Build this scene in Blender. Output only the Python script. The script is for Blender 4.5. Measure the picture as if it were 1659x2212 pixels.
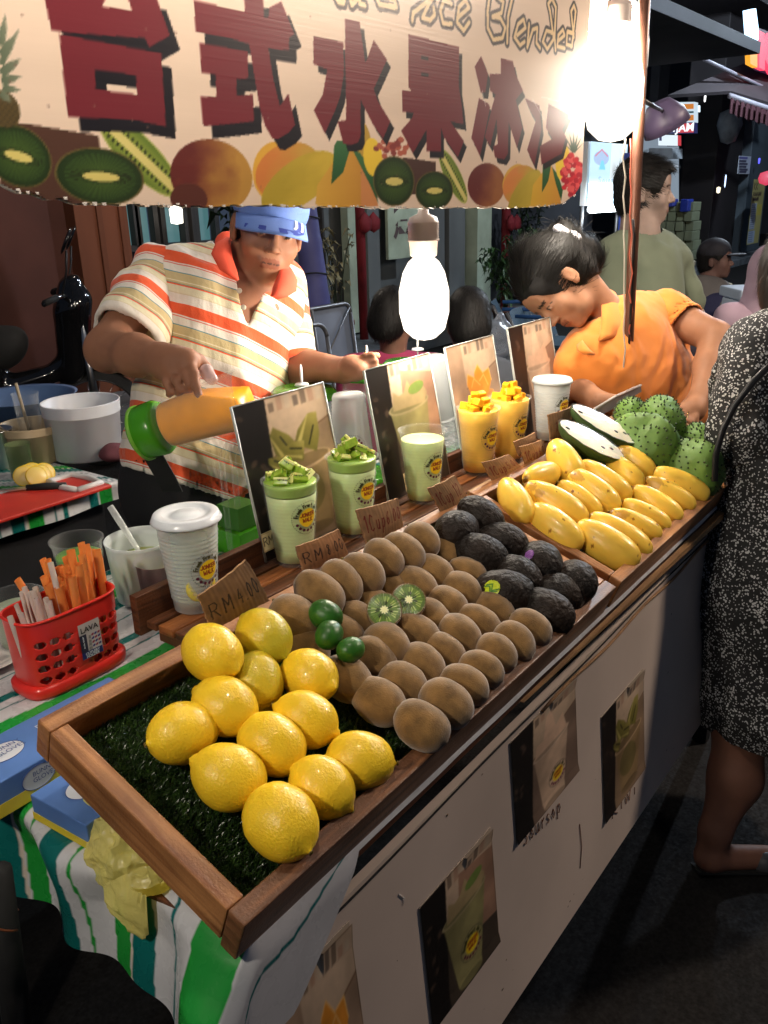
import bpy, bmesh, math, random
import numpy as np
from mathutils import Vector, Matrix, geometry
for o in list(bpy.data.objects): bpy.data.objects.remove(o)
sc = bpy.context.scene
COL = sc.collection
rnd = random.Random(7)
PI = math.pi

# ------------------------------------------------------------------ camera, world, light
FL, PITCH, ROLL, YAW, ZC = 1834.0, .3531, -.029, .6498, 1.55
cF = np.array([math.cos(YAW)*math.cos(PITCH), math.sin(YAW)*math.cos(PITCH), -math.sin(PITCH)])
cR = np.array([math.sin(YAW), -math.cos(YAW), 0.]); cU = np.cross(cR, cF)
_c, _s = math.cos(ROLL), math.sin(ROLL)
cR, cU = _c*cR+_s*cU, -_s*cR+_c*cU
CAM = np.array([0, 0, ZC])
cam = bpy.data.cameras.new('camera'); camo = bpy.data.objects.new('camera', cam); COL.objects.link(camo)
camo.matrix_world = Matrix(((cR[0], cU[0], -cF[0], 0), (cR[1], cU[1], -cF[1], 0), (cR[2], cU[2], -cF[2], ZC), (0, 0, 0, 1)))
cam.sensor_fit = 'VERTICAL'; cam.sensor_height = 24; cam.lens = FL/2212*24
cam.clip_start = .05; cam.clip_end = 500
sc.camera = camo
world = bpy.data.worlds.new('World'); sc.world = world; world.use_nodes = True
bg = world.node_tree.nodes['Background']; bg.inputs[0].default_value = (.20, .27, .42, 1); bg.inputs[1].default_value = .16
sc.view_settings.view_transform = 'Standard'; sc.view_settings.look = 'None'
sc.view_settings.exposure = 0.15; sc.view_settings.gamma = 1
sc.render.engine = 'CYCLES'
sc.cycles.max_bounces = 7; sc.cycles.diffuse_bounces = 3; sc.cycles.glossy_bounces = 3
sc.cycles.transmission_bounces = 6; sc.cycles.transparent_max_bounces = 10
sc.cycles.sample_clamp_indirect = 4; sc.cycles.sample_clamp_direct = 0
sc.cycles.caustics_reflective = False; sc.cycles.caustics_refractive = False
sc.cycles.use_denoising = True

# ------------------------------------------------------------------ sight lines (pixel of the 1659x2212 photo -> point on a real plane)
def ray(x, y): return cF+cR*(x-829.5)/FL+cU*(1106-y)/FL
def onz(x, y, z): d = ray(x, y); return CAM+d*((z-ZC)/d[2])
def ony(x, y, Y): d = ray(x, y); return CAM+d*(Y/d[1])
def dep(x, y, D): return CAM+ray(x, y)*D
TILT = .3414
TB = np.array([.3933, .4728, .929]); TX = np.array([1., 0, 0])
TV = np.array([0, math.cos(TILT), math.sin(TILT)]); TN = np.array([0, -math.sin(TILT), math.cos(TILT)])
def tray(x, y, h=0.):
    d = ray(x, y); o = TB+TN*h; return CAM+d*(((o-CAM)@TN)/(d@TN))
def tloc(p): q = np.asarray(p)-TB; return np.array([q@TX, q@TV, q@TN])
def twor(p): return TB+TX*p[0]+TV*p[1]+TN*p[2]
def onl(x, y, y0, z0, s):
    n = np.array([0, 1, -s]); d = ray(x, y); return CAM+d*(((np.array([0, y0, z0])-CAM)@n)/(d@n))
def lin(c):
    c = np.asarray(c, float)/255.
    return np.where(c <= .04045, c/12.92, ((c+.055)/1.055)**2.4)

# ------------------------------------------------------------------ materials
MATS = {}
class NT:
    def __init__(s, m): s.t = m.node_tree; s.n = s.t.nodes; s.l = s.t.links
    def new(s, k, **kw):
        n = s.n.new(k)
        for a, b in kw.items(): setattr(n, a, b)
        return n
    def link(s, a, b): s.l.new(a, b)
def M(name, col=(.5, .5, .5), rough=.5, metal=0., bump=0., bscale=60., var=0., vscale=6., trans=0., ior=1.45, sss=0.,
      emit=None, estr=0., coat=0., attr=None, alpha=1., col2=None, sheen=0., spec=.5, rvar=0., coord='Object', detail=4., stretch=None, ridge=False, bdist=.0012):
    if name in MATS: return MATS[name]
    m = bpy.data.materials.new(name); m.use_nodes = True; MATS[name] = m
    g = NT(m); b = g.n['Principled BSDF']
    I = b.inputs
    I['Roughness'].default_value = rough; I['Metallic'].default_value = metal; I['IOR'].default_value = ior
    I['Transmission Weight'].default_value = trans; I['Alpha'].default_value = alpha; I['Coat Weight'].default_value = coat
    I['Specular IOR Level'].default_value = spec; I['Sheen Weight'].default_value = sheen
    if sss: I['Subsurface Weight'].default_value = sss; I['Subsurface Radius'].default_value = (1, .5, .25); I['Subsurface Scale'].default_value = .006
    I['Base Color'].default_value = (*col, 1)
    vec = None
    if var or bump or rvar or col2 is not None:
        tc = g.new('ShaderNodeTexCoord'); mp = g.new('ShaderNodeMapping'); g.link(tc.outputs[coord], mp.inputs[0]); vec = mp.outputs[0]
        if stretch: mp.inputs['Scale'].default_value = stretch
        oi = g.new('ShaderNodeObjectInfo'); ad = g.new('ShaderNodeVectorMath', operation='MULTIPLY'); ad.inputs[0].default_value = (9, 7, 5)
        g.link(oi.outputs['Random'], ad.inputs[1]); g.link(ad.outputs[0], mp.inputs['Location'])
    if attr:
        at = g.new('ShaderNodeAttribute', attribute_name=attr); base = at.outputs['Color']; g.link(base, I['Base Color'])
    else: base = None
    if var or col2 is not None:
        nz = g.new('ShaderNodeTexNoise'); nz.inputs['Scale'].default_value = vscale; nz.inputs['Detail'].default_value = detail
        g.link(vec, nz.inputs['Vector'])
        rp = g.new('ShaderNodeMapRange'); rp.inputs[1].default_value = .32; rp.inputs[2].default_value = .68
        g.link(nz.outputs[0], rp.inputs[0])
        mx = g.new('ShaderNodeMix', data_type='RGBA')
        g.link(rp.outputs[0], mx.inputs[0])
        if col2 is not None:
            mx.inputs[6].default_value = (*col, 1); mx.inputs[7].default_value = (*col2, 1)
            g.link(mx.outputs[2], I['Base Color'])
        else:
            rp.inputs[3].default_value = 1-var; rp.inputs[4].default_value = 1+var*.6
            mm = g.new('ShaderNodeVectorMath', operation='SCALE'); g.link(rp.outputs[0], mm.inputs['Scale'])
            if base: g.link(base, mm.inputs[0])
            else: mm.inputs[0].default_value = col
            g.link(mm.outputs[0], I['Base Color'])
    if rvar:
        n2 = g.new('ShaderNodeTexNoise'); n2.inputs['Scale'].default_value = vscale*3; g.link(vec, n2.inputs['Vector'])
        r2 = g.new('ShaderNodeMapRange'); r2.inputs[1].default_value = .3; r2.inputs[2].default_value = .7
        r2.inputs[3].default_value = max(0, rough-rvar); r2.inputs[4].default_value = min(1, rough+rvar)
        g.link(n2.outputs[0], r2.inputs[0]); g.link(r2.outputs[0], I['Roughness'])
    if bump:
        if ridge:
            nb = g.new('ShaderNodeTexVoronoi', feature='DISTANCE_TO_EDGE'); nb.inputs['Scale'].default_value = bscale; out = nb.outputs['Distance']
        else:
            nb = g.new('ShaderNodeTexNoise'); nb.inputs['Scale'].default_value = bscale; nb.inputs['Detail'].default_value = 3; out = nb.outputs[0]
        g.link(vec, nb.inputs['Vector'])
        bp = g.new('ShaderNodeBump'); bp.inputs['Strength'].default_value = min(1, bump); bp.inputs['Distance'].default_value = bdist
        g.link(out, bp.inputs['Height']); g.link(bp.outputs[0], I['Normal'])
    if emit is not None: I['Emission Color'].default_value = (*emit, 1); I['Emission Strength'].default_value = estr
    return m
def Mglow(name, col, s):
    if name in MATS: return MATS[name]
    m = bpy.data.materials.new(name); m.use_nodes = True; MATS[name] = m
    b = m.node_tree.nodes['Principled BSDF']; b.inputs['Base Color'].default_value = (.10, .10, .10, 1)
    b.inputs['Emission Color'].default_value = (*col, 1); b.inputs['Emission Strength'].default_value = s
    return m
def Mbulb(name, col, s):      # globe with a soft glow put in: emission fades to clear at the rim
    if name in MATS: return MATS[name]
    m = bpy.data.materials.new(name); m.use_nodes = True; MATS[name] = m; g = NT(m); em = g.new('ShaderNodeEmission'); em.inputs[0].default_value = (*col, 1); em.inputs[1].default_value = s
    lw = g.new('ShaderNodeLayerWeight'); lw.inputs[0].default_value = .5; pw = g.new('ShaderNodeMath', operation='POWER'); pw.inputs[1].default_value = 3.2; iv = g.new('ShaderNodeMath', operation='SUBTRACT'); iv.inputs[0].default_value = 1; g.link(lw.outputs['Facing'], iv.inputs[1]); g.link(iv.outputs[0], pw.inputs[0])
    tr = g.new('ShaderNodeBsdfTransparent'); mx = g.new('ShaderNodeMixShader'); g.link(pw.outputs[0], mx.inputs[0]); g.link(tr.outputs[0], mx.inputs[1]); g.link(em.outputs[0], mx.inputs[2]); g.link(mx.outputs[0], g.n['Material Output'].inputs[0])
    return m
def Mclear(name, haze=.12, col=(.9, .93, .93), rough=.08, edge=.55, bump=0., bscale=50, tint=(1, 1, 1)):
    if name in MATS: return MATS[name]
    m = bpy.data.materials.new(name); m.use_nodes = True; MATS[name] = m; g = NT(m); b = g.n['Principled BSDF']; b.inputs['Base Color'].default_value = (*col, 1); b.inputs['Roughness'].default_value = rough
    tr = g.new('ShaderNodeBsdfTransparent'); tr.inputs[0].default_value = (*tint, 1); lw = g.new('ShaderNodeLayerWeight'); lw.inputs[0].default_value = .28
    mr = g.new('ShaderNodeMapRange'); mr.inputs[3].default_value = haze; mr.inputs[4].default_value = min(1, haze+edge); g.link(lw.outputs['Facing'], mr.inputs[0]); mx = g.new('ShaderNodeMixShader'); g.link(mr.outputs[0], mx.inputs[0]); g.link(tr.outputs[0], mx.inputs[1]); g.link(b.outputs[0], mx.inputs[2]); g.link(mx.outputs[0], g.n['Material Output'].inputs[0])
    if bump:
        tc = g.new('ShaderNodeTexCoord'); nz = g.new('ShaderNodeTexNoise'); nz.inputs['Scale'].default_value = bscale; g.link(tc.outputs['Object'], nz.inputs[0]); bp = g.new('ShaderNodeBump'); bp.inputs['Strength'].default_value = bump; bp.inputs['Distance'].default_value = .004; g.link(nz.outputs[0], bp.inputs['Height'])
        g.link(bp.outputs[0], b.inputs['Normal'])
    return m
def Mwood(name, c1, c2, rough=.4, scale=1.):
    m = bpy.data.materials.new(name); m.use_nodes = True; MATS[name] = m; g = NT(m); b = g.n['Principled BSDF']
    tc = g.new('ShaderNodeTexCoord'); mp = g.new('ShaderNodeMapping'); g.link(tc.outputs['UV'], mp.inputs[0])
    mp.inputs['Scale'].default_value = (3*scale, 55*scale, 55*scale)
    nz = g.new('ShaderNodeTexNoise'); nz.inputs['Scale'].default_value = 2; nz.inputs['Detail'].default_value = 6; nz.inputs['Distortion'].default_value = .6
    g.link(mp.outputs[0], nz.inputs['Vector'])
    rp = g.new('ShaderNodeValToRGB'); rp.color_ramp.elements[0].position = .3; rp.color_ramp.elements[1].position = .72
    rp.color_ramp.elements[0].color = (*c2, 1); rp.color_ramp.elements[1].color = (*c1, 1); g.link(nz.outputs[0], rp.inputs[0])
    n2 = g.new('ShaderNodeTexNoise'); n2.inputs['Scale'].default_value = 9; n2.inputs['Detail'].default_value = 5; g.link(tc.outputs['Object'], n2.inputs['Vector'])
    r2 = g.new('ShaderNodeMapRange'); r2.inputs[1].default_value = .35; r2.inputs[2].default_value = .7; r2.inputs[3].default_value = 1.05; r2.inputs[4].default_value = .55
    g.link(n2.outputs[0], r2.inputs[0])
    sm = g.new('ShaderNodeVectorMath', operation='SCALE'); g.link(rp.outputs[0], sm.inputs[0]); g.link(r2.outputs[0], sm.inputs['Scale'])
    g.link(sm.outputs[0], b.inputs['Base Color'])
    r3 = g.new('ShaderNodeMapRange'); r3.inputs[3].default_value = rough-.12; r3.inputs[4].default_value = rough+.2; g.link(n2.outputs[0], r3.inputs[0]); g.link(r3.outputs[0], b.inputs['Roughness'])
    n4 = g.new('ShaderNodeTexNoise'); n4.inputs['Scale'].default_value = 260; g.link(tc.outputs['Object'], n4.inputs['Vector'])
    ad = g.new('ShaderNodeMath', operation='MULTIPLY_ADD'); g.link(n4.outputs[0], ad.inputs[0]); ad.inputs[1].default_value = .8; g.link(nz.outputs[0], ad.inputs[2])
    bp = g.new('ShaderNodeBump'); bp.inputs['Strength'].default_value = .5; bp.inputs['Distance'].default_value = .0016; g.link(ad.outputs[0], bp.inputs['Height']); g.link(bp.outputs[0], b.inputs['Normal'])
    return m

# ------------------------------------------------------------------ objects
def tag(o, label=None, cat=None, group=None, kind=None):
    if label: o['label'] = label
    if cat: o['category'] = cat
    if group: o['group'] = group
    if kind: o['kind'] = kind
    return o
def thing(name, label, cat, loc=(0, 0, 0), rot=None, group=None):
    o = bpy.data.objects.new(name, None); COL.objects.link(o); o.empty_display_size = .05
    m = Matrix(rot).to_4x4() if rot is not None else Matrix.Identity(4)
    m.translation = Vector([float(v) for v in loc]); o.matrix_world = m
    return tag(o, label, cat, group)
def wmx(o): return wmx(o.parent)@o.matrix_basis if o.parent else o.matrix_basis.copy()
def mesh(name, V, F, mat=None, parent=None, smooth=True, col=None, kind=None, label=None, cat=None, group=None, world=False, uv=None, mats=None, mi=None, attrs=None):
    V = np.asarray(V, float).reshape(-1, 3)
    off = None
    if parent is not None and world:
        im = np.array(wmx(parent).inverted()); V = V@im[:3, :3].T+im[:3, 3]
    if parent is None and not world_keep[0] and len(V):
        off = np.array([(V[:, 0].min()+V[:, 0].max())/2, (V[:, 1].min()+V[:, 1].max())/2, V[:, 2].min()]); V = V-off
    me = bpy.data.meshes.new(name)
    if isinstance(F, np.ndarray):
        n, k = F.shape
        me.vertices.add(len(V)); me.vertices.foreach_set('co', V.astype(np.float32).ravel())
        me.loops.add(n*k); me.loops.foreach_set('vertex_index', F.astype(np.int32).ravel())
        me.polygons.add(n); me.polygons.foreach_set('loop_start', np.arange(0, n*k, k, dtype=np.int32))
        me.update(calc_edges=True)
    else:
        me.from_pydata(V.tolist(), [], [tuple(int(i) for i in f) for f in F]); me.update()
    if smooth: me.polygons.foreach_set('use_smooth', np.ones(len(me.polygons), bool))
    if col is not None:
        a = me.color_attributes.new('Col', 'FLOAT_COLOR', 'POINT'); c = np.ones((len(V), 4), np.float32); c[:, :col.shape[1]] = col
        a.data.foreach_set('color', c.ravel())
    if attrs:
        for k, v in attrs.items():
            a = me.attributes.new(k, 'FLOAT', 'POINT'); a.data.foreach_set('value', np.asarray(v, np.float32))
    if uv is not None:
        u = me.uv_layers.new(name='UVMap'); u.data.foreach_set('uv', np.asarray(uv, np.float32).ravel())
    for mm in (mats or ([mat] if mat else [])): me.materials.append(mm)
    if mi is not None: me.polygons.foreach_set('material_index', np.asarray(mi, np.int32))
    o = bpy.data.objects.new(name, me); COL.objects.link(o)
    if parent is not None: o.parent = parent
    elif off is not None: o.location = Vector([float(v) for v in off])
    return tag(o, label, cat, group, kind)
world_keep = [False]
def dup(root, mat4, label=None, group=None):
    r = root.copy(); COL.objects.link(r); r.matrix_world = mat4
    if label: r['label'] = label
    if group: r['group'] = group
    for ch in list(root.children):
        c = ch.copy(); COL.objects.link(c); c.parent = r
        for gch in ch.children:
            d = gch.copy(); COL.objects.link(d); d.parent = c
    return r
def m4(R, loc):
    m = Matrix([[float(x) for x in r] for r in R]).to_4x4(); m.translation = Vector([float(v) for v in loc]); return m
def frame(f, u):   # columns: x right, y forward, z up
    f = np.asarray(f, float); f = f/np.linalg.norm(f); u = np.asarray(u, float); u = u-f*(u@f); u = u/np.linalg.norm(u)
    return np.stack([np.cross(f, u), f, u], 1)

class MB:
    def __init__(s): s.V = []; s.F = []; s.U = []
    def add(s, V, F):
        n = len(s.V); s.V += [tuple(map(float, v)) for v in V]; s.F += [tuple(i+n for i in f) for f in F]; return s
    def box(s, lo, hi, R=None, o=None):
        x0, y0, z0 = lo; x1, y1, z1 = hi
        V = np.array([(x0, y0, z0), (x1, y0, z0), (x1, y1, z0), (x0, y1, z0), (x0, y0, z1), (x1, y0, z1), (x1, y1, z1), (x0, y1, z1)], float)
        if R is not None: V = V@np.asarray(R).T
        if o is not None: V = V+np.asarray(o)
        return s.add(V, [(0, 3, 2, 1), (4, 5, 6, 7), (0, 1, 5, 4), (1, 2, 6, 5), (2, 3, 7, 6), (3, 0, 4, 7)])
    def hexa(s, P): return s.add(P, [(0, 3, 2, 1), (4, 5, 6, 7), (0, 1, 5, 4), (1, 2, 6, 5), (2, 3, 7, 6), (3, 0, 4, 7)])
    def lathe(s, prof, n=24, sx=1., sy=1., o=(0, 0, 0), R=None, cap=True):
        V = []; F = []
        for r, z in prof:
            for k in range(n):
                a = 2*PI*k/n; V.append((r*math.cos(a)*sx, r*math.sin(a)*sy, z))
        for i in range(len(prof)-1):
            for k in range(n):
                a = i*n+k; b = i*n+(k+1) % n; F.append((a, b, b+n, a+n))
        if cap:
            if prof[0][0] > 1e-6: F.append(tuple(range(n))[::-1])
            if prof[-1][0] > 1e-6: F.append(tuple(range((len(prof)-1)*n, len(prof)*n)))
        V = np.array(V)
        if R is not None: V = V@np.asarray(R).T
        return s.add(V+np.asarray(o), F)
    def tube(s, pts, r, n=8, cap=True):
        pts = [np.asarray(p, float) for p in pts]; m = len(pts); V = []; F = []
        rr = r if hasattr(r, '__len__') else [r]*m; a = None
        for i, p in enumerate(pts):
            t = pts[min(i+1, m-1)]-pts[max(i-1, 0)]; t = t/(np.linalg.norm(t)+1e-12)
            if a is None: a = np.cross(t, (0, 0, 1.) if abs(t[2]) < .9 else (1., 0, 0))
            a = a-t*(a@t); a = a/np.linalg.norm(a); b = np.cross(t, a)
            for k in range(n): th = 2*PI*k/n; V.append(p+(a*math.cos(th)+b*math.sin(th))*rr[i])
        for i in range(m-1):
            for k in range(n): F.append((i*n+k, i*n+(k+1) % n, (i+1)*n+(k+1) % n, (i+1)*n+k))
        if cap: F.append(tuple(range(n))[::-1]); F.append(tuple(range((m-1)*n, m*n)))
        return s.add(V, F)
    def build(s, name, mat, parent=None, **kw): return mesh(name, s.V, s.F, mat, parent, **kw)
def bevel(o, w=.002, seg=2):
    b = bmesh.new(); b.from_mesh(o.data); bmesh.ops.recalc_face_normals(b, faces=b.faces)
    bmesh.ops.bevel(b, geom=list(b.edges), offset=w, segments=seg, affect='EDGES', profile=.5); b.to_mesh(o.data); b.free()
    o.data.polygons.foreach_set('use_smooth', np.zeros(len(o.data.polygons), bool)); return o
def uvbox(o, ax=0):
    me = o.data; uv = me.uv_layers.new(name='UVMap') if not me.uv_layers else me.uv_layers[0]
    off = rnd.random()*7
    for p in me.polygons:
        n = p.normal; k = max(range(3), key=lambda i: abs(n[i]))
        for li in p.loop_indices:
            c = me.vertices[me.loops[li].vertex_index].co
            others = [i for i in range(3) if i != ax]
            v = c[others[0]] if k == others[1] else c[others[1]] if k == others[0] else c[others[0]]
            uv.data[li].uv = (c[ax]+off, v+off*1.7+k*.3) if k != ax else (c[others[0]]*6+off, c[others[1]])
    return o
def board(name, lo, hi, mat, parent=None, bev=.0015, ax=None, **kw):
    o = MB().box(lo, hi).build(name, mat, parent, smooth=False, **kw)
    d = [hi[i]-lo[i] for i in range(3)]
    if bev: bevel(o, bev, 2)
    return uvbox(o, ax if ax is not None else d.index(max(d)))

# value noise
_rs = np.random.RandomState(3)
_NT = _rs.rand(64, 64, 64).astype(np.float32)
def vnoise(P):
    P = np.asarray(P, np.float32); i = np.floor(P).astype(int); f = P-i; f = f*f*(3-2*f); i0 = i & 63; i1 = (i+1) & 63
    def g(a, b, c): return _NT[a[..., 0], b[..., 1], c[..., 2]]
    x, y, z = f[..., 0], f[..., 1], f[..., 2]
    return ((g(i0, i0, i0)*(1-x)+g(i1, i0, i0)*x)*(1-y)+(g(i0, i1, i0)*(1-x)+g(i1, i1, i0)*x)*y)*(1-z)+((g(i0, i0, i1)*(1-x)+g(i1, i0, i1)*x)*(1-y)+(g(i0, i1, i1)*(1-x)+g(i1, i1, i1)*x)*y)*z
def fbm(P, o=4):
    s = 0; a = .5; P = np.asarray(P, np.float32)
    for k in range(o): s = s+a*vnoise(P*(2**k)+k*11.3); a *= .5
    return s

# ------------------------------------------------------------------ signed-distance bodies (one continuous surface)
def cap(a, b, ra, rb=None, k=.015): return ('c', np.asarray(a, float), np.asarray(b, float), ra, ra if rb is None else rb, k)
def ell(c, r, R=None, k=.015): return ('e', np.asarray(c, float), np.asarray(r, float), np.eye(3) if R is None else np.asarray(R), k)
def sub(p): return ('s', p)
def sd1(p, P):
    if p[0] == 'c':
        _, a, b, ra, rb, k = p; d = b-a; L = d@d+1e-12; q = P-a; t = np.clip((q@d)/L, 0, 1)
        return np.sqrt(((q-t[:, None]*d)**2).sum(1))-(ra+(rb-ra)*t)
    if p[0] == 'e':
        _, c, r, R, k = p; q = (P-c)@R; k0 = np.sqrt(((q/r)**2).sum(1)); k1 = np.sqrt(((q/r**2)**2).sum(1))+1e-9
        return k0*(k0-1)/k1
    if p[0] == 'p': return (P-p[1])@p[2]      # half space: inside where negative
def sdf(prims, P):
    d = None
    for p in prims:
        if p[0] == 's':
            q = -sd1(p[1], P); k = p[1][-1] if p[1][0] != 'p' else .004
            h = np.clip(.5+.5*(q-d)/k, 0, 1)
            d = d*(1-h)+q*h+k*h*(1-h)
        else:
            q = sd1(p, P); k = p[-1]
            if d is None: d = q
            else: h = np.clip(.5+.5*(d-q)/k, 0, 1); d = d*(1-h)+q*h-k*h*(1-h)
    return d
def bounds(prims, pad):
    lo = np.full(3, 9e9); hi = -lo
    for p in prims:
        if p[0] == 'c':
            for q, r in ((p[1], p[3]), (p[2], p[4])): lo = np.minimum(lo, q-r); hi = np.maximum(hi, q+r)
        elif p[0] == 'e': r = p[2].max(); lo = np.minimum(lo, p[1]-r); hi = np.maximum(hi, p[1]+r)
    return lo-pad, hi+pad
def surf(prims, h, disp=None, smooth_it=1, post=None):
    lo, hi = bounds(prims, 4*h); B = 8
    nb = np.ceil((hi-lo)/(h*B)).astype(int)+1
    ii = np.stack(np.meshgrid(*[np.arange(n) for n in nb], indexing='ij'), -1).reshape(-1, 3)
    cen = lo+(ii+.5)*h*B
    D = np.concatenate([sdf(prims, cen[i:i+20000]) for i in range(0, len(cen), 20000)])
    act = ii[np.abs(D) < h*B*1.25+.02]
    N = nb*B+1
    G = np.ones(N, np.float32)*1.0
    # sign fill for inactive inside blocks is not needed: block borders next to the surface are always active
    off = np.stack(np.meshgrid(*[np.arange(B+1)]*3, indexing='ij'), -1).reshape(-1, 3)
    inside = ii[D < -(h*B*1.25+.02)+0]
    for b in inside: G[b[0]*B:b[0]*B+B+1, b[1]*B:b[1]*B+B+1, b[2]*B:b[2]*B+B+1] = -1
    for s in range(0, len(act), 150):
        idx = (act[s:s+150, None, :]*B+off[None]).reshape(-1, 3); P = lo+idx*h
        d = sdf(prims, P)
        if disp is not None: d = d+disp(P)
        if post is not None: d = post(P, d)
        G[idx[:, 0], idx[:, 1], idx[:, 2]] = d
    sg = G < 0
    # cells with a crossing
    c = [sg[a:N[0]-1+a, b:N[1]-1+b, e:N[2]-1+e] for a in (0, 1) for b in (0, 1) for e in (0, 1)]
    al = np.logical_and.reduce(c); an = np.logical_or.reduce(c); cells = np.argwhere(an & ~al)
    vid = -np.ones(np.array(N)-1, np.int64); vid[cells[:, 0], cells[:, 1], cells[:, 2]] = np.arange(len(cells))
    acc = np.zeros((len(cells), 3)); cnt = np.zeros(len(cells))
    cor = [(a, b, e) for a in (0, 1) for b in (0, 1) for e in (0, 1)]
    for i, p in enumerate(cor):
        for j in range(i+1, 8):
            q = cor[j]
            if sum(abs(p[t]-q[t]) for t in range(3)) != 1: continue
            A = G[cells[:, 0]+p[0], cells[:, 1]+p[1], cells[:, 2]+p[2]]; Bv = G[cells[:, 0]+q[0], cells[:, 1]+q[1], cells[:, 2]+q[2]]
            m = (A < 0) != (Bv < 0); t = A/(A-Bv+1e-12)
            pt = np.array(p)+t[:, None]*(np.array(q)-np.array(p)); acc[m] += pt[m]; cnt[m] += 1
    V = lo+(cells+acc/np.maximum(cnt, 1)[:, None])*h
    F = []
    for ax in range(3):
        o1, o2 = [(1, 2), (2, 0), (0, 1)][ax]
        s0 = [slice(0, n) for n in N]; s1 = [slice(0, n) for n in N]; s0[ax] = slice(0, N[ax]-1); s1[ax] = slice(1, N[ax])
        a = sg[tuple(s0)]; b = sg[tuple(s1)]; e = np.argwhere(a != b); fl = a[e[:, 0], e[:, 1], e[:, 2]]
        ok = (e[:, o1] > 0) & (e[:, o2] > 0) & (e[:, o1] < N[o1]-1) & (e[:, o2] < N[o2]-1); e = e[ok]; fl = fl[ok]
        def v(d1, d2):
            q = e.copy(); q[:, o1] += d1; q[:, o2] += d2; return vid[q[:, 0], q[:, 1], q[:, 2]]
        Q = np.stack([v(-1, -1), v(0, -1), v(0, 0), v(-1, 0)], 1); Q[~fl] = Q[~fl][:, ::-1]; F.append(Q)
    F = np.concatenate(F); F = F[(F >= 0).all(1)]
    for _ in range(smooth_it):
        S = np.zeros_like(V); n = np.zeros(len(V))
        for a, b in ((0, 1), (1, 2), (2, 3), (3, 0)):
            np.add.at(S, F[:, a], V[F[:, b]]); np.add.at(n, F[:, a], 1); np.add.at(S, F[:, b], V[F[:, a]]); np.add.at(n, F[:, b], 1)
        V = V*.5+.5*S/np.maximum(n, 1)[:, None]
    return V, F

def hollow(P, d, e, th=.006, depth=.04):      # open-ended cloth: cut at the plane e = 0 and scoop the inside
    return np.maximum(np.maximum(d, -e), np.minimum(depth-e, -(d+th)))
def strands(name, V, F, flow, n, L, mat, parent, r=.0005, lift=.0015, seed=1, up=0., sel=None):
    rs = np.random.RandomState(seed); a, b, c = V[F[:, 0]], V[F[:, 1]], V[F[:, 2]]; N = np.cross(b-a, c-a); A = np.linalg.norm(N, axis=1); N = N/(A[:, None]+1e-12)
    k = rs.choice(len(F), n, p=A/A.sum()); p = a[k]+(b[k]-a[k])*rs.rand(n, 1)+(V[F[k, 3]]-a[k])*rs.rand(n, 1); nn = N[k]
    if sel is not None: m = sel(p); p = p[m]; nn = nn[m]; n = len(p)
    d = flow(p); d = d-nn*(d*nn).sum(1)[:, None]; d = d/(np.linalg.norm(d, axis=1)[:, None]+1e-9)+rs.normal(0, .16, (n, 3)); LL = L*rs.uniform(.5, 1.2, (n, 1)); s = np.cross(d, nn); s /= np.linalg.norm(s, axis=1)[:, None]+1e-9
    P = [p-nn*.001, p+d*LL*.35+nn*lift*rs.uniform(.3, 1.3, (n, 1)), p+d*LL*.7+nn*(lift*.6+up*.3), p+d*LL-nn*(.001-up)]; W = [r, r, r*.9, r*.3]
    VV = np.stack([q+s*w*g for q, w in zip(P, W) for g in (1, -1)], 1).reshape(-1, 3); i = np.arange(n)[:, None]*8; FF = np.concatenate([i+np.array([[0, 1, 3, 2]])+2*j for j in range(3)])
    return mesh(name, VV, FF, mat, parent, world=True, kind='stuff')

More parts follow.
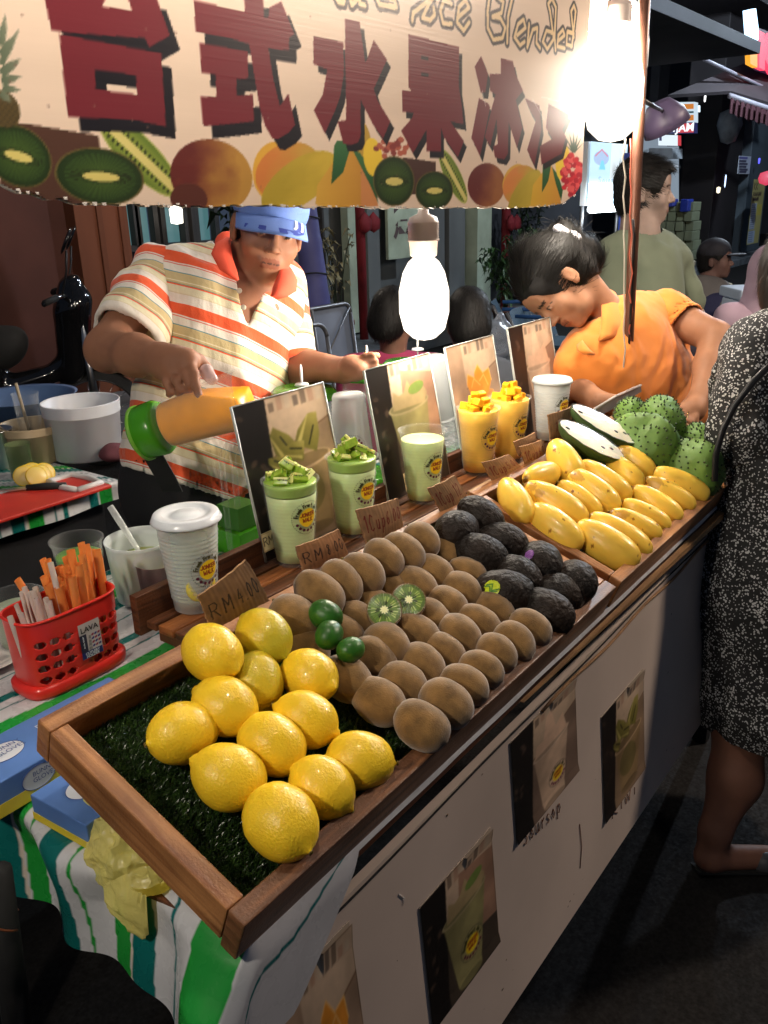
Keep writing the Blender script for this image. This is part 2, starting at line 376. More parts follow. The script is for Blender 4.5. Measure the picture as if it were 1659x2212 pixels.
# ------------------------------------------------------------------ printed surfaces: a colour per grid point
class Cv:
    def __init__(s, x0, x1, y0, y1, step, base=(240, 230, 215), ss=2):
        s.x0, s.y0 = x0, y0; s.nx = max(4, int((x1-x0)/step))+1; s.ny = max(4, int((y1-y0)/step))+1; s.ss = ss
        s.h = step/ss; s.W = s.nx*ss; s.H = s.ny*ss; s.step = step
        s.A = np.zeros((s.H, s.W, 3), np.float32)+np.asarray(base, np.float32); s.K = np.zeros((s.H, s.W), np.float32)
    def _g(s, lo, hi):
        i0 = max(0, int((lo[0]-s.x0)/s.h)-1); i1 = min(s.W, int((hi[0]-s.x0)/s.h)+3); j0 = max(0, int((lo[1]-s.y0)/s.h)-1); j1 = min(s.H, int((hi[1]-s.y0)/s.h)+3)
        if i1 <= i0 or j1 <= j0: return None
        X = s.x0+(np.arange(i0, i1)+.5)*s.h; Y = s.y0+(np.arange(j0, j1)+.5)*s.h
        return (slice(j0, j1), slice(i0, i1)), X[None, :]+0*Y[:, None], Y[:, None]+0*X[None, :]
    def put(s, sl, m, c, a=1.):
        c = np.asarray(c, np.float32); m = m.astype(np.float32)*a
        s.A[sl] = s.A[sl]*(1-m[..., None])+c*m[..., None]; s.K[sl] = np.maximum(s.K[sl], m)
    def inside(s, X, Y, pts):
        r = np.zeros(X.shape, bool); n = len(pts)
        for i in range(n):
            (xa, ya), (xb, yb) = pts[i], pts[(i+1) % n]
            if ya == yb: continue
            r ^= ((ya > Y) != (yb > Y)) & (X < (xb-xa)*(Y-ya)/(yb-ya)+xa)
        return r
    def poly(s, pts, c, holes=(), a=1.):
        P = np.array(pts, float); g = s._g(P.min(0), P.max(0))
        if g is None: return
        m = s.inside(g[1], g[2], pts)
        for h in holes: m &= ~s.inside(g[1], g[2], h)
        if callable(c):
            lo = P.min(0); hi = P.max(0); c = c((g[1]-lo[0])/(hi[0]-lo[0]+1e-9), (g[2]-lo[1])/(hi[1]-lo[1]+1e-9))
        s.put(g[0], m, c, a)
    def ell(s, cx, cy, rx, ry, ang, c, a=1.):
        R = max(rx, ry); g = s._g((cx-R, cy-R), (cx+R, cy+R))
        if g is None: return
        ca, sa = math.cos(ang), math.sin(ang); X = g[1]-cx; Y = g[2]-cy; u = (X*ca+Y*sa)/rx; v = (-X*sa+Y*ca)/ry; r = np.sqrt(u*u+v*v)
        s.put(g[0], r < 1, c(u, v, r) if callable(c) else c, a)
    def line(s, pts, w, c, a=1.):
        P = np.array(pts, float); g = s._g(P.min(0)-w, P.max(0)+w)
        if g is None: return
        d = np.full(g[1].shape, 9e9)
        for i in range(len(P)-1):
            q = P[i+1]-P[i]; L = q@q+1e-18; t = np.clip(((g[1]-P[i][0])*q[0]+(g[2]-P[i][1])*q[1])/L, 0, 1)
            d = np.minimum(d, np.hypot(g[1]-P[i][0]-t*q[0], g[2]-P[i][1]-t*q[1]))
        s.put(g[0], d < w/2, c, a)
    def grid(s):
        ss = s.ss; C = s.A.reshape(s.ny, ss, s.nx, ss, 3).mean((1, 3)); K = s.K.reshape(s.ny, ss, s.nx, ss).mean((1, 3))
        X = s.x0+(np.arange(s.nx)+.5)*s.step; Y = s.y0+(np.arange(s.ny)+.5)*s.step
        X, Y = np.meshgrid(X, Y); idx = np.arange(s.nx*s.ny).reshape(s.ny, s.nx)
        F = np.stack([idx[:-1, :-1], idx[:-1, 1:], idx[1:, 1:], idx[1:, :-1]], -1).reshape(-1, 4)
        return X.ravel(), Y.ravel(), lin(C.reshape(-1, 3)).astype(np.float32), K.ravel(), F
def compact(V, F, *arrs):
    u = np.unique(F); m = -np.ones(len(V), int); m[u] = np.arange(len(u)); return V[u], m[F], [a[u] for a in arrs]
def mixc(a, b, t): t = np.clip(t, 0, 1)[..., None]; return np.asarray(a, float)*(1-t)+np.asarray(b, float)*t

GLY = {  # hand-written strokes in a unit box, y up
 'R': [[(0, 0), (0, 1), (.45, 1), (.6, .8), (.45, .55), (0, .5)], [(.25, .5), (.65, 0)]],
 'M': [[(0, 0), (.05, 1), (.35, .4), (.65, 1), (.7, 0)]], '.': [[(.1, 0), (.14, .04)]],
 '4': [[(.4, 1), (0, .4), (.6, .4)], [(.45, .7), (.42, 0)]], '0': [[(.3, 1), (.02, .6), (.1, .1), (.35, 0), (.55, .4), (.5, .85), (.3, 1)]],
 '8': [[(.5, .85), (.25, 1), (.08, .8), (.45, .4), (.3, 0), (.05, .2), (.2, .5), (.5, .85)]],
 '1': [[(.05, .8), (.25, 1), (.25, 0)]], '2': [[(.02, .8), (.25, 1), (.5, .8), (.05, 0), (.55, .02)]],
 '5': [[(.5, 1), (.08, .95), (.05, .55), (.4, .6), (.5, .25), (.25, 0), (0, .1)]],
 '6': [[(.45, .95), (.15, .7), (.03, .25), (.25, 0), (.48, .2), (.35, .5), (.08, .4)]],
 'C': [[(.6, .85), (.3, 1), (.03, .6), (.1, .12), (.35, 0), (.6, .15)]], 'u': [[(.05, .6), (.08, .1), (.3, 0), (.45, .2), (.45, .6), (.5, 0)]],
 'p': [[(.05, -.35), (.1, .6)], [(.1, .5), (.4, .6), (.5, .3), (.3, 0), (.08, .1)]], 'K': [[(0, 0), (.03, 1)], [(.55, 1), (.03, .45), (.6, 0)]],
 'I': [[(.1, 0), (.12, 1)]], 'W': [[(0, 1), (.15, 0), (.35, .6), (.55, 0), (.75, 1)]], 'J': [[(.5, 1), (.48, .2), (.25, 0), (.02, .2)]],
 'O': [[(.35, 1), (.03, .6), (.1, .12), (.35, 0), (.65, .4), (.6, .85), (.35, 1)]], 'N': [[(0, 0), (.02, 1), (.55, 0), (.58, 1)]],
 'E': [[(.5, 1), (.02, 1), (.02, 0), (.52, 0)], [(.02, .5), (.42, .5)]], 'A': [[(0, 0), (.32, 1), (.62, 0)], [(.12, .35), (.5, .35)]],
 'L': [[(.03, 1), (.03, 0), (.5, 0)]], 'S': [[(.5, .85), (.25, 1), (.05, .78), (.45, .35), (.3, 0), (0, .12)]], 'o': [[(.25, .6), (.02, .3), (.2, 0), (.45, .25), (.25, .6)]],
 'r': [[(.05, 0), (.07, .6)], [(.07, .4), (.4, .6)]], 's': [[(.4, .5), (.2, .6), (.05, .45), (.35, .18), (.2, 0), (0, .08)]], 'i': [[(.1, 0), (.12, .55)]],
 'F': [[(.5, 1), (.02, 1), (.02, 0)], [(.02, .5), (.4, .5)]], 'e': [[(.03, .3), (.45, .32), (.25, .6), (.03, .3), (.2, 0), (.45, .1)]],
 'h': [[(.03, 1), (.03, 0)], [(.03, .4), (.3, .6), (.45, .4), (.45, 0)]], 't': [[(.2, .9), (.2, .1), (.4, 0)], [(0, .6), (.4, .6)]], ' ': [],
}
def strokes(txt, x, y, h, gap=.25, slant=0., wmul=1.):
    out = []; cx = x
    for ch in txt:
        g = GLY.get(ch, []); w = max([p[0] for q in g for p in q], default=.35)
        for q in g: out.append([(cx+(p[0]*wmul+slant*p[1])*h, y+p[1]*h) for p in q])
        cx += (w*wmul+gap)*h
    return out, cx-gap*h
def twidth(txt, h, gap=.25): return strokes(txt, 0, 0, h, gap)[1]
_fonts = {}
def text_geo(s, size=1., bold=0., align='CENTER', extr=0.):
    cu = bpy.data.curves.new('t', 'FONT'); cu.body = s; cu.size = size; cu.align_x = align; cu.align_y = 'CENTER'; cu.offset = bold; cu.extrude = extr; cu.resolution_u = 3
    ob = bpy.data.objects.new('t', cu); COL.objects.link(ob)
    dg = bpy.context.evaluated_depsgraph_get(); me = bpy.data.meshes.new_from_object(ob.evaluated_get(dg))
    V = [tuple(v.co) for v in me.vertices]; F = [tuple(p.vertices) for p in me.polygons]
    bpy.data.objects.remove(ob); bpy.data.curves.remove(cu); bpy.data.meshes.remove(me)
    return np.array(V).reshape(-1, 3), F
def text(name, s, O, ex, ey, size, mat, parent=None, bold=0., extr=0., align='CENTER', **kw):
    V, F = text_geo(s, size, bold, align, extr); ex = np.asarray(ex, float); ey = np.asarray(ey, float); n = np.cross(ex, ey)
    W = np.asarray(O)+V[:, :1]*ex+V[:, 1:2]*ey+V[:, 2:3]*n
    return mesh(name, W, F, mat, parent, smooth=False, **kw)

# ------------------------------------------------------------------ material set
WOOD = Mwood('warm_wood', tuple(lin((176, 112, 62))), tuple(lin((118, 66, 34))), .38)
WOOD_D = Mwood('dark_wood', tuple(lin((120, 72, 44))), tuple(lin((58, 33, 22))), .42)
WOOD_P = Mwood('pale_wood', tuple(lin((186, 146, 98))), tuple(lin((140, 98, 60))), .5)
PRINT = M('printed_gloss', attr='Col', rough=.32, var=.06, vscale=30)
PRINT_M = M('printed_matt', attr='Col', rough=.6, var=.08, vscale=25)
BANNER = M('banner_print', attr='Col', rough=.3, var=.07, vscale=9, bump=.12, bscale=160, stretch=(.02, 1, 1.6))
DARK = M('dark_metal', (.02, .02, .022), .45, .3, var=.3)
STEEL = M('steel', (.55, .56, .58), .28, 1., var=.15)
WHITE = M('white_plastic', (.75, .76, .78), .35, var=.05, sss=.15)
CLEAR = Mclear('clear_plastic', .012, edge=.22)
FROST = Mclear('frosted_plastic', .55, (.78, .83, .82), .35, .35)
CARD = M('cardboard', tuple(lin((158, 120, 84))), .85, var=.22, vscale=22, bump=.5, bscale=140, stretch=(1, .15, 1))
BLACK = M('black_cloth', (.012, .012, .014), .9, var=.3, bump=.3, bscale=90)
INK = M('ink', (.02, .015, .012), .6)
REDINK = M('red_ink', tuple(lin((150, 40, 30))), .6)

# ------------------------------------------------------------------ the setting
gs = 60
def plane_grid(name, x0, x1, y0, y1, z, mat, n=2, **kw):
    X, Y = np.meshgrid(np.linspace(x0, x1, n), np.linspace(y0, y1, n)); idx = np.arange(n*n).reshape(n, n)
    F = np.stack([idx[:-1, :-1], idx[:-1, 1:], idx[1:, 1:], idx[1:, :-1]], -1).reshape(-1, 4)
    return mesh(name, np.stack([X.ravel(), Y.ravel(), 0*X.ravel()+z], 1), F, mat, **kw)
ASPH = M('asphalt', (.009, .008, .0075), .85, spec=.25, var=.3, vscale=40, bump=.8, bscale=130, rvar=.15)
plane_grid('ground', -25, 75, -30, 30, 0, ASPH, kind='structure')
PAVE = M('paving', (.13, .14, .15), .6, var=.4, vscale=3, bump=.4, bscale=40, rvar=.2)
board('pavement', (-5, 5.2, .002), (60, 6.02, .13), PAVE, bev=0, kind='structure')
# ------------------------------------------------------------------ buildings along the far side of the street (facade line Y = 6)
YF = 6.0
def xz(px, py, Y=YF): p = ony(px, py, Y); return p[0], p[2]
def rect(px0, py0, px1, py1, Y=YF):      # box limits on a facade plane from two picture corners
    a = xz(px0, (py0+py1)/2, Y); b = xz(px1, (py0+py1)/2, Y); c = xz((px0+px1)/2, py0, Y); d = xz((px0+px1)/2, py1, Y)
    return a[0], d[1], b[0], c[1]
def slab(name, x0, z0, x1, z1, Y, dy, mat, parent=None, bev=.004, **kw):
    return board(name, (x0, Y, z0), (x1, Y+dy, z1), mat, parent, bev=bev, world=True, **kw) if parent is not None else board(name, (x0, Y, z0), (x1, Y+dy, z1), mat, None, bev=bev, **kw)
def thick(name, x0, z0, x1, z1, Y, dy, mat, parent=None, **kw): return slab(name, x0, z0, x1, z1, Y, dy, mat, parent, **kw)
ORW = M('ochre_plaster', tuple(lin((112, 64, 42))), .85, var=.3, vscale=1.6, bump=.4, bscale=30, stretch=(1, 1, .3))
MRW = M('maroon_plaster', tuple(lin((76, 42, 34))), .85, var=.3, vscale=1.5, bump=.4, bscale=30)
GRYW = M('grey_plaster', (.13, .14, .14), .85, var=.4, vscale=1.2, bump=.4, bscale=30, stretch=(1, 1, .3))
GREENW = M('pale_green_paint', tuple(lin((170, 182, 160))), .7, var=.25, vscale=3, bump=.3, bscale=40)
TEAL = Mglow('lit_teal_glass', tuple(lin((86, 150, 155))), .42)
DKW = M('dark_timber', (.03, .028, .028), .6, var=.4, vscale=4, bump=.4, bscale=50, stretch=(1, 1, .1))
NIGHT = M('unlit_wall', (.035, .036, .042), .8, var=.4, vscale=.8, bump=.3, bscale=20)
bld = thing('shophouse', 'ochre and maroon shophouse front with lit teal windows behind the motorbike', 'building', (3.2, YF, .13))
xa = xz(-420, 600)[0]; xb = xz(160, 600)[0]; xc = xz(272, 600)[0]; xd = xz(500, 600)[0]; xe = xz(640, 600)[0]
thick('wall', xa, .13, xb, 4.6, YF, .3, MRW, bld)
thick('wall', xb+.002, .13, xc, 4.6, YF-.12, .42, ORW, bld)
for px in (205, 252):
    x = xz(px, 600)[0]; thick('pilaster', x, .13, x+.05, 4.6, YF-.14, .02, ORW, bld)
zb = xz(380, 525)[1]; zt = 3.3
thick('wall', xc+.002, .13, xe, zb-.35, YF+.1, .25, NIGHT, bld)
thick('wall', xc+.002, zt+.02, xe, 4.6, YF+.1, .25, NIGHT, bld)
wpx = [274, 312, 345, 385, 430, 480]
for i, (p0, p1) in enumerate(((274, 308), (314, 346), (372, 412), (444, 478))):
    x0 = xz(p0, 480)[0]; x1 = xz(p1, 480)[0]
    w = thick('window', x0, zb, x1, zt, YF+.16, .02, TEAL, bld)
    f = MB()
    for (a, b, c, d) in ((x0-.05, zb-.05, x0, zt+.05), (x1, zb-.05, x1+.05, zt+.05), (x0, zb-.05, x1, zb-.002)):
        f.box((a, YF+.08, b), (c, YF+.15, d))
    f.build('frame', DKW, w, world=True, smooth=False)
thick('wall', xz(412, 480)[0]+.06, zb-.3, xz(444, 480)[0]-.06, zt, YF+.05, .2, DKW, bld)
for k in range(9):
    x = xc+.1+k*(xe-xc-.2)/8; MB().box((x, YF+.02, .13), (x+.035, YF+.06, zb-.1)).build('grille_bar', DARK, bld, smooth=False, world=True)
MB().box((xc+.05, YF+.0, zb-.16), (xe, YF+.05, zb-.1)).build('grille_rail', DARK, bld, smooth=False, world=True)
b = MB(); x, z = xz(364, 466); b.lathe([(0, -.07), (.05, -.06), (.055, .05), (.03, .08), (0, .085)], 10, o=(x, YF-.1, z)); b.build('wall_lamp', Mglow('window_lamp', (1, .93, .8), 3.5), bld, world=True)
# dark bays and the green and grey shop front to the right
bl2 = thing('shop_front', 'grey green shop front with cloth hangings, red posts and a brush-lettered panel', 'building', (7.5, YF, .13))
X = lambda px: xz(px, 560)[0]
thick('wall', xe+.002, .13, X(1000), 4.8, YF+.3, .3, GRYW, bl2)
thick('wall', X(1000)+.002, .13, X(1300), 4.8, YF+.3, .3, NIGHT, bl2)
thick('door_panel', X(712), .13, X(728), 4.2, YF+.15, .1, DKW, bl2)
for p0, p1, mt, dy in ((770, 792, GREENW, .05), (800, 826, GRYW, .12), (930, 968, GRYW, .1), (972, 1006, GRYW, .14)):
    thick('door_panel', X(p0), .13, X(p1), 4.2, YF+.15-dy, .1, mt, bl2)
pn = thick('hanging_panel', X(832), .9, X(904), 4.0, YF-.05, .04, GREENW, bl2)
x0, z0 = xz(872, 484, YF-.06)
text('brush_letter', '惹', (x0, YF-.056, z0+.02), (.95, 0, 0), (0, 0, 1.15), .40, M('brush_ink', (.10, .07, .07), .7), pn, bold=.012, world=True)
col = thick('column', X(1014), .13, X(1044), 4.4, YF-.12, .3, GREENW, bl2)
RED = M('red_cloth', tuple(lin((120, 26, 34))), .8, var=.3, vscale=5, bump=.5, bscale=14)
for px, pw in ((741, 11), (1056, 8)):
    x = X(px); w = X(px+pw)-x
    pl = MB(); pl.lathe([(w*.55, 0), (w*.6, 1.5), (w*.45, 2.2), (w*.5, 4.2)], 12, o=(x, YF-.25, .13)); p = pl.build('red_post', RED, bl2, world=True)
    zz = xz(px, 482)[1]
    k = MB()
    for sgn in (-1, 1): k.lathe([(0, -.10), (.09, -.06), (.10, .03), (0, .11)], 8, o=(x+sgn*.07, YF-.37, zz), sy=.5)
    k.build('bow', RED, p, world=True)
# ceiling of the covered walk
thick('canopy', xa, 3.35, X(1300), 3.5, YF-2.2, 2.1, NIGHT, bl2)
# the tarpaulin-wrapped trunk
def wrapped():
    pb = ony(683, 660, 4.6); pt = ony(655, 430, 4.6)
    A = pb+(pb-pt)*1.2; Bp = pt+(pt-pb)*.7; A[2] = max(A[2], 0); V = []; n = 20; m = 46
    for j in range(m+1):
        t = j/m; c = A*(1-t)+Bp*t; r = (.125-.05*t)
        for i in range(n):
            a = 2*PI*i/n; rr = r*(1+.10*(vnoise(np.array([[i*.9 % 9, j*.45, 1.]]))[0]-.5)+(.05 if j % 9 == 0 else 0))
            V.append(c+np.array([math.cos(a)*rr, math.sin(a)*rr, 0]))
    F = [(j*n+i, j*n+(i+1) % n, (j+1)*n+(i+1) % n, (j+1)*n+i) for j in range(m) for i in range(n)]
    t = thing('tree_trunk', 'slanting trunk wrapped in blue violet tarpaulin behind the seller in stripes', 'tree trunk', A)
    mesh('tarpaulin', V, F, M('violet_tarp', tuple(lin((92, 94, 150))), .4, var=.3, vscale=3, bump=.5, bscale=9), t, world=True)
    o = MB()
    for j in (4, 13, 22, 31, 40):
        tt = j/m; c = A*(1-tt)+Bp*tt; r = .135-.05*tt; o.tube([c+np.array([math.cos(a)*r, math.sin(a)*r, .01*math.sin(a*2)]) for a in np.linspace(0, 2*PI, 18)], .006, 5)
        o.build('cord', DARK, t, world=True); o = MB()
wrapped()

# potted plants
LEAF = M('leaf', tuple(lin((54, 82, 44))), .5, var=.4, vscale=3)
LEAF_D = M('dark_leaf', tuple(lin((30, 44, 26))), .5, var=.4, vscale=3)
POT = M('clay_pot', (.16, .07, .045), .8, var=.2)
def plant(base, h, w, n, lab, lsize=.12, mt=LEAF, stems=7, seed=1):
    r = random.Random(seed); t = thing('potted_plant', lab, 'plant', base, group=None)
    MB().lathe([(.1, 0), (.15, .26), (.165, .26), (.165, .3), (.14, .3), (.135, .24), (0, .24)], 18).build('pot', POT, t)
    lf = MB(); st = MB()
    for s in range(stems):
        a = r.uniform(0, 2*PI); top = np.array([math.cos(a)*w*r.uniform(.2, 1), math.sin(a)*w*r.uniform(.2, 1)*.7, h*r.uniform(.6, 1)])
        pts = [np.array([0, 0, .24])+(top-np.array([0, 0, .24]))*q+np.array([0, 0, .15*math.sin(q*PI)]) for q in np.linspace(0, 1, 7)]
        st.tube(pts, .006, 5)
        for k in range(n//stems):
            q = r.uniform(.25, 1); p = pts[min(6, int(q*6.99))]+np.array([r.gauss(0, .03), r.gauss(0, .03), r.gauss(0, .04)])
            d = np.array([r.gauss(0, 1), r.gauss(0, 1), r.gauss(0, .6)]); d = d/np.linalg.norm(d); L = lsize*r.uniform(.6, 1.3)
            sd = np.cross(d, (0, 0, 1)); sd = sd/(np.linalg.norm(sd)+1e-6)*L*.22; up = np.array([0, 0, .03*L/.1])
            lf.add([p, p+d*L*.4+sd+up, p+d*L-up, p+d*L*.4-sd+up, p+d*L*.45+up*.4], [(0, 1, 4), (1, 2, 4), (2, 3, 4), (3, 0, 4)])
    st.build('stem', LEAF_D, t); lf.build('leaves', mt, t, kind='stuff')
plant((5.3, 5.5, .13), 2.5, .45, 220, 'tall broad-leaved plant silhouetted before the teal windows', .17, LEAF_D, 6, 3)
p = ony(1092, 640, 5.0); plant((p[0], 5.0, 0), 1.15, .55, 420, 'leafy green plant beside the blue striped chairs', .11, LEAF, 10, 5)
p = ony(1120, 560, 5.6); plant((p[0]+.3, 5.6, .13), 1.5, .5, 300, 'bushy dark plant just left of the bun of the woman in orange', .10, LEAF_D, 9, 8)
p = ony(725, 560, 5.5); plant((p[0], 5.5, .13), 1.15, .22, 90, 'dry yellowing plant beside the wrapped trunk', .10, M('dry_leaf', (.30, .26, .14), .7, var=.3), 5, 12)

# folded tables and chairs behind the stall
BLUEG = M('blue_grey_board', tuple(lin((128, 138, 156))), .5, var=.35, vscale=2.5)
TUBE = M('grey_tube', (.22, .22, .23), .4, .7, var=.2)
def rrect(O, ex, ey, w, h, r, n=6):
    P = []
    for cx, cy, a0 in ((w-r, h-r, 0), (r, h-r, PI/2), (r, r, PI), (w-r, r, 1.5*PI)):
        for k in range(n+1): a = a0+k/n*PI/2; P.append(np.asarray(O)+np.asarray(ex)*(cx+r*math.cos(a))+np.asarray(ey)*(cy+r*math.sin(a)))
    return P+[P[0]]
p0 = ony(776, 660, 3.6); p1 = ony(600, 668, 3.6)
t = thing('folded_table', 'grey folding table stood on its edge behind the seller, tube frame outward', 'table', (p1[0], 3.6, 0))
w = p0[0]-p1[0]; zt = p0[2]; ex = np.array([1, 0, 0]); ey = np.array([0, .12, 1.]); ey = ey/np.linalg.norm(ey)
O = np.array([p1[0], 3.6, .02])
b = MB(); V = [O+ey*.01, O+ex*w+ey*.01, O+ex*w+ey*zt, O+ey*zt]; V += [v+np.array([0, .03, 0]) for v in V]; b.hexa([V[0], V[1], V[5], V[4], V[3], V[2], V[6], V[7]]); b.build('tabletop', BLUEG, t, world=True, smooth=False)
MB().tube(rrect(O+np.array([0, -.02, 0]), ex, ey, w, zt, .06), .014, 8).build('frame', TUBE, t, world=True)
for k, fx in enumerate((.42, .5)): MB().tube([O+ex*w*fx+np.array([0, -.03, 0]), O+ex*w*fx+ey*zt+np.array([0, -.03, 0])], .008, 6).build('strut', TUBE, t, world=True)
for k, fz in enumerate((.45, .52)): MB().tube([O+ey*zt*fz+np.array([0, -.035, 0]), O+ex*w+ey*zt*fz+np.array([0, -.035, 0])], .005, 6).build('strut', TUBE, t, world=True)
MB().tube([O+ex*w*.55+ey*zt*.6+np.array([0, -.03, 0]), O+ex*w*.98+ey*zt*.97+np.array([0, -.03, 0])], .006, 6).build('strut', TUBE, t, world=True)
p0 = ony(732, 705, 3.2); p1 = ony(640, 708, 3.2)
t = thing('folded_trolley', 'upright grey tube trolley frame just behind the shoulder of the seller in stripes', 'trolley', (p1[0], 3.2, 0))
O = np.array([p1[0], 3.2, .02]); w = p0[0]-p1[0]; zt = p0[2]
MB().tube(rrect(O, ex, ey, w, zt, .08), .013, 8).build('frame', TUBE, t, world=True)
MB().tube([O+ex*w*.3, O+ex*w*.3+ey*zt*.92], .012, 8).build('strut', TUBE, t, world=True)
for f in (.3, .55, .62): MB().tube([O+ey*zt*f, O+ex*w+ey*zt*f], .006, 6).build('rung', TUBE, t, world=True)

BLUEP = M('blue_plastic', tuple(lin((50, 92, 150))), .4, var=.1)
def stripes_mat():
    m = bpy.data.materials.new('striped_sling'); m.use_nodes = True; g = NT(m); b = g.n['Principled BSDF']
    tc = g.new('ShaderNodeTexCoord'); wv = g.new('ShaderNodeTexWave'); wv.bands_direction = 'X'; wv.inputs['Scale'].default_value = 9; g.link(tc.outputs['Object'], wv.inputs[0])
    rp = g.new('ShaderNodeValToRGB'); rp.color_ramp.interpolation = 'CONSTANT'; e = rp.color_ramp.elements; e[0].color = (*lin((58, 88, 110)), 1); e[1].position = .55; e[1].color = (*lin((92, 118, 120)), 1)
    x = rp.color_ramp.elements.new(.8); x.color = (*lin((40, 60, 86)), 1)
    g.link(wv.outputs[0], rp.inputs[0]); g.link(rp.outputs[0], b.inputs['Base Color']); b.inputs['Roughness'].default_value = .7; return m
SLING = stripes_mat()
def chair(px, py, Y, lab, rz):
    p = ony(px, py, Y); h = p[2]
    t = thing('camp_chair', lab, 'chair', (p[0], Y, 0), Matrix.Rotation(rz, 3, 'Z'), 'blue striped chairs behind the stall')
    n = 10; V = []; F = []
    for j in range(n+1):
        for i in range(n+1):
            u = i/n-.5; v = j/n; V.append((u*.5, .04*math.cos(u*PI)+.12*v, .42+v*(h-.42)))
    F = [(j*(n+1)+i, j*(n+1)+i+1, (j+1)*(n+1)+i+1, (j+1)*(n+1)+i) for j in range(n) for i in range(n)]
    mesh('backrest', V, F, SLING, t); 
    board('seat', (-.25, -.42, .40), (.25, .02, .42), SLING, t, bev=.004)
    for sx in (-1, 1):
        MB().tube([(sx*.26, .14, h), (sx*.26, 0, .42), (sx*.26, -.4, .02)], .014, 8).build('leg', TUBE, t)
        MB().tube([(sx*.26, -.42, .42), (sx*.26, .1, .02)], .014, 8).build('leg', TUBE, t)
        MB().tube([(sx*.27, .06, .64), (sx*.3, -.3, .64), (sx*.3, -.36, .6)], .016, 8).build('armrest', BLUEP, t)
    return t
chair(1100, 652, 3.7, 'blue striped sling chair, the left one by the drooping plant', .5)
chair(1150, 668, 3.3, 'blue striped sling chair half hidden by the head of the woman in orange', .2)

# motorbike
GLOSS = M('black_gloss', (.006, .006, .007), .12, coat=.6, var=.2)
RUB = M('rubber', (.012, .012, .012), .8)
CHROME = M('chrome', (.7, .7, .72), .15, 1.)
def motorbike():
    W = dep(210, 880, 5.3); W[2] = .30
    f = np.array([.80, -.6, 0]); f /= np.linalg.norm(f); u = np.array([0, 0, 1.]); R = frame(f, u)
    t = thing('motorbike', 'black motorbike with round mirror and spoked wheel parked by the ochre wall', 'motorbike', (W[0], W[1], 0), R)
    # local: y forward, front wheel at origin
    def wheel(y):
        w = MB().lathe([(.25, -.045), (.295, -.03), (.31, 0), (.295, .03), (.25, .045)], 40, R=[[0, 0, 1], [0, 1, 0], [-1, 0, 0]], o=(0, y, .31), cap=False).build('wheel', RUB, t)
        b = MB(); b.lathe([(.238, -.02), (.255, -.022), (.255, .022), (.238, .02)], 40, R=[[0, 0, 1], [0, 1, 0], [-1, 0, 0]], o=(0, y, .31), cap=False); b.build('rim', CHROME, w)
        for k in range(18):
            a = k*2*PI/18; b = MB(); b.tube([(.02*(-1)**k, y+.03*math.cos(a+.5), .31+.03*math.sin(a+.5)), (0, y+.245*math.cos(a), .31+.245*math.sin(a))], .0018, 4); b.build('spoke', CHROME, w)
        b = MB(); b.lathe([(.03, -.05), (.11, -.045), (.11, -.04), (.04, -.035), (.03, .05)], 24, R=[[0, 0, 1], [0, 1, 0], [-1, 0, 0]], o=(0, y, .31)); b.build('brake_disc', STEEL, w)
    wheel(0); wheel(-1.2)
    for s in (-1, 1): MB().tube([(s*.06, 0, .31), (s*.07, -.22, .92)], .02, 8).build('fork', STEEL, t)
    V, F = surf([cap((0, -.2, .62), (0, -.28, 1.0), .09, .11, .03), cap((0, -.28, 1.0), (0, -.32, 1.12), .1, .07, .03), cap((0, -.35, .6), (0, -.75, .5), .07, .09, .05), cap((0, -.7, .62), (0, -1.35, .82), .12, .10, .05), cap((0, -.05, .66), (0, .2, .56), .05, .03, .03), cap((0, -.05, .66), (0, -.3, .66), .05, .05, .03)], .02)
    mesh('fairing', V, F, GLOSS, t)
    V, F = surf([cap((0, -.62, .78), (0, -1.3, .86), .13, .11, .03)], .02); mesh('seat', V, F, RUB, t)
    for s in (-1, 1):
        MB().tube([(0, -.32, 1.05), (s*.2, -.34, 1.08), (s*.36, -.42, 1.06)], .015, 8).build('handlebar', CHROME, t)
        MB().tube([(s*.36, -.42, 1.06), (s*.26, -.37, 1.075)], .022, 8).build('grip', RUB, t)
        MB().tube([(s*.22, -.34, 1.08), (s*.25, -.34, 1.22), (s*.28, -.36, 1.33)], .006, 6).build('mirror_stalk', DARK, t)
        MB().lathe([(0, -.012), (.05, -.01), (.068, 0), (.05, .01), (0, .012)], 20, R=frame((.2, .2, 1), (0, 1, 0)), o=(s*.28, -.37, 1.38), sy=1.1).build('mirror', GLOSS, t)
    MB().lathe([(0, 0), (.03, .005), (.04, .03), (.02, .05)], 12, R=frame((1, 0, 0), (0, 1, 0)), o=(.05, -.1, .98)).build('indicator', M('amber_lens', (.3, .2, .12), .2), t)
    MB().box((-.09, -.12, .78), (-.02, -.02, .9)).build('red_tag', M('red_plastic_dull', (.25, .02, .02), .4), t, smooth=False)
    for ch in t.children:
        if ch.name.startswith('wheel'): continue
        for v in ch.data.vertices:
            if v.co.z > .31: v.co.y += .26*(v.co.z-.31)/.8
    h = thing('crash_helmet', 'glossy black helmet resting on the seat of the motorbike', 'helmet', t.matrix_world@Vector((0, -.68, .99)))
    V, F = surf([ell((0, 0, .13), (.15, .17, .15)), sub(ell((0, .2, .06), (.12, .1, .07)))], .012); mesh('shell', V, F, GLOSS, h)
    MB().lathe([(.12, -.02), (.155, 0), (.12, .02)], 24, o=(0, 0, .04), cap=False).build('trim', DARK, h)
motorbike()

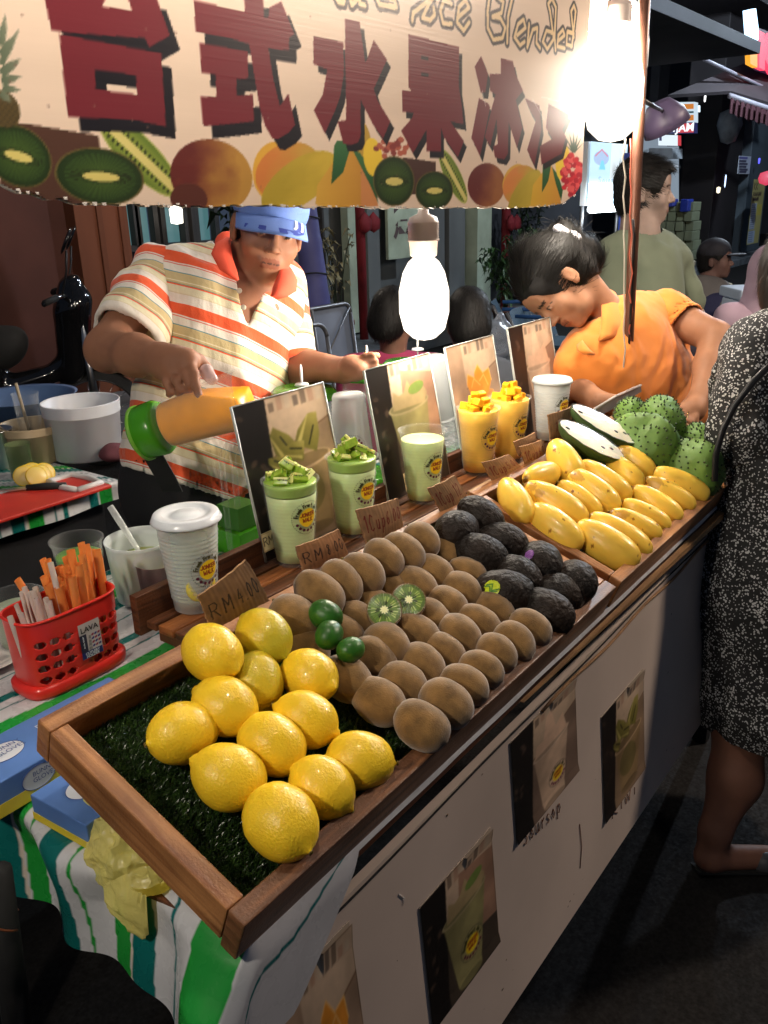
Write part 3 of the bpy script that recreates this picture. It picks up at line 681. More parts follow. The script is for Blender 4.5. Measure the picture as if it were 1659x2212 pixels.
# ------------------------------------------------------------------ street to the right: convenience shop, pillars, signs
def litbox(name, px0, py0, px1, py1, Y, col, s, parent, dy=.05):
    x0, z0, x1, z1 = rect(px0, py0, px1, py1, Y); return thick(name, x0, z0, x1, z1, Y, dy, Mglow(name+'_glow%d' % int(px0), col, s), parent)
shop = thing('convenience_shop', 'lit convenience shop with a white K sign board reading BUKA 24 JAM', 'shop', (ony(1470, 560, YF)[0], YF, .13))

XX = lambda px: xz(px, 400)[0]
thick('wall', XX(1300)+.01, .13, XX(1376), 6, YF+.8, .2, NIGHT, shop); thick('wall', XX(1376), .13, XX(1506), 5.9, YF+2.4, .2, GRYW, shop)
XS = 16.4
def onx(x, y, X_): d = ray(x, y); return CAM+d*(X_/d[0])
def flat(name, pts, Y, mat, parent, d=.012):
    P = [ony(a, b, Y) for a, b in pts]; n = len(P); V = P+[p+np.array([0, d, 0]) for p in P]
    return mesh(name, V, [tuple(range(n))[::-1], tuple(range(n, 2*n))]+[(i, (i+1) % n, (i+1) % n+n, i+n) for i in range(n)], mat, parent, smooth=False, world=True)
def flx(name, pts, X_, mat, parent, d=.012):
    P = [onx(a, b, X_) for a, b in pts]; n = len(P); V = P+[p+np.array([d, 0, 0]) for p in P]
    return mesh(name, V, [tuple(range(n)), tuple(range(2*n-1, n-1, -1))]+[(i, (i+1) % n, (i+1) % n+n, i+n) for i in range(n)], mat, parent, smooth=False, world=True)
def rx(x0, y0, x1, y1, t=0): return [(x0, y0), (x1, y0+t), (x1, y1+t), (x0, y1)]
WHS = Mglow('sign_white', (.72, .88, 1.), .75)
sb = flx('sign_board', rx(1384, 222, 1500, 266, -2), XS, WHS, shop, .2)
ORA = Mglow('sign_orange', tuple(lin((216, 130, 50))), .8); GRE = Mglow('sign_green', tuple(lin((40, 90, 100))), .5); REDG = Mglow('sign_red', tuple(lin((210, 50, 60))), .8); NAV = Mglow('sign_navy', tuple(lin((46, 50, 120))), .45)
for y0_, y1_, mt_ in ((225, 236, ORA), (241, 245, GRE), (249, 261, ORA)): flx('sign_stripe', rx(1476, y0_, 1498, y1_, -1), XS-.02, mt_, sb)
flx('sign_letter', [(1448, 228), (1456, 228), (1456, 242), (1466, 227), (1475, 227), (1464, 244), (1474, 262), (1465, 262), (1456, 248), (1456, 262), (1448, 262)], XS-.02, REDG, sb)
sb2 = flx('lower_sign', rx(1384, 266, 1499, 289, -2), XS-.03, NAV, shop, .2); flx('sign_field', rx(1462, 267, 1498, 287, -1), XS-.05, REDG, sb2)
LET = Mglow('sign_letters', (.9, .95, 1), 1.2)
for s, px, py, sz in (('BUKA', 1408, 279, .21), ('24', 1448, 277, .22), ('JAM', 1480, 276, .21)): text('sign_letter', s, onx(px, py, XS-.07), (0, -1, 0), (0, 0, 1), sz*.9, LET, sb2, bold=.004, world=True)
flx('small_sign', rx(1422, 291, 1464, 314, 1), XS-.2, Mglow('small_sign_m', (.8, .92, 1), .9), shop); flx('small_sign_edge', rx(1464, 292, 1471, 314, 1), XS-.2, REDG, shop); flx('small_sign_edge', rx(1424, 294, 1429, 304), XS-.22, NAV, shop)
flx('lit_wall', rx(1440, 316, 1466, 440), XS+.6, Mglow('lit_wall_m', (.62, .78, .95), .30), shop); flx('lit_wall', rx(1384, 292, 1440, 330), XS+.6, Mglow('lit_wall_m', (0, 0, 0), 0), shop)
flx('awning_box', rx(1402, 320, 1453, 342), XS-.9, M('grey_box', (.3, .33, .36), .6, var=.2), shop, .5)
flx('inner_lamp', rx(1493, 228, 1512, 242), XS+.6, Mglow('inner_lamp_m', (.7, .9, 1), 2.0), shop)
CART = M('carton', tuple(lin((116, 122, 96))), .85, var=.25, vscale=2.5)
r = random.Random(4)
k = 0
for row in range(6):
    for c in range(4):
        px = 1421+c*19; pyb = 562-row*21; a = onx(px, pyb, XS-2.2); b_ = onx(px+18.4, pyb-20.4, XS-2.2); q = r.uniform(-.05, .05)
        o = board('carton', (XS-2.2+q, b_[1], a[2]), (XS-1.8+q, a[1], b_[2]), CART, None, bev=.008)
        tag(o, 'green grey carton outside the K shop, %s in its layer, %s layer' % (('leftmost', 'second', 'third', 'rightmost')[c], ('lowest', 'second', 'third', 'fourth', 'fifth', 'topmost')[row]), 'carton', 'cartons stacked outside the convenience shop')
for (px, py, w, h, c, lab) in ((1437, 447, 18, 17, (60, 70, 150), 'blue plastic wrapped pack on the carton stack, left one'), (1467, 458, 21, 28, (44, 60, 150), 'larger blue wrapped pack standing on the right of the cartons')):
    a = onx(px, py, XS-2.3); b_ = onx(px+w, py-h, XS-2.3)
    o = board('wrapped_pack', (XS-2.3, b_[1], a[2]), (XS-2.05, a[1], b_[2]), M('blue_pack%d' % px, tuple(lin(c)), .2, var=.3, vscale=4), None, bev=.02); tag(o, lab, 'package')

PIL = M('pillar_brown', (.022, .018, .020), .7, var=.3, vscale=.6)
PILB = M('pillar_bluegrey', (.11, .14, .165), .6, var=.3, vscale=.5)
x0 = xz(1497, 545)[0]; x1 = xz(1551, 540)[0]
board('pillar', (x0, YF-.3, .13), (x1, YF+.4, 7), PIL, None, bev=.02); tag(bpy.context.scene.objects['pillar'], 'wide dark brown pillar at the right of the lit K shop', 'pillar')
x0 = xz(1571, 540)[0]; x1 = xz(1611, 540)[0]
p2 = board('pillar', (x0, YF-.3, .13), (x1, YF+.4, 7), PILB, None, bev=.02); tag(p2, 'blue grey pillar with a white notice taped on it', 'pillar')
x0, z0, x1, z1 = rect(1594, 337, 1620, 376, YF-.32)
nt = thing('notice', 'white printed notice taped on the blue grey pillar', 'notice', (x0, YF-.32, z0))
thick('sheet', x0, z0, x1, z1, YF-.33, .012, M('paper', (.62, .66, .74), .7), nt)
for i, yy in enumerate((341, 348, 354, 360, 366, 371)):
    q = ony(1607, yy, YF-.345); MB().box((q[0]-.32, YF-.338, q[2]-.02), (q[0]+.32-.1*(i % 2), YF-.334, q[2]+.02)).build('print_line', NAV if i == 0 else M('grey_ink', (.1, .1, .16), .7), nt, smooth=False, world=True)
thick('wall', XX(1552), .13, XX(1570), 7, YF+1.5, .2, NIGHT, shop)
# upper storeys and awnings
fbd = thing('far_building', 'dark building closing the far end of the lane', 'building', (34, 2, 0)); board('wall', (34, -14, 0), (35, 20, 12), NIGHT, fbd, world=True, bev=0)
up = thing('upper_storey', 'dark upper storey overhanging the lit shops at the right', 'building', (ony(1500, 100, YF)[0], YF-.6, 4.5))
P = [ony(1180, 214, 5.2), ony(1900, 250, 5.2)]
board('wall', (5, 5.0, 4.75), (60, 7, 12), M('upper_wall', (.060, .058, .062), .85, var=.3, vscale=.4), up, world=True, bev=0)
def quadbox(name, pts, mat, parent, th=.05):
    V = [np.asarray(p) for p in pts]; n = np.cross(V[1]-V[0], V[3]-V[0]); n = n/np.linalg.norm(n)*th
    b = MB().hexa([V[0], V[1], V[2], V[3], V[0]+n, V[1]+n, V[2]+n, V[3]+n]); return b.build(name, mat, parent, smooth=False, world=parent is not None)
AWN = M('awning_cloth', (.050, .040, .044), .8, var=.3, vscale=1)
aw = thing('awning', 'dark awning with pale front bar over the walkway at the right', 'awning', ony(1576, 205, 4.6))
quadbox('cloth', [ony(1440, 212, 5.0), ony(1576, 203, 4.6), ony(1700, 240, 4.0), ony(1660, 120, 5.0)], AWN, aw)
MB().tube([ony(1576, 207, 4.55), ony(1720, 254, 3.9)], .045, 8).build('front_bar', M('pale_bar', (.42, .40, .46), .4), aw, world=True)
MB().tube([ony(1500, 118, 4.8), ony(1720, 222, 4.3)], .03, 8).build('upper_bar', M('pale_bar2', (.25, .24, .28), .4), aw, world=True)
for k in range(12):
    a = ony(1580+k*11, 212+k*3.6, 4.5-k*.05); b_ = ony(1590+k*11, 215+k*3.6, 4.5-k*.05); MB().hexa([a, b_, b_+np.array([0, .01, 0]), a+np.array([0, .01, 0]), a-np.array([0, 0, .22]), b_-np.array([0, 0, .22+.04*(k % 2)]), b_-np.array([0, -.01, .22]), a-np.array([0, -.01, .22])]).build('valance', M('maroon_cloth', (.10, .035, .045), .8), aw, smooth=False, world=True)
q = ony(1526, 118, 4.9); MB().lathe([(0, -.04), (.05, 0), (0, .04)], 10, R=frame((1, 0, .1), (0, 0, 1)), o=q, sx=.8).build('lamp', Mglow('warm_spot', (1, .62, .2), 5), aw, world=True)
# hanging K sign top right
ks = thing('hanging_sign', 'lit hanging sign with a red K and green and orange blocks, top right', 'sign', ony(1640, 90, 4.4))
def fl(name, pts, Y, mat): return flat(name, pts, Y, mat, ks, .08)
fl('panel', [(1616, 22), (1633, 18), (1642, 88), (1620, 82)], 4.4, Mglow('white_panel', (.45, .72, 1.), 3.2))
fl('green_block', [(1620, 85), (1638, 88), (1638, 108), (1620, 102)], 4.4, Mglow('green_panel', tuple(lin((30, 110, 100))), .7))
fl('orange_block', [(1620, 110), (1636, 116), (1636, 146), (1621, 138)], 4.4, Mglow('orange_panel', tuple(lin((255, 170, 20))), 1.0))
fl('letter', [(1641, 66), (1652, 72), (1652, 100), (1666, 70), (1680, 76), (1661, 112), (1682, 165), (1668, 160), (1653, 128), (1652, 152), (1640, 146)], 4.38, Mglow('red_letter', tuple(lin((255, 60, 90))), 1.3))
fl('back_plate', [(1638, 60), (1720, 90), (1720, 178), (1638, 150)], 4.47, Mglow('pink_back', tuple(lin((60, 16, 60))), .5))
# menu banner right
x0 = ony(1622, 400, 5.2)[0]
cv = Cv(0, 1, 0, 2.1, .02, (196, 186, 120))
for i, (a, b_, c, d, cc) in enumerate(((.08, 1.45, .45, 1.5, (60, 50, 60)), (.06, .5, .5, 1.35, (190, 200, 215)), (.55, .95, .95, 1.3, (206, 190, 90)), (.06, .05, .6, .45, (180, 196, 220)))):
    cv.poly([(a, b_), (c, b_), (c, d), (a, d)], cc)
for y in np.arange(.1, 1.3, .07): cv.line([(.1, y), (.44, y)], .025, (90, 100, 140))
for s, y, h in (('KK', 1.78, .22), ('RAWATAN', 1.58, .12), ('KOLON', 1.42, .12)):
    for q in strokes(s.replace('T', 'I'), .1, y, h)[0]: cv.line(q, .03, (60, 40, 50))
Xg, Yg, Cg, K, F = cv.grid()
p0 = ony(1622, 388, 5.2); p1 = ony(1612, 530, 5.2); sc_ = (p0[2]-p1[2])/2.1
mesh('menu_banner', np.stack([p1[0]+Xg*1.5*sc_, 5.2+0*Xg, p1[2]+Yg*sc_], 1), F, PRINT, smooth=False, col=Cg, label='yellow and white printed menu banner hanging by the dark walkway', cat='banner')
q = ony(1656, 385, 4.8); b = MB(); b.lathe([(0, -.14), (.13, -.09), (.16, 0), (.13, .1), (0, .14)], 14, o=q); tag(b.build('paper_lantern', Mglow('pink_lamp', tuple(lin((230, 70, 100))), .8)), 'pink round lantern beside the menu banner at the right edge', 'lantern')
for (px, py, c, s, sx) in ((1552, 410, (.95, .85, .6), 1.6, .035), (1567, 390, (.5, .65, 1), 2.5, .012), (1523, 212, (1, 1, 1), 2, .016), (1640, 347, (.1, .1, 1), 1.4, .02)):
    q = ony(px, py, 5.5); b = MB(); k_ = 2. if px == 1567 else 1.; b.lathe([(0, -.07*k_), (sx, -.05*k_), (sx*1.2, .04*k_), (0, .06*k_)], 8, o=q); tag(b.build('street_lamp_bulb', Mglow('bulb%d' % px, c, s)), {1552: 'small warm lamp glowing by the gate behind the pillars', 1567: 'thin blue white tube lamp beside the blue grey pillar', 1523: 'tiny white lamp at the top of the dark pillar', 1640: 'small violet lamp at the far right'}[px], 'lamp')
# shop helmet-like white hanging thing and frames
q = ony(1576, 270, 5.4); b = MB(); b.lathe([(0, -.35), (.14, -.3), (.24, 0), (.2, .22), (0, .3)], 16, o=q); tag(b.build('wrapped_lantern', M('grey_wrap', (.30, .33, .37), .4, bump=.8, bscale=8, var=.4)), 'grey plastic wrapped lantern hanging between the two pillars', 'lantern')

# second stall: lit drink panel, blue drape, tube lamp
st = thing('drink_cabinet', 'white lit drinks panel with pale blue print behind the metal pole', 'display', ony(1315, 450, 3.6))
x0, z0, x1, z1 = rect(1272, 308, 1352, 442, 3.6)
cv = Cv(0, 1, 0, 1.4, .012, (188, 214, 226))
cv.poly([(.55, .3), (.98, .3), (.98, 1.4), (.55, 1.4)], (214, 220, 214)); cv.ell(.3, 1.05, .2, .16, 0, (160, 176, 200)); cv.poly([(.25, .8), (.42, .8), (.36, 1.0), (.3, 1.0)], (120, 190, 210)); cv.line([(.15, 1.1), (.3, 1.24), (.46, 1.1)], .03, (196, 120, 140))
for j in range(6): cv.line([(x, .18+j*.045+.012*math.sin(x*30+j)) for x in np.linspace(.02, .98, 40)], .012, (120, 150, 176))
for q in strokes('Solero'.replace('l', 'i'), .25, .5, .14)[0]: cv.line(q, .02, (150, 170, 190))
Xg, Yg, Cg, K, F = cv.grid()
mp = bpy.data.materials.new('lit_print'); mp.use_nodes = True; g = NT(mp); at = g.new('ShaderNodeAttribute', attribute_name='Col'); g.link(at.outputs[0], g.n['Principled BSDF'].inputs['Base Color']); g.link(at.outputs[0], g.n['Principled BSDF'].inputs['Emission Color']); g.n['Principled BSDF'].inputs['Emission Strength'].default_value = .55
mesh('print_panel', np.stack([x0+Xg*(x1-x0), 3.6+0*Xg, z0+Yg/1.4*(z1-z0)], 1), F, mp, st, smooth=False, col=Cg, world=True)
thick('back_board', x0, z0, x1, z1, 3.62, .06, WHITE, st)
MB().tube([ony(1276, 452, 3.5), ony(1350, 448, 3.5)], .034, 12).build('tube_lamp', Mglow('tube_light', (.85, .95, 1), 22), st, world=True)
x2, z2, x3, z3 = rect(1277, 395, 1346, 425, 3.55)
for xx in (x0+.02, x1-.02): MB().tube([(xx, 3.66, 0), (xx, 3.66, z1)], .02, 8).build('leg', TUBE, st, world=True)
thick('lit_strip', x2, z2, x3, z3, 3.56, .02, Mglow('lit_strip_m', (.75, .92, 1), 3.5), st)
dr = MB(); n = 24
V = []; F = []
a = ony(1349, 330, 3.5); b_ = ony(1382, 330, 3.5)
for j in range(2):
    for i in range(n+1):
        t = i/n; V.append((a[0]+(b_[0]-a[0])*t, 3.5+.03*math.sin(t*18), a[2] if j else ony(1360, 560, 3.5)[2]))
F = [(i, i+1, n+2+i, n+1+i) for i in range(n)]
o = mesh('blue_drape', V, F, M('blue_drape_cloth', tuple(lin((40, 60, 130))), .6), label='blue plastic drape hanging behind the metal pole', cat='drape')
# coolers and boxes
def boxlid(name, lab, cat, px0, py0, px1, py1, D_, d, mat, lidmat):
    a = dep((px0+px1)/2, py0, D_); h = a[2]; w = (px1-px0)*D_/FL/2; t = thing(name, lab, cat, (a[0], a[1], 0), Matrix.Rotation(math.atan2(cR[1], cR[0]), 3, 'Z'))
    board('body', (-w, 0, 0), (w, d, h-.06), mat, t, bev=.02); board('lid', (-w-.012, -.012, h-.058), (w+.012, d+.012, h), lidmat, t, bev=.012); return t, h
CREAM = M('cream_foam', tuple(lin((190, 186, 160))), .7, var=.1)
boxlid('cooler_box', 'cream foam cooler behind the seated man in the dark cap', 'cooler', 1549, 612, 1579, 660, 6.2, .3, CREAM, CREAM)
boxlid('cooler_box', 'cream foam box on the ground beyond the man in the green shirt', 'box', 1464, 563, 1500, 592, 8.5, .35, CREAM, CREAM)
c, hc = boxlid('cooler_box', 'pale blue cooler with grey handles at the right edge', 'cooler', 1604, 626, 1690, 700, 4.7, .3, M('blue_white', (.5, .58, .68), .5), M('cool_lid', (.42, .5, .6), .4))
MB().box((-.07, -.03, hc-.05), (.05, -.013, hc-.02)).build('handle', DARK, c, smooth=False)
MB().lathe([(0, 0), (.03, 0), (.032, .1), (.028, .13), (.012, .16), (.012, .18), (0, .18)], 14, o=(-.04, -.02, hc-.25), sy=.3).build('bottle_picture', M('blue_bottle', (.05, .1, .4), .3), c)
# ------------------------------------------------------------------ the stall: table, cloth, front board
ZT = .875
tb = thing('stall_table', 'long stall table under a green striped plastic cloth', 'table', (1.3, .9, 0))
board('tabletop', (.405, .50, ZT-.03), (2.35, 1.36, ZT-.004), WOOD_D, tb, world=True)
for x in (.46, 2.28):
    for y in (.56, 1.3): board('leg', (x-.02, y-.02, 0), (x+.02, y+.02, ZT-.031), DARK, tb, world=True)
for z0_, z1_, y_, mt_ in ((.030, .008, .466, WOOD_P),):
    uvbox(MB().hexa([(.95, y_+.014, ZT-z1_-.001), (2.32, y_, ZT-z0_), (2.32, y_+.02, ZT-z0_), (.95, y_+.02, ZT-z1_-.001), (.95, y_+.014, ZT-z1_), (2.32, y_, ZT-z1_), (2.32, y_+.02, ZT-z1_), (.95, y_+.02, ZT-z1_)]).build('edge_strip', mt_, tb, smooth=False, world=True), 0)
TEALC, GRN, WHT, CRM, THN = (18, 104, 100), (36, 150, 58), (206, 206, 208), (214, 200, 184), (30, 110, 110)
def cloth_rgb(y):
    # bands across the table: repeat of 0.30 m
    t = (np.asarray(y)-.452) % .232; c = np.zeros(t.shape+(3,))+WHT
    for a, b, k in ((.022, .028, THN), (.058, .110, GRN), (.110, .114, WHT), (.1145, .150, TEALC), (.188, .192, THN)):
        c[(t >= a) & (t < b)] = k
    return c
def cloth_rgb2(y):
    y = np.asarray(y); c = np.zeros(y.shape+(3,))+WHT
    B = [(.462, .467, THN), (.502, .560, GRN), (.592, .597, THN), (.632, .668, TEALC), (.668, .672, CRM), (.673, .703, GRN), (.733, .737, GRN), (.752, .790, TEALC), (.820, .824, GRN), (.842, .866, GRN), (.868, .872, CRM), (.872, .905, TEALC)]
    for a, b, k in B: c[(y >= a) & (y < b)] = k
    y2 = (y-.905) % .235
    for a, b, k in ((.03, .034, THN), (.066, .102, TEALC), (.104, .108, CRM), (.108, .144, GRN), (.176, .180, THN), (.198, .216, TEALC)):
        m = (y >= .905) & (y2 >= a) & (y2 < b); c[m] = k
    return c
def make_cloth(name, x0, x1, y0, y1, z, drop_end, drop_side, rgb, parent=None, h=.004, end=-1, **kw):
    # parametrised by arc length; s across y, t along x from the near end
    s = np.arange(y0-drop_side, y1+.0001, h*.7); nt = int((x1-x0+drop_end)/h/2.2); t = np.concatenate([np.arange(-drop_end, .06, h), np.linspace(.06, x1-x0, nt)])
    S, T = np.meshgrid(s, t); r = .02
    wav = .010*np.sin(S*26+1)+.016*np.sin(S*11.3+2.4)+.006*np.sin(S*51)
    dn = np.clip(-T, 0, 9)
    X = np.where(T > r, x0+T, x0+r-r*np.sin(np.clip((r-T)/r, 0, PI/2)))-np.clip(dn*1.0, 0, .3)*(.15)-wav*np.clip(dn/.05, 0, 1)*1.2
    Z = z-np.where(T > r, 0, r*(1-np.cos(np.clip((r-T)/r, 0, PI/2))))-np.clip(dn-.01, 0, 9)*.98
    Z = Z-.006*np.clip(dn/.08, 0, 1)*np.sin(S*17)
    X = X+(.012*np.sin(S*13+.6)+.008*np.sin(S*31))*np.exp(-(T/.07)**2)
    Z = Z+.0016*fbm(np.stack([X*9, S*9, 0*X], -1))+.001*np.sin(X*30+S*40)*np.clip(T/.1, 0, 1)*.6
    sd = np.clip(y0-S, 0, 9)*np.clip((.20-T)/.13, .10, 1); Y = np.where(sd > 0, y0-.012*np.sin(np.clip(sd/.02, 0, PI/2))-.02*np.clip(sd, 0, .2), S); Z = Z-np.clip(sd-.006, 0, 9)
    V = np.stack([X, Y, Z], -1).reshape(-1, 3); n1, n2 = S.shape; idx = np.arange(n1*n2).reshape(n1, n2)
    F = np.stack([idx[:-1, :-1], idx[1:, :-1], idx[1:, 1:], idx[:-1, 1:]], -1).reshape(-1, 4)
    return mesh(name, V, F, PLASTIC_CLOTH, parent, col=lin(rgb(S+.012*np.sin(T*9+S*5)*1.0).reshape(-1, 3)).astype(np.float32), world=parent is not None, **kw)
PLASTIC_CLOTH = M('oilcloth', attr='Col', rough=.28, var=.1, vscale=14, bump=.12, bscale=18, rvar=.08)
make_cloth('tablecloth', .392, 2.2, .497, 1.37, ZT, .125, .13, cloth_rgb2, label='green, teal and white striped plastic cloth hanging over the near edge of the stall', cat='tablecloth')

FB = M('cream_panel', tuple(lin((210, 192, 178))), .55, var=.12, vscale=3, bump=.15, bscale=30)
fp = thing('front_board', 'cream painted front board of the stall with drink photos stuck on it', 'board', (1.4, .47, .3))
def pan(x, z, d=0.): return np.array([x, .500-.09*(.784-z)-d, z])
xs = [.425, 2.25]
b = MB()
zz0, zz1 = .33, ZT-.07
b.hexa([pan(.425, zz0), pan(2.3, zz0), pan(2.3, zz0)+[0, .012, 0], pan(.425, zz0)+[0, .012, 0], pan(.425, zz1), pan(2.3, zz1), pan(2.3, zz1)+[0, .012, 0], pan(.425, zz1)+[0, .012, 0]])
b.build('panel', FB, fp, smooth=False, world=True)
def seam(pts, r, m, nm): MB().tube(pts, r, 6).build(nm, m, fp, world=True)
seam([pan(.44+.05*i, ZT-.072+-.002*math.sin(i*.5), .003) for i in range(37)], .0016, BLACK, 'cable')
seam([pan(1.05+.05*i, ZT-.084+.004*math.sin(i*.9), .003) for i in range(24)], .003, CARD, 'cardboard_edge')
seam([pan(1.17, .50, .001), pan(1.175, .45, .001), pan(1.165, .41, .001)], .0008, M('scratch', (.25, .1, .06), .8), 'scratch')
for (x, z) in ((.66, .74),): seam([pan(x, z, .001), pan(x+.008, z-.012, .001), pan(x+.006, z-.02, .001)], .0006, WHITE, 'chip')

STN = M('dirt_smudge', (.20, .13, .08), .8, var=.4, vscale=60)
rr_ = random.Random(9)
for k in range(46):
    x = rr_.uniform(.5, 2.1); z = .345+abs(rr_.gauss(0, .05)) if k % 3 else rr_.uniform(.4, .8); s_ = rr_.uniform(.0008, .0028); c_ = pan(x, z, .0006); MB().lathe([(0, 0), (s_, .0001), (0, .0002)], 7, sy=rr_.uniform(.4, 1), R=frame((0, 0, 1), (0, -1, 0)), o=c_).build('smudge', STN, fp, world=True)

# ---- cup logo artwork and printed pictures
def logo_art(cv, cx, cy, R, a=1.0, flip=False):
    f = -1 if flip else 1
    def T(p): return (cx+f*p[0]*R, cy+f*p[1]*R)
    cv.ell(cx, cy, R*.56, R*.56, 0, (246, 208, 30), a)
    for s, y in (('JONKER', .08), ('WALK', -.24)):
        w = twidth(s, .22, .16)
        for q in strokes(s, -w/2, y, .22, .16)[0]: cv.line([T(p) for p in q], R*.062, (150, 60, 20), a)
    for k in range(44):
        t = 2*PI*k/44; q = T((.97*math.cos(t), .97*math.sin(t))); cv.ell(q[0], q[1], R*.036, R*.036, 0, (36, 36, 40), a)
    for k in range(7):
        t = -PI/2+(k-3)*.36; q = T((.76*math.cos(t), .76*math.sin(t)))
        for j in range(5):
            tt = 2*PI*j/5+t; cv.ell(q[0]+R*.055*math.cos(tt), q[1]+R*.055*math.sin(tt), R*.05, R*.05, 0, (86, 20, 44), a)
    txt = 'Fresh Fruit Juice'; n = len(txt)
    for i, ch in enumerate(txt):
        t = PI*.97-(i+.5)/n*PI*.94; r = .64
        for q in GLY.get(ch, []):
            P = []
            for (u, v) in q:
                uu = (u-.25)*.19; vv = v*.21; rr = r+vv; P.append(T((rr*math.cos(t-uu/.75), rr*math.sin(t-uu/.75))))
            cv.line(P, R*.075, (60, 60, 26), a)
cvl = Cv(-1.03, 1.03, -1.03, 1.03, .0165, (240, 240, 240)); logo_art(cvl, 0, 0, 1)
LX, LY, LC, LK, LF = cvl.grid(); _ok = (LK[LF] > .45).all(1); LF2 = LF[_ok]
LV = np.stack([LX, LY, 0*LX], 1); LV, LF2, (LC2,) = compact(LV, LF2, LC)

def taper(rb, rt, h): return lambda z: rb+(rt-rb)*z/h
CUPH, CRB, CRT = .150, .033, .047
def logo_on(parent, az, zc, R, rf, flip=False, grow=.0009, lift=0):
    zz = zc+LV[:, 1]*R*(-1 if flip else 1); rr = rf(zz)+grow; th = az+LV[:, 0]*R*(-1 if flip else 1)/rf(zc)
    V = np.stack([rr*np.cos(th), rr*np.sin(th), zz], 1)
    return mesh('logo', V, LF2[:, ::-1] if flip else LF2, PRINT_M, parent, col=LC2, smooth=True)
def cup_shell(parent, h=CUPH, rb=CRB, rt=CRT, rings=16, mat=None, lipw=.003, name='shell', n=48):
    P = [(0, .004), (rb-.006, .004), (rb-.003, 0), (rb, .002)]; z0, z1 = .02, h*.86
    for k in range(rings*4+1):
        z = z0+(z1-z0)*k/(rings*4); P.append((rb+(rt-rb)*z/h+(.0007 if k % 4 in (1, 2) else -.0002), z))
    P += [(rt-.0012, h*.9), (rt, h*.985), (rt+lipw, h-.001), (rt+lipw, h+.0015), (rt-.001, h+.0015), (rt-.0018, h*.97)]
    for k in range(6): z = h*.95*(1-k/6)+.008*(k/6); P.append((rb+(rt-rb)*z/h-.0012, z))
    P.append((0, .0065))
    return MB().lathe(P, n, cap=False).build(name, mat or CLEAR, parent)
def fill(parent, z1, c1, name='drink', rb=CRB, rt=CRT, h=CUPH, mat=None, top=None, n=32, z0=.008, wob=0.):
    f = lambda z: rb+(rt-rb)*z/h-.0018
    P = [(0, z0)]+[(f(z), z) for z in np.linspace(z0, z1, 6)]+[(f(z1)*.96, z1+.001), (f(z1)*.5, z1+.002), (0, z1+.002)]
    return MB().lathe(P, n).build(name, mat or c1, parent)
def juice(n, c, s=.25, **kw): return M(n, tuple(lin(c)), .35, sss=s, var=.08, vscale=40, **kw)
J_LEMON = M('cloudy_lemonade', tuple(lin((196, 204, 176))), .25, sss=.3, var=.1)
J_KIWI = juice('kiwi_smoothie', (204, 224, 160)); J_KIWI2 = juice('kiwi_syrup', (150, 184, 76)); J_LIME = juice('avocado_shake', (216, 234, 164))
J_MANGO = juice('mango_shake', (246, 196, 70)); J_MILK = juice('soursop_shake', (232, 232, 214)); J_SLUSH = juice('white_slush', (150, 160, 136))
J_GREEN = juice('green_juice', (104, 160, 50)); J_YEL = juice('mango_juice', (252, 166, 6), 0.)
az0 = math.atan2(-.80, -.6)     # azimuth facing the customers

def cup(px, py, y, lab, h=CUPH, k=1., group=None):
    p = onz(px, py, y)
    t = thing('drink_cup', lab, 'cup', p, Matrix.Rotation(0, 3, 'Z'), group); return t
RZ = .96
# lemonade with lid
t = cup(424, 1309, RZ, 'lidded ribbed cup of lemonade at the near end of the rack')
cup_shell(t, mat=Mclear('cup_haze', .20, (.82, .86, .86), .22, .5)); fill(t, .118, J_LEMON)
MB().lathe([(0, CUPH+.006), (.020, CUPH+.006), (.022, CUPH+.0035), (.034, CUPH+.0035), (.036, CUPH+.007), (.0475, CUPH+.007), (.049, CUPH+.006), (.052, CUPH-.001), (.0535, CUPH-.004), (.0515, CUPH-.006), (.0495, CUPH-.001), (.047, CUPH+.003), (0, CUPH+.003)], 48, cap=False).build('lid', M('lid_plastic', (.72, .75, .78), .22), t)
logo_on(t, az0+.62, .073, .029, taper(CRB, CRT, CUPH))
b = MB(); b.lathe([(0, -.002), (.022, -.002), (.024, 0), (.022, .002), (0, .002)], 24, R=frame((math.cos(az0+.3), math.sin(az0+.3), .1), (0, 0, 1))@np.array([[1, 0, 0], [0, 0, 1], [0, -1, 0]]), o=(.031*math.cos(az0+.30), .031*math.sin(az0+.30), .045)); b.build('lemon_slice', M('lemon_flesh', tuple(lin((230, 210, 90))), .3, sss=.3), t)
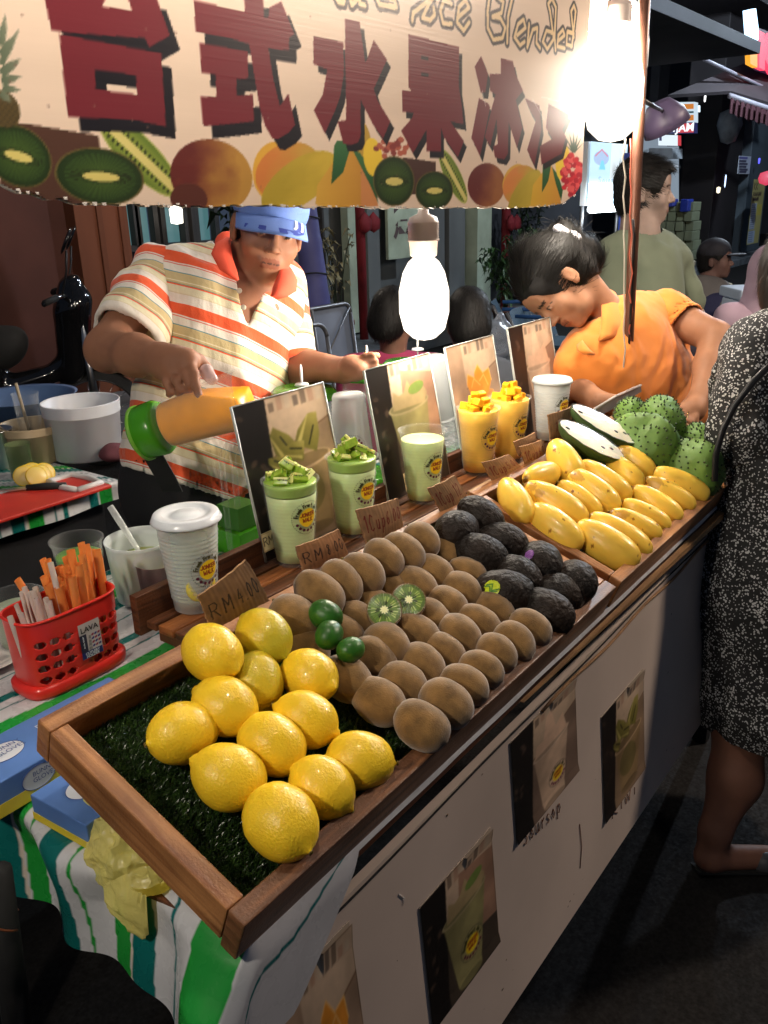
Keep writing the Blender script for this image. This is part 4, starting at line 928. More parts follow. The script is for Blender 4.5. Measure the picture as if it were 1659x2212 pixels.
# kiwi chunk geometry
KFL = M('kiwi_flesh', tuple(lin((156, 186, 66))), .18, sss=.4, var=.3, vscale=90); KCORE = M('kiwi_core', tuple(lin((214, 218, 130))), .3, sss=.3); SEED = M('kiwi_seed', (.01, .01, .008), .4)
def kiwi_chunk(parent, c, sz, seed):
    r = random.Random(seed); R = np.array(Matrix.Rotation(r.uniform(0, 6), 3, 'Z')@Matrix.Rotation(r.uniform(-.9, .9), 3, 'X')@Matrix.Rotation(r.uniform(-.7, .7), 3, 'Y'))
    a, b_, c_ = sz*r.uniform(.8, 1.3), sz*r.uniform(.45, .6), sz*r.uniform(.45, .65)
    P = np.array([(-a, -b_, -c_), (a, -b_, -c_), (a*.9, b_, -c_), (-a*.95, b_, -c_), (-a*.9, -b_*.8, c_), (a*.95, -b_*.9, c_), (a*.8, b_*.7, c_*.8), (-a*.85, b_*.8, c_)])
    o = MB().hexa(P@R.T+c).build('kiwi_chunk', KFL, parent, smooth=False); bevel(o, sz*.12, 2)
    cb = MB().box((-a*.9, -b_*1.02, c_*.35), (a*.9, b_*.4, c_*1.03), R, c).build('core', KCORE, o, smooth=False); bevel(cb, sz*.05, 1)
    s = MB()
    for k in range(14):
        u = r.uniform(-.85, .85)*a; s.lathe([(0, -.0012), (.0008, 0), (0, .0012)], 5, R=R, o=np.array(c)+R@np.array([u, r.uniform(-1.03, -.9)*b_, c_*.2+r.uniform(-.15, .15)*c_]))
        s.lathe([(0, -.0012), (.0008, 0), (0, .0012)], 5, R=R, o=np.array(c)+R@np.array([u, r.uniform(-.2, .5)*b_, c_*r.uniform(1.0, 1.04)]))
    s.build('seeds', SEED, o, kind='stuff')
def kiwi_cup(px, py, lab, seed, R0=1.):
    t = cup(px, py, RZ, lab); cup_shell(t); fill(t, .128, J_KIWI); fill(t, .147, J_KIWI2, 'syrup', z0=.1285)
    logo_on(t, az0+.5, .092, .030, taper(CRB, CRT, CUPH)); r = random.Random(seed)
    for k in range(13):
        a = k*2.4; rr = .010+.0235*math.sqrt((k % 7)/7); z = CUPH+.003+(.012 if k > 7 else 0)+(.012 if k > 10 else 0); rr *= (1, .75, .3)[(k > 7)+(k > 10)]
        kiwi_chunk(t, np.array([rr*math.cos(a), rr*math.sin(a), z+r.uniform(-.002, .003)]), .0125, seed*50+k)
kiwi_cup(638, 1212, 'cup of green smoothie piled with kiwi chunks behind the RM 8.00 card', 1)
kiwi_cup(766, 1150, 'cup of green smoothie heaped with kiwi chunks behind the nearest 1Cup card', 2)
t = cup(914, 1080, RZ, 'open cup of pale green avocado shake glowing under the lamp'); cup_shell(t); fill(t, .132, J_LIME); logo_on(t, az0+.45, .082, .030, taper(CRB, CRT, CUPH))
MCH = M('mango_flesh', tuple(lin((250, 186, 40))), .2, sss=.4, var=.12, vscale=60)
def mango_cup(px, py, lab, seed):
    t = cup(px, py, RZ, lab); cup_shell(t); fill(t, .146, J_MANGO); logo_on(t, az0+.5, .088, .030, taper(CRB, CRT, CUPH)); r = random.Random(seed)
    for k in range(15):
        a = k*2.4; rr = .008+.026*math.sqrt((k % 8)/8); z = CUPH+.002+(.014 if k > 8 else 0)+(.012 if k > 12 else 0); rr *= (1, .7, .3)[(k > 8)+(k > 12)]
        R = np.array(Matrix.Rotation(r.uniform(0, 6), 3, 'Z')@Matrix.Rotation(r.uniform(-.5, .5), 3, 'X')); s = .0095*r.uniform(.8, 1.2)
        bevel(MB().box((-s, -s*.8, -s*.8), (s, s*.8, s*.8), R, (rr*math.cos(a), rr*math.sin(a), z)).build('mango_cube', MCH, t, smooth=False), s*.2, 2)
mango_cup(1032, 1020, 'cup of yellow mango shake with mango cubes, the nearer of two', 5)
mango_cup(1098, 992, 'cup of mango shake half hidden behind the other mango cup', 6)
t = cup(1188, 946, RZ, 'tall lidded cup of white soursop shake at the far end of the rack'); cup_shell(t, mat=FROST); fill(t, .147, J_MILK); logo_on(t, az0+.45, .09, .030, taper(CRB, CRT, CUPH))
MB().lathe([(0, CUPH+.004), (.045, CUPH+.004), (.0475, CUPH+.006), (.0515, CUPH-.002), (.050, CUPH-.004), (.047, CUPH+.002), (0, CUPH+.002)], 40, cap=False).build('lid', FROST, t)
p = onz(1205, 960, RZ); 

# ---- slatted rack the cups stand on
rk = thing('cup_rack', 'slatted dark wooden rack behind the trays carrying the sample cups', 'rack', (1.4, .93, .88))
for k, (y0, y1) in enumerate(((.856, .888), (.894, .926), (.932, .964), (.970, .992))): board('slat', (.70, y0, RZ-.014), (2.25, y1, RZ-.001), WOOD_D if k % 2 else WOOD, rk, world=True)
board('back_board', (.69, .996, RZ-.025), (2.25, 1.012, RZ+.040), WOOD_D, rk, world=True)
for x in (.72, 1.2, 1.7, 2.2): board('bearer', (x, .858, RZ-.045), (x+.025, .992, RZ-.0145), WOOD_D, rk, world=True)
for x in (.74, 2.18): board('foot', (x, .87, ZT+.002), (x+.03, .985, RZ-.0455), WOOD_D, rk, world=True)

# ---- trays
def tmat(x=0, v=0, n=0): return m4(np.stack([TX, TV, TN], 1), twor((x, v, n)))
TW, TH, RT = .320, .050, .022
TURF = M('turf_blade', tuple(lin((52, 78, 30))), .28, var=.4, vscale=60, col2=tuple(lin((26, 46, 16))))
TURFB = M('turf_backing', (.012, .018, .008), .9, var=.3)
def make_tray(x0, L, lab, wood_f, wood_s, nblades, seed, xlim=None):
    t = thing('fruit_tray', lab, 'tray', twor((x0, 0, 0)), np.stack([TX, TV, TN], 1))
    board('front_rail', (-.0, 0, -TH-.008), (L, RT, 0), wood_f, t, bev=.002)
    board('back_rail', (-.0, TW-RT, -TH), (L, TW, 0), wood_s, t, bev=.002)
    board('side_rail', (.0, RT+.0008, -TH), (RT, TW-RT-.0008, -.0006), wood_s, t, bev=.002)
    board('side_rail', (L-RT, RT+.0008, -TH), (L, TW-RT-.0008, -.0006), wood_s, t, bev=.002)
    board('base', (RT, RT, -TH+.004), (L-RT, TW-RT, -TH+.010), TURFB, t, bev=0)
    rs = np.random.RandomState(seed); n = nblades
    bx = rs.uniform(RT+.001, (xlim or L)-RT-.001, n); bv = rs.uniform(RT+.001, TW-RT-.001, n); bz = -TH+.010
    a = rs.uniform(0, 2*PI, n); ln = rs.uniform(.5, 1, n)*.0085; w = .00062; le = rs.uniform(.1, 1.1, n)*ln
    base = np.stack([bx, bv, np.full(n, bz)], 1); sd = np.stack([-np.sin(a), np.cos(a), 0*a], 1)*w; d = np.stack([np.cos(a), np.sin(a), 0*a], 1)
    mid = base+d*(le*.35)[:, None]+np.array([0, 0, 1])*(ln*.6)[:, None]; tip = base+d*le[:, None]+np.array([0, 0, 1])*(ln*.95)[:, None]
    # four points: base-, base+, mid+, mid-, tip
    V = np.stack([base-sd, base+sd, mid+sd*.8, mid-sd*.8, tip+sd*.15, tip-sd*.15], 1).reshape(-1, 3)
    i = np.arange(n)[:, None]*6; F = np.concatenate([i+np.array([[0, 1, 2, 3]]), i+np.array([[3, 2, 4, 5]])])
    mesh('turf', V, F, TURF, t, kind='stuff', smooth=False)
    return t
TWOOD = Mwood('tray_wood', tuple(lin((200, 142, 90))), tuple(lin((132, 80, 46))), .36, .8)
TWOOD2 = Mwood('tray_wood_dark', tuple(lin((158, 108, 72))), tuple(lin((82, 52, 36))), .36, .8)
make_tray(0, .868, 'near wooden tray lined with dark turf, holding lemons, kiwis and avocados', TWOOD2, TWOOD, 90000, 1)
make_tray(.890, .868, 'far wooden tray of yellow mangoes and green soursops', TWOOD, TWOOD, 26000, 2)
sp = board('support_block', (.50, .70, ZT+.002), (.62, .77, 1.037-.066), WOOD_D, None); tag(sp, 'dark wooden block propping the near tray from below', 'block')
sp = board('support_block', (1.9, .70, ZT+.002), (2.05, .77, 1.037-.066), WOOD_D, None); tag(sp, 'dark wooden block propping the far tray from below', 'block')
FLOOR_N = -TH+.018

# ---- fruit
def noisy(V, amp, sc, seed=0): n = V/np.linalg.norm(V, axis=1)[:, None]; return V+n*(amp*(fbm(V*sc+seed*3.7)-.47))[:, None]
def revolve(prof, n, seed, amp, sc, bend=0):
    m = MB().lathe(prof, n, cap=False); V = np.array(m.V); V = noisy(V+1e-7, amp, sc, seed)
    if bend: V[:, 0] += bend*(V[:, 2]**2-V[:, 2].max()**2*.3)
    return V, m.F
LEM = M('lemon_peel', tuple(lin((246, 204, 44))), .33, sss=.12, bump=.75, bscale=330, var=.10, vscale=16, coat=.15, rvar=.05)
LEMG = M('lemon_peel_green', tuple(lin((228, 190, 40))), .32, sss=.2, bump=.75, bscale=330, coat=.12, col2=tuple(lin((170, 170, 50))), vscale=14)
NAV_ = M('lemon_stem', tuple(lin((110, 92, 40))), .8)
def lemon_geo(seed, r=.0355, L=.047):
    P = []; n = 34; Lb = L*.90
    for k in range(n+1):
        t = k/n; z = -L+2*L*t; u = z/Lb; rr = r*math.sqrt(max(0, 1-(min(1, abs(u))**2.0))) if abs(u) < 1 else 0
        q = (z-L*.70)/(L*.30); rr = max(rr, .0098*math.sqrt(max(0, 1-q*q)) if q > -.6 else 0); q = (-z-L*.80)/(L*.16); rr = max(rr, .0075*math.sqrt(max(0, 1-q*q)) if q > -.5 else 0)
        P.append((rr, z))
    P[0] = (0, P[0][1]); P[-1] = (0, P[-1][1])
    return revolve(P, 36, seed, .0075, 22)
LG = [lemon_geo(i) for i in range(4)]; LG = [(V+0, F) for V, F in LG]
def on_tray(px, py, h): return tray(px, py, h)
lem = [  # x, y, nub direction in the picture (degrees), layer lift, label
 (458, 1410, -40, .030, 'lemon resting high against the back rail, stem end to the right'),
 (570, 1375, 140, .020, 'lemon with a scarred greenish tip standing tallest beside the near cardboard price card'),
 (553, 1475, 100, -.002, 'greenish lemon sunk behind three others below the near price card'),
 (668, 1460, -40, .006, 'lemon next to the small limes, its nub pointing down toward the kiwis'),
 (395, 1582, 20, -.004, 'lemon furthest left, standing alone on the turf'),
 (485, 1527, 150, .006, 'lemon in the middle of the left column, nub up left'),
 (587, 1610, 150, .002, 'lemon at the centre of the group, nub up left'),
 (660, 1555, -25, .004, 'oblong lemon lying between the centre lemon and the kiwis, nub to the right'),
 (495, 1677, 160, -.002, 'lemon on open turf just above the frontmost one'),
 (695, 1702, 150, -.002, 'lemon second nearest along the front rail, pale nub at upper left'),
 (778, 1645, 178, -.002, 'lemon in the row along the front rail closest to the kiwis'),
 (607, 1774, 130, .004, 'frontmost lemon, nearest the corner of the tray'),
]
def image_dir(px, py, deg, h, L=20):
    a = math.radians(deg); p = tray(px, py, h); q = tray(px+L*math.cos(a), py-L*math.sin(a), h); d = q-p; return d/np.linalg.norm(d)
for i, (px, py, ang, hh, lab) in enumerate(lem):
    h = FLOOR_N+.0365+hh+.006; c = on_tray(px, py, h); d = image_dir(px, py, ang, h); d = d+TN*rnd.uniform(-.1, .35); d = d/np.linalg.norm(d)
    R = frame(np.cross(d, (.3, .2, 1)), d); V, F = LG[i % 4]; s = (.94, .92, .92, .93, .95, .94, .96, .93, .97, .90, .95, 1.01)[i]
    t = thing('lemon', lab, 'lemon', c, R, 'lemons in the near tray')
    mesh('peel', V*s, F, LEMG if i in (1, 2) else LEM, t)
    MB().lathe([(0, -.0475*s), (.0028, -.0478*s), (.003, -.0468*s), (0, -.0462*s)], 8).build('stem_scar', NAV_, t)

KSK = M('kiwi_skin', tuple(lin((142, 108, 64))), .95, bump=.5, bscale=500, var=.25, vscale=60, sheen=.5, spec=.15, col2=tuple(lin((108, 82, 48))))
def kiwi_geo(seed, r=.0268, L=.0345):
    P = []
    for k in range(21):
        u = -1+2*k/20; P.append((r*math.sqrt(max(0, 1-abs(u)**2.15)), L*u))
    P[0] = (0, -L); P[-1] = (0, L); return revolve(P, 28, seed, .0055, 30)
KG = []
for i in range(5):
    V, F = kiwi_geo(20+i); me_o = mesh('kiwi', V, F, KSK); KG.append(me_o.data); world_off = me_o.location.copy(); bpy.data.objects.remove(me_o)
    for v in KG[-1].vertices: v.co += world_off
TIP = MB().lathe([(0, -.0012), (.0035, -.0008), (.002, .0018), (0, .003)], 7).build('kiwi_tip', NAV_); TIPM = TIP.data; bpy.data.objects.remove(TIP)
rows = {
 'against the front rail': [(835, 1180, .02), (965, 1060, .02), (1065, 965, .01), (1157, 880, .01), (1240, 790, .01), (1335, 730, .01), (1420, 655, .01)],
 'one back from the front rail': [(605, 1052, .0), (735, 960, .0), (838, 860, .0), (955, 785, .0), (1035, 695, .0), (1140, 630, .0), (1228, 560, .0)],
 'in the middle of the tray': [(430, 930, 0), (575, 820, 0), (645, 745, .005), (795, 680, 0), (885, 600, -.004), (970, 525, 0), (1050, 455, 0), (1080, 360, 0)],
 'one short of the back row': [(210, 760, -.008), (400, 690, -.01), (480, 615, -.004), (575, 540, -.01), (680, 445, -.01), (800, 425, 0), (900, 360, 0), (965, 245, 0)],
 'stacked along the back rail': [(150, 605, .014), (282, 470, .022), (400, 410, .022), (515, 365, .022), (628, 283, .022), (735, 248, .022), (835, 180, .022)],
}
ordn = ['nearest the lemons', 'second from the lemons', 'third from the lemons', 'fourth from the lemons', 'fifth from the lemons', 'sixth from the lemons', 'seventh from the lemons', 'last before the avocados']
cnt = 0
for rn, lst in rows.items():
    for i, (qx, qy, hh) in enumerate(lst):
        px, py = qx*.4+577.3, qy*.4+1094.9; h = FLOOR_N+.0255+.004+hh; c = tray(px, py, h)
        ang = rnd.uniform(-.22, .22)+(-.05); ax = TV*math.cos(ang)+TX*math.sin(ang)+TN*(.25 if rn.startswith('stacked') else rnd.uniform(-.08, .15))
        R = frame(np.cross(ax, TN), ax); t = thing('kiwi', 'furry brown kiwi in the row %s, %s' % (rn, ordn[i] if not (i == len(lst)-1 and i == 7) else ordn[7]), 'kiwi', c, R, 'kiwis in the near tray')
        s = rnd.uniform(.97, 1.06)*(1.08 if (rn.startswith('stacked') and i < 6) else 1.03 if i == 0 else 1); sl = Matrix.Diagonal((s*rnd.uniform(.97, 1.03), s*rnd.uniform(.95, 1.03), s*rnd.uniform(.96, 1.05))).to_4x4()
        o = bpy.data.objects.new('skin', KG[cnt % 5]); COL.objects.link(o); o.parent = t; o.matrix_local = sl@Matrix.Rotation(rnd.uniform(0, 6), 4, 'Z')
        o = bpy.data.objects.new('stem_tip', TIPM); COL.objects.link(o); o.parent = t; o.location = (0, 0, .0335*s); cnt += 1
# halved kiwis
def kiwi_face(rad=.0255, n=48, m=26, seed=1):
    V = []; C = []; F = []
    for j in range(m+1):
        r = j/m
        for i in range(n*2):
            a = 2*PI*i/(n*2); V.append((rad*r*math.cos(a)*1.0, rad*r*math.sin(a)*.93, .0006*math.sin(a*30)*(r > .3)))
            core = .22+.04*math.sin(a*9); rays = .5+.5*math.sin(a*34+math.sin(a*7)*2)
            if r < core: c = np.array((216, 216, 140.))
            else:
                u = (r-core)/(1-core); c = mixc((96, 128, 44), (112, 146, 50), np.array(u)); c = c*(.75+.35*rays*(u < .75))
                if .03 < u < .38 and rays > .72: c = np.array((24., 24, 14))
                if .3 < u < .7 and rays < .12: c = np.array((190., 204, 110))
            if r > .95: c = np.array((120, 104, 60.))
            C.append(c)
    N = n*2
    F = np.array([(j*N+i, (j+1)*N+i, (j+1)*N+(i+1) % N, j*N+(i+1) % N) for j in range(m) for i in range(N)])
    return np.array(V), F, lin(np.array(C)).astype(np.float32)
FL_ = kiwi_face(); WET = M('wet_print', attr='Col', rough=.2, sss=.1)
for (qx, qy, dx, lab) in ((765, 500, .2, 'halved kiwi showing its green face and seeds, the higher of the two'), (632, 555, -.1, 'halved kiwi showing its cut face, the lower left of the two')):
    px, py = qx*.4+577.3, qy*.4+1094.9; c = tray(px, py, FLOOR_N+.064); z = CAM-c; z = z/np.linalg.norm(z); z = z+np.array([0, 0, .65])+TX*dx*.5; z = z/np.linalg.norm(z)
    R = frame(np.cross(z, (.2, .5, 1)), z); t = thing('halved_kiwi', lab, 'kiwi half', c, R, 'halved kiwis on top of the whole ones')
    mesh('cut_face', FL_[0], FL_[1], WET, t, col=FL_[2])
    MB().lathe([(.0258, -.0004)]+[(.0262*math.sqrt(1-u**2.2), -.027*u) for u in np.linspace(0, 1, 12)], 28, sy=.94, cap=False).build('skin', KSK, t)
LIME = M('lime_peel', tuple(lin((44, 96, 26))), .38, bump=.3, bscale=300, var=.25, vscale=40, sss=.1)
for (qx, qy, a, s, lab) in ((315, 585, -25, 1.0, 'small dark green lime, the oval one highest on the kiwis'), (333, 690, 60, 1.0, 'small round green lime in the middle of three'), (450, 772, 20, .9, 'small green lime lowest of three, with stem scar')):
    px, py = qx*.4+577.3, qy*.4+1094.9; c = tray(px, py, FLOOR_N+.068); d = image_dir(px, py, a, 0)
    V, F = revolve([(0, -.021)]+[(.0172*math.sqrt(max(0, 1-abs(u)**2.2)), .021*u) for u in np.linspace(-.95, .95, 15)]+[(0, .021)], 24, qx, .004, 30)
    t = thing('lime', lab, 'lime', c, frame(np.cross(d, (.1, .3, 1)), d), 'small limes lying on the kiwis'); mesh('peel', V*s*(1.12 if qx == 315 else 1.02), F, LIME, t)
    MB().lathe([(0, 0), (.002, .0004), (.0012, .001), (0, .001)], 7, o=(0, 0, .0238*s)).build('stem_scar', NAV_, t)
AVO = M('avocado_skin', (.009, .0075, .0065), .52, spec=.22, bump=1., bdist=.005, bscale=110, var=.4, vscale=20, ridge=False, col2=(.022, .014, .010))
def avo_geo(seed):
    P = []
    for k in range(25):
        u = -1+2*k/24; r = .0355*math.sqrt(max(0, 1-abs(u)**2.1))*(1-.17*max(0, u)**1.2); P.append((r, .047*u))
    P[0] = (0, -.047); P[-1] = (0, .047); V, F = revolve(P, 40, seed, .005, 24)
    n = V/np.linalg.norm(V, axis=1)[:, None]; return V+n*(.0016*(vnoise(V*260)-.5)+.001*(vnoise(V*520)-.5))[:, None], F
AG = [avo_geo(60+i) for i in range(3)]
avos = [(355, 475, 150, .018, 'rearmost avocado beside the divider, just right of the 1Cup 12 card'), (230, 545, 30, .016, 'avocado touching the foot of the 1Cup 12 card'), (470, 610, 160, .008, 'oval avocado lying along the divider rail'),
 (352, 680, 160, .006, 'large avocado between the kiwis and the oval one'), (680, 715, 110, .012, 'brownish avocado with a purple sticker near the divider'), (550, 795, 140, .004, 'avocado in the middle of the pile with rough skin'),
 (485, 880, 165, .004, 'avocado with a round yellow green sticker'), (868, 815, 100, .008, 'grey green avocado leaning in the far corner of the tray'), (765, 890, 170, -.004, 'flat lying avocado against the front rail corner'), (710, 980, 150, .002, 'brown glossy avocado nearest the front rail')]
for i, (qx, qy, ang, hh, lab) in enumerate(avos):
    px, py = qx*.4+895.9, qy*.4+929; h = FLOOR_N+.036+hh; c = tray(px, py, h); d = image_dir(px, py, ang, h)+TN*rnd.uniform(-.1, .3); d /= np.linalg.norm(d)
    t = thing('avocado', lab, 'avocado', c, frame(np.cross(d, (.2, .1, 1)), d), 'avocados in the near tray'); V, F = AG[i % 3]; s = 1.0 if i not in (3, 6) else 1.06
    mesh('skin', V*s, F, AVO, t); MB().lathe([(0, -.002), (.004, -.001), (.003, .0015), (0, .002)], 8, o=(0, 0, .0465*s)).build('stem', NAV_, t)
    if i in (6, 4):
        v = CAM-c; v /= np.linalg.norm(v); im = np.array(t.matrix_world.inverted())[:3, :3]; q = v*.0+(v+cR*(-.55 if i == 6 else -.75)+cU*(.25 if i == 6 else .5)); q = im@(q/np.linalg.norm(q)); pts = V*s
        k = int(np.argmax(pts@q/np.linalg.norm(pts, axis=1))); cc = pts[k]; r0 = np.linalg.norm(cc); R = frame(np.cross(q, (.2, 1, .1)), q); cvs = Cv(-1.05, 1.05, -1.05, 1.05, .07, (190, 206, 30)); 
        if i == 6:
            for rr_ in ((-.5, .3), (-.1, .55)): cvs.line([(-.7, rr_[0]), (-.2, rr_[1]), (.3, rr_[0]+.2), (.7, rr_[1])], .16, (60, 120, 30))
        Xg, Yg, Cg, K, Fg = cvs.grid(); keep = (np.hypot(Xg, Yg)[Fg] < 1).all(1); G = np.stack([Xg, Yg, 0*Xg], 1); G, Fg, (Cg,) = compact(G, Fg[keep], Cg)
        if i == 4: Cg[:] = lin((130, 80, 150))
        rad = .0125 if i == 6 else .009; W = cc+(G[:, :1]*R[:, 0]+G[:, 1:2]*R[:, 1])*rad; L_ = np.linalg.norm(W, axis=1)[:, None]; un = W/L_; rr = np.array([np.linalg.norm(pts[np.argmax(pts@u/np.linalg.norm(pts, axis=1))]) for u in un])[:, None]
        mesh('sticker', un*(rr+.0012), Fg, PRINT, t, col=Cg.astype(np.float32))
MAN = M('mango_skin', attr='Col', rough=.34, sss=.22, bump=.12, bscale=60, coat=.1, var=.1, vscale=18)
mng = [((480, 285), (603, 490), 84, 'yellow mango nearest the divider in the back corner, standing slantwise'), ((548, 285), (806, 215), 70, 'yellow mango lying along the back rail behind the cardboard cards'), ((790, 130), (826, 222), 84, 'round-looking yellow mango seen end-on just left of the cut soursop'),
 ((600, 312), (912, 505), 92, 'large yellow mango with a brown patch at its upper end, left of centre'), ((775, 290), (1000, 460), 62, 'yellow mango squeezed between two larger ones near the divider'), ((838, 238), (1085, 432), 80, 'yellow mango with a brown bruise at its top'),
 ((893, 190), (1150, 370), 74, 'yellow mango right of the bruised one below the cut soursop'), ((1050, 160), (1215, 305), 66, 'yellow mango partly covered by plastic film under the cut soursop'), ((1098, 105), (1280, 240), 62, 'yellow mango with black marks next to the whole soursops'),
 ((632, 430), (880, 640), 96, 'plump yellow mango resting against the divider rail'), ((878, 522), (1190, 728), 98, 'frontmost yellow mango by the corner of the tray'), ((945, 475), (1260, 668), 82, 'yellow mango second along the front rail'),
 ((1028, 438), (1350, 590), 66, 'yellow mango third along the front rail with speckles at its top'), ((1102, 382), (1392, 540), 62, 'yellow mango fourth along the front rail'), ((1165, 312), (1445, 490), 66, 'yellow mango fifth along the front rail'),
 ((1235, 272), (1510, 428), 66, 'yellow mango sixth along the front rail, brown at the top'), ((1295, 225), (1575, 366), 70, 'last yellow mango along the front rail beside the soursop')]
def mango_geo(L, r, seed, patch):
    n, m = 36, 30; V = []; 
    for j in range(m+1):
        u = -1+2*j/m
        for i in range(n):
            a = 2*PI*i/n; rr = r*math.sqrt(max(0, 1-abs(u)**2.3))*(1+.10*u*-1); V.append((rr*math.cos(a)*1.03+.10*r*(u*u), rr*math.sin(a)*.9, L*u))
    V = noisy(np.array(V)+1e-7, .004, 16, seed); F = [(j*n+i, j*n+(i+1) % n, (j+1)*n+(i+1) % n, (j+1)*n+i) for j in range(m) for i in range(n)]
    rs = np.random.RandomState(seed); C = np.zeros((len(V), 3))+(248, 190, 36); g = fbm(V*20+seed)[:, None]; C = C*(.92+.16*g)+np.array([0, -14, -6])*(g > .52)
    return V, F, C
def finer(V, F, k=1):
    me = bpy.data.meshes.new('f'); me.from_pydata(V.tolist(), [], F); b = bmesh.new(); b.from_mesh(me); bmesh.ops.subdivide_edges(b, edges=b.edges, cuts=k, use_grid_fill=True, smooth=1.0); b.to_mesh(me); b.free()
    V = np.array([v.co[:] for v in me.vertices]); F = [tuple(p.vertices) for p in me.polygons]; bpy.data.meshes.remove(me); return V, F
for i, (a, b_, w, lab) in enumerate(mng):
    hh = (.012, .020, .026, .010, .006, .012, .012, .016, .018, .004, .004, .004, .004, .004, .006, .008, .012)[i]
    h = FLOOR_N+.034+hh; A = tray(a[0]*.4+895.9, a[1]*.4+929, h+.004); Bq = tray(b_[0]*.4+895.9, b_[1]*.4+929, h-.012); c = (A+Bq)/2; d = A-Bq; L = np.linalg.norm(d)/2
    D = (c-CAM)@cF; r = w*.4*D/FL*1.03; 
    if i == 2: L = .05; d = TV*.8+TX*.3+TN*.3
    L = min(max(L*1.10, r*1.5), r*2.3); R = frame(np.cross(d, (.2, .1, 1)), d)
    V, F, C = mango_geo(L, r, 100+i, i); V, F = finer(V, F, 1); g = fbm(V*20+100+i)[:, None]; C = (np.zeros((len(V), 3))+(250, 204, 78))*(.92+.15*g)
    rs = np.random.RandomState(i); 
    for k in range(9):   # speckles and bruises
        q = V[rs.randint(len(V))]; rad = rs.uniform(.0012, .0035); dd = np.linalg.norm(V-q, axis=1); C[dd < rad] = np.array((150, 96, 30))
    tip = V[:, 2] > L*.93; C[tip] = (140, 100, 40)
    if i in (3, 5, 15, 12, 8, 10):
        q = np.array([r*.3, -r*.6, L*.62]) if i != 10 else np.array([-r*.7, r*.2, L*.2]); dd = np.linalg.norm((V-q)*[1, 1, .8 if i != 10 else .35], axis=1)+.014*(fbm(V*90+i)-.5)*2; m = dd < (.013 if i in (5, 15) else .010); C[m] = C[m]*.65+np.array((130, 84, 40))*.35
    t = thing('mango', lab, 'mango', c, R, 'mangoes in the far tray'); mesh('skin', V, F, MAN, t, col=lin(C).astype(np.float32)); MB().lathe([(0, -.001), (.003, 0), (.002, .003), (0, .004)], 8, o=(.10*r, 0, L*.995)).build('stem', NAV_, t)

SOUR = M('soursop_skin', tuple(lin((98, 132, 56))), .6, bump=.5, bscale=90, var=.3, vscale=22, sss=.1)
SPIK = M('soursop_spine', tuple(lin((46, 62, 28))), .6)
def soursop(px, py, h, rx, L, axis, lab, seed, lumps=.12):
    c = tray(px, py, h); r = random.Random(seed); P = []
    for k in range(25): u = -1+2*k/24; P.append((rx*math.sqrt(max(0, 1-abs(u)**2.2)), L*u))
    P[0] = (0, -L); P[-1] = (0, L); V, F = revolve(P, 48, seed, rx*.62, 17)
    d = np.asarray(axis, float); t = thing('soursop', lab, 'soursop', c, frame(np.cross(d, (.1, .2, 1)), d), 'whole soursops in the far tray'); mesh('skin', V, F, SOUR, t); sp = MB()
    n = 210; ph = PI*(3-math.sqrt(5))
    N_ = V/np.linalg.norm(V, axis=1)[:, None]
    for k in range(n):
        z = 1-2*(k+.5)/n; a = ph*k+r.uniform(-.15, .15); u = np.array([math.sqrt(1-z*z)*math.cos(a), math.sqrt(1-z*z)*math.sin(a), z]); q = V[int(np.argmax(V@u/np.linalg.norm(V, axis=1)))]; 
        nn = q/np.array([rx**2, rx**2, L**2]); nn /= np.linalg.norm(nn); Rr = frame(np.cross(nn, (.3, .9, .2)), nn+np.array([0, 0, -.35])); sp.lathe([(.0030, -.001), (.0014, .0022), (0, .0056)], 5, R=Rr, o=q, cap=False)
    sp.build('spines', SPIK, t, kind='stuff')
soursop(1392, 966, .028, .066, .080, TV*.9+TX*.2, 'large round green soursop nearest the cut halves', 1)
soursop(1424, 912, .044, .054, .072, TX*.9+TV*.4, 'green soursop behind the large one, close to the hand with the ring', 2)
soursop(1362, 893, .028, .038, .048, TX+TV*.3, 'small green soursop against the back rail', 3)
soursop(1494, 1010, .026, .064, .078, TV*.8+TX*.4, 'green soursop at the far end beside the patterned dress', 4)
soursop(1508, 955, .036, .042, .056, TX*.8+TV*.5, 'small rough soursop between the hand and the patterned dress', 5)
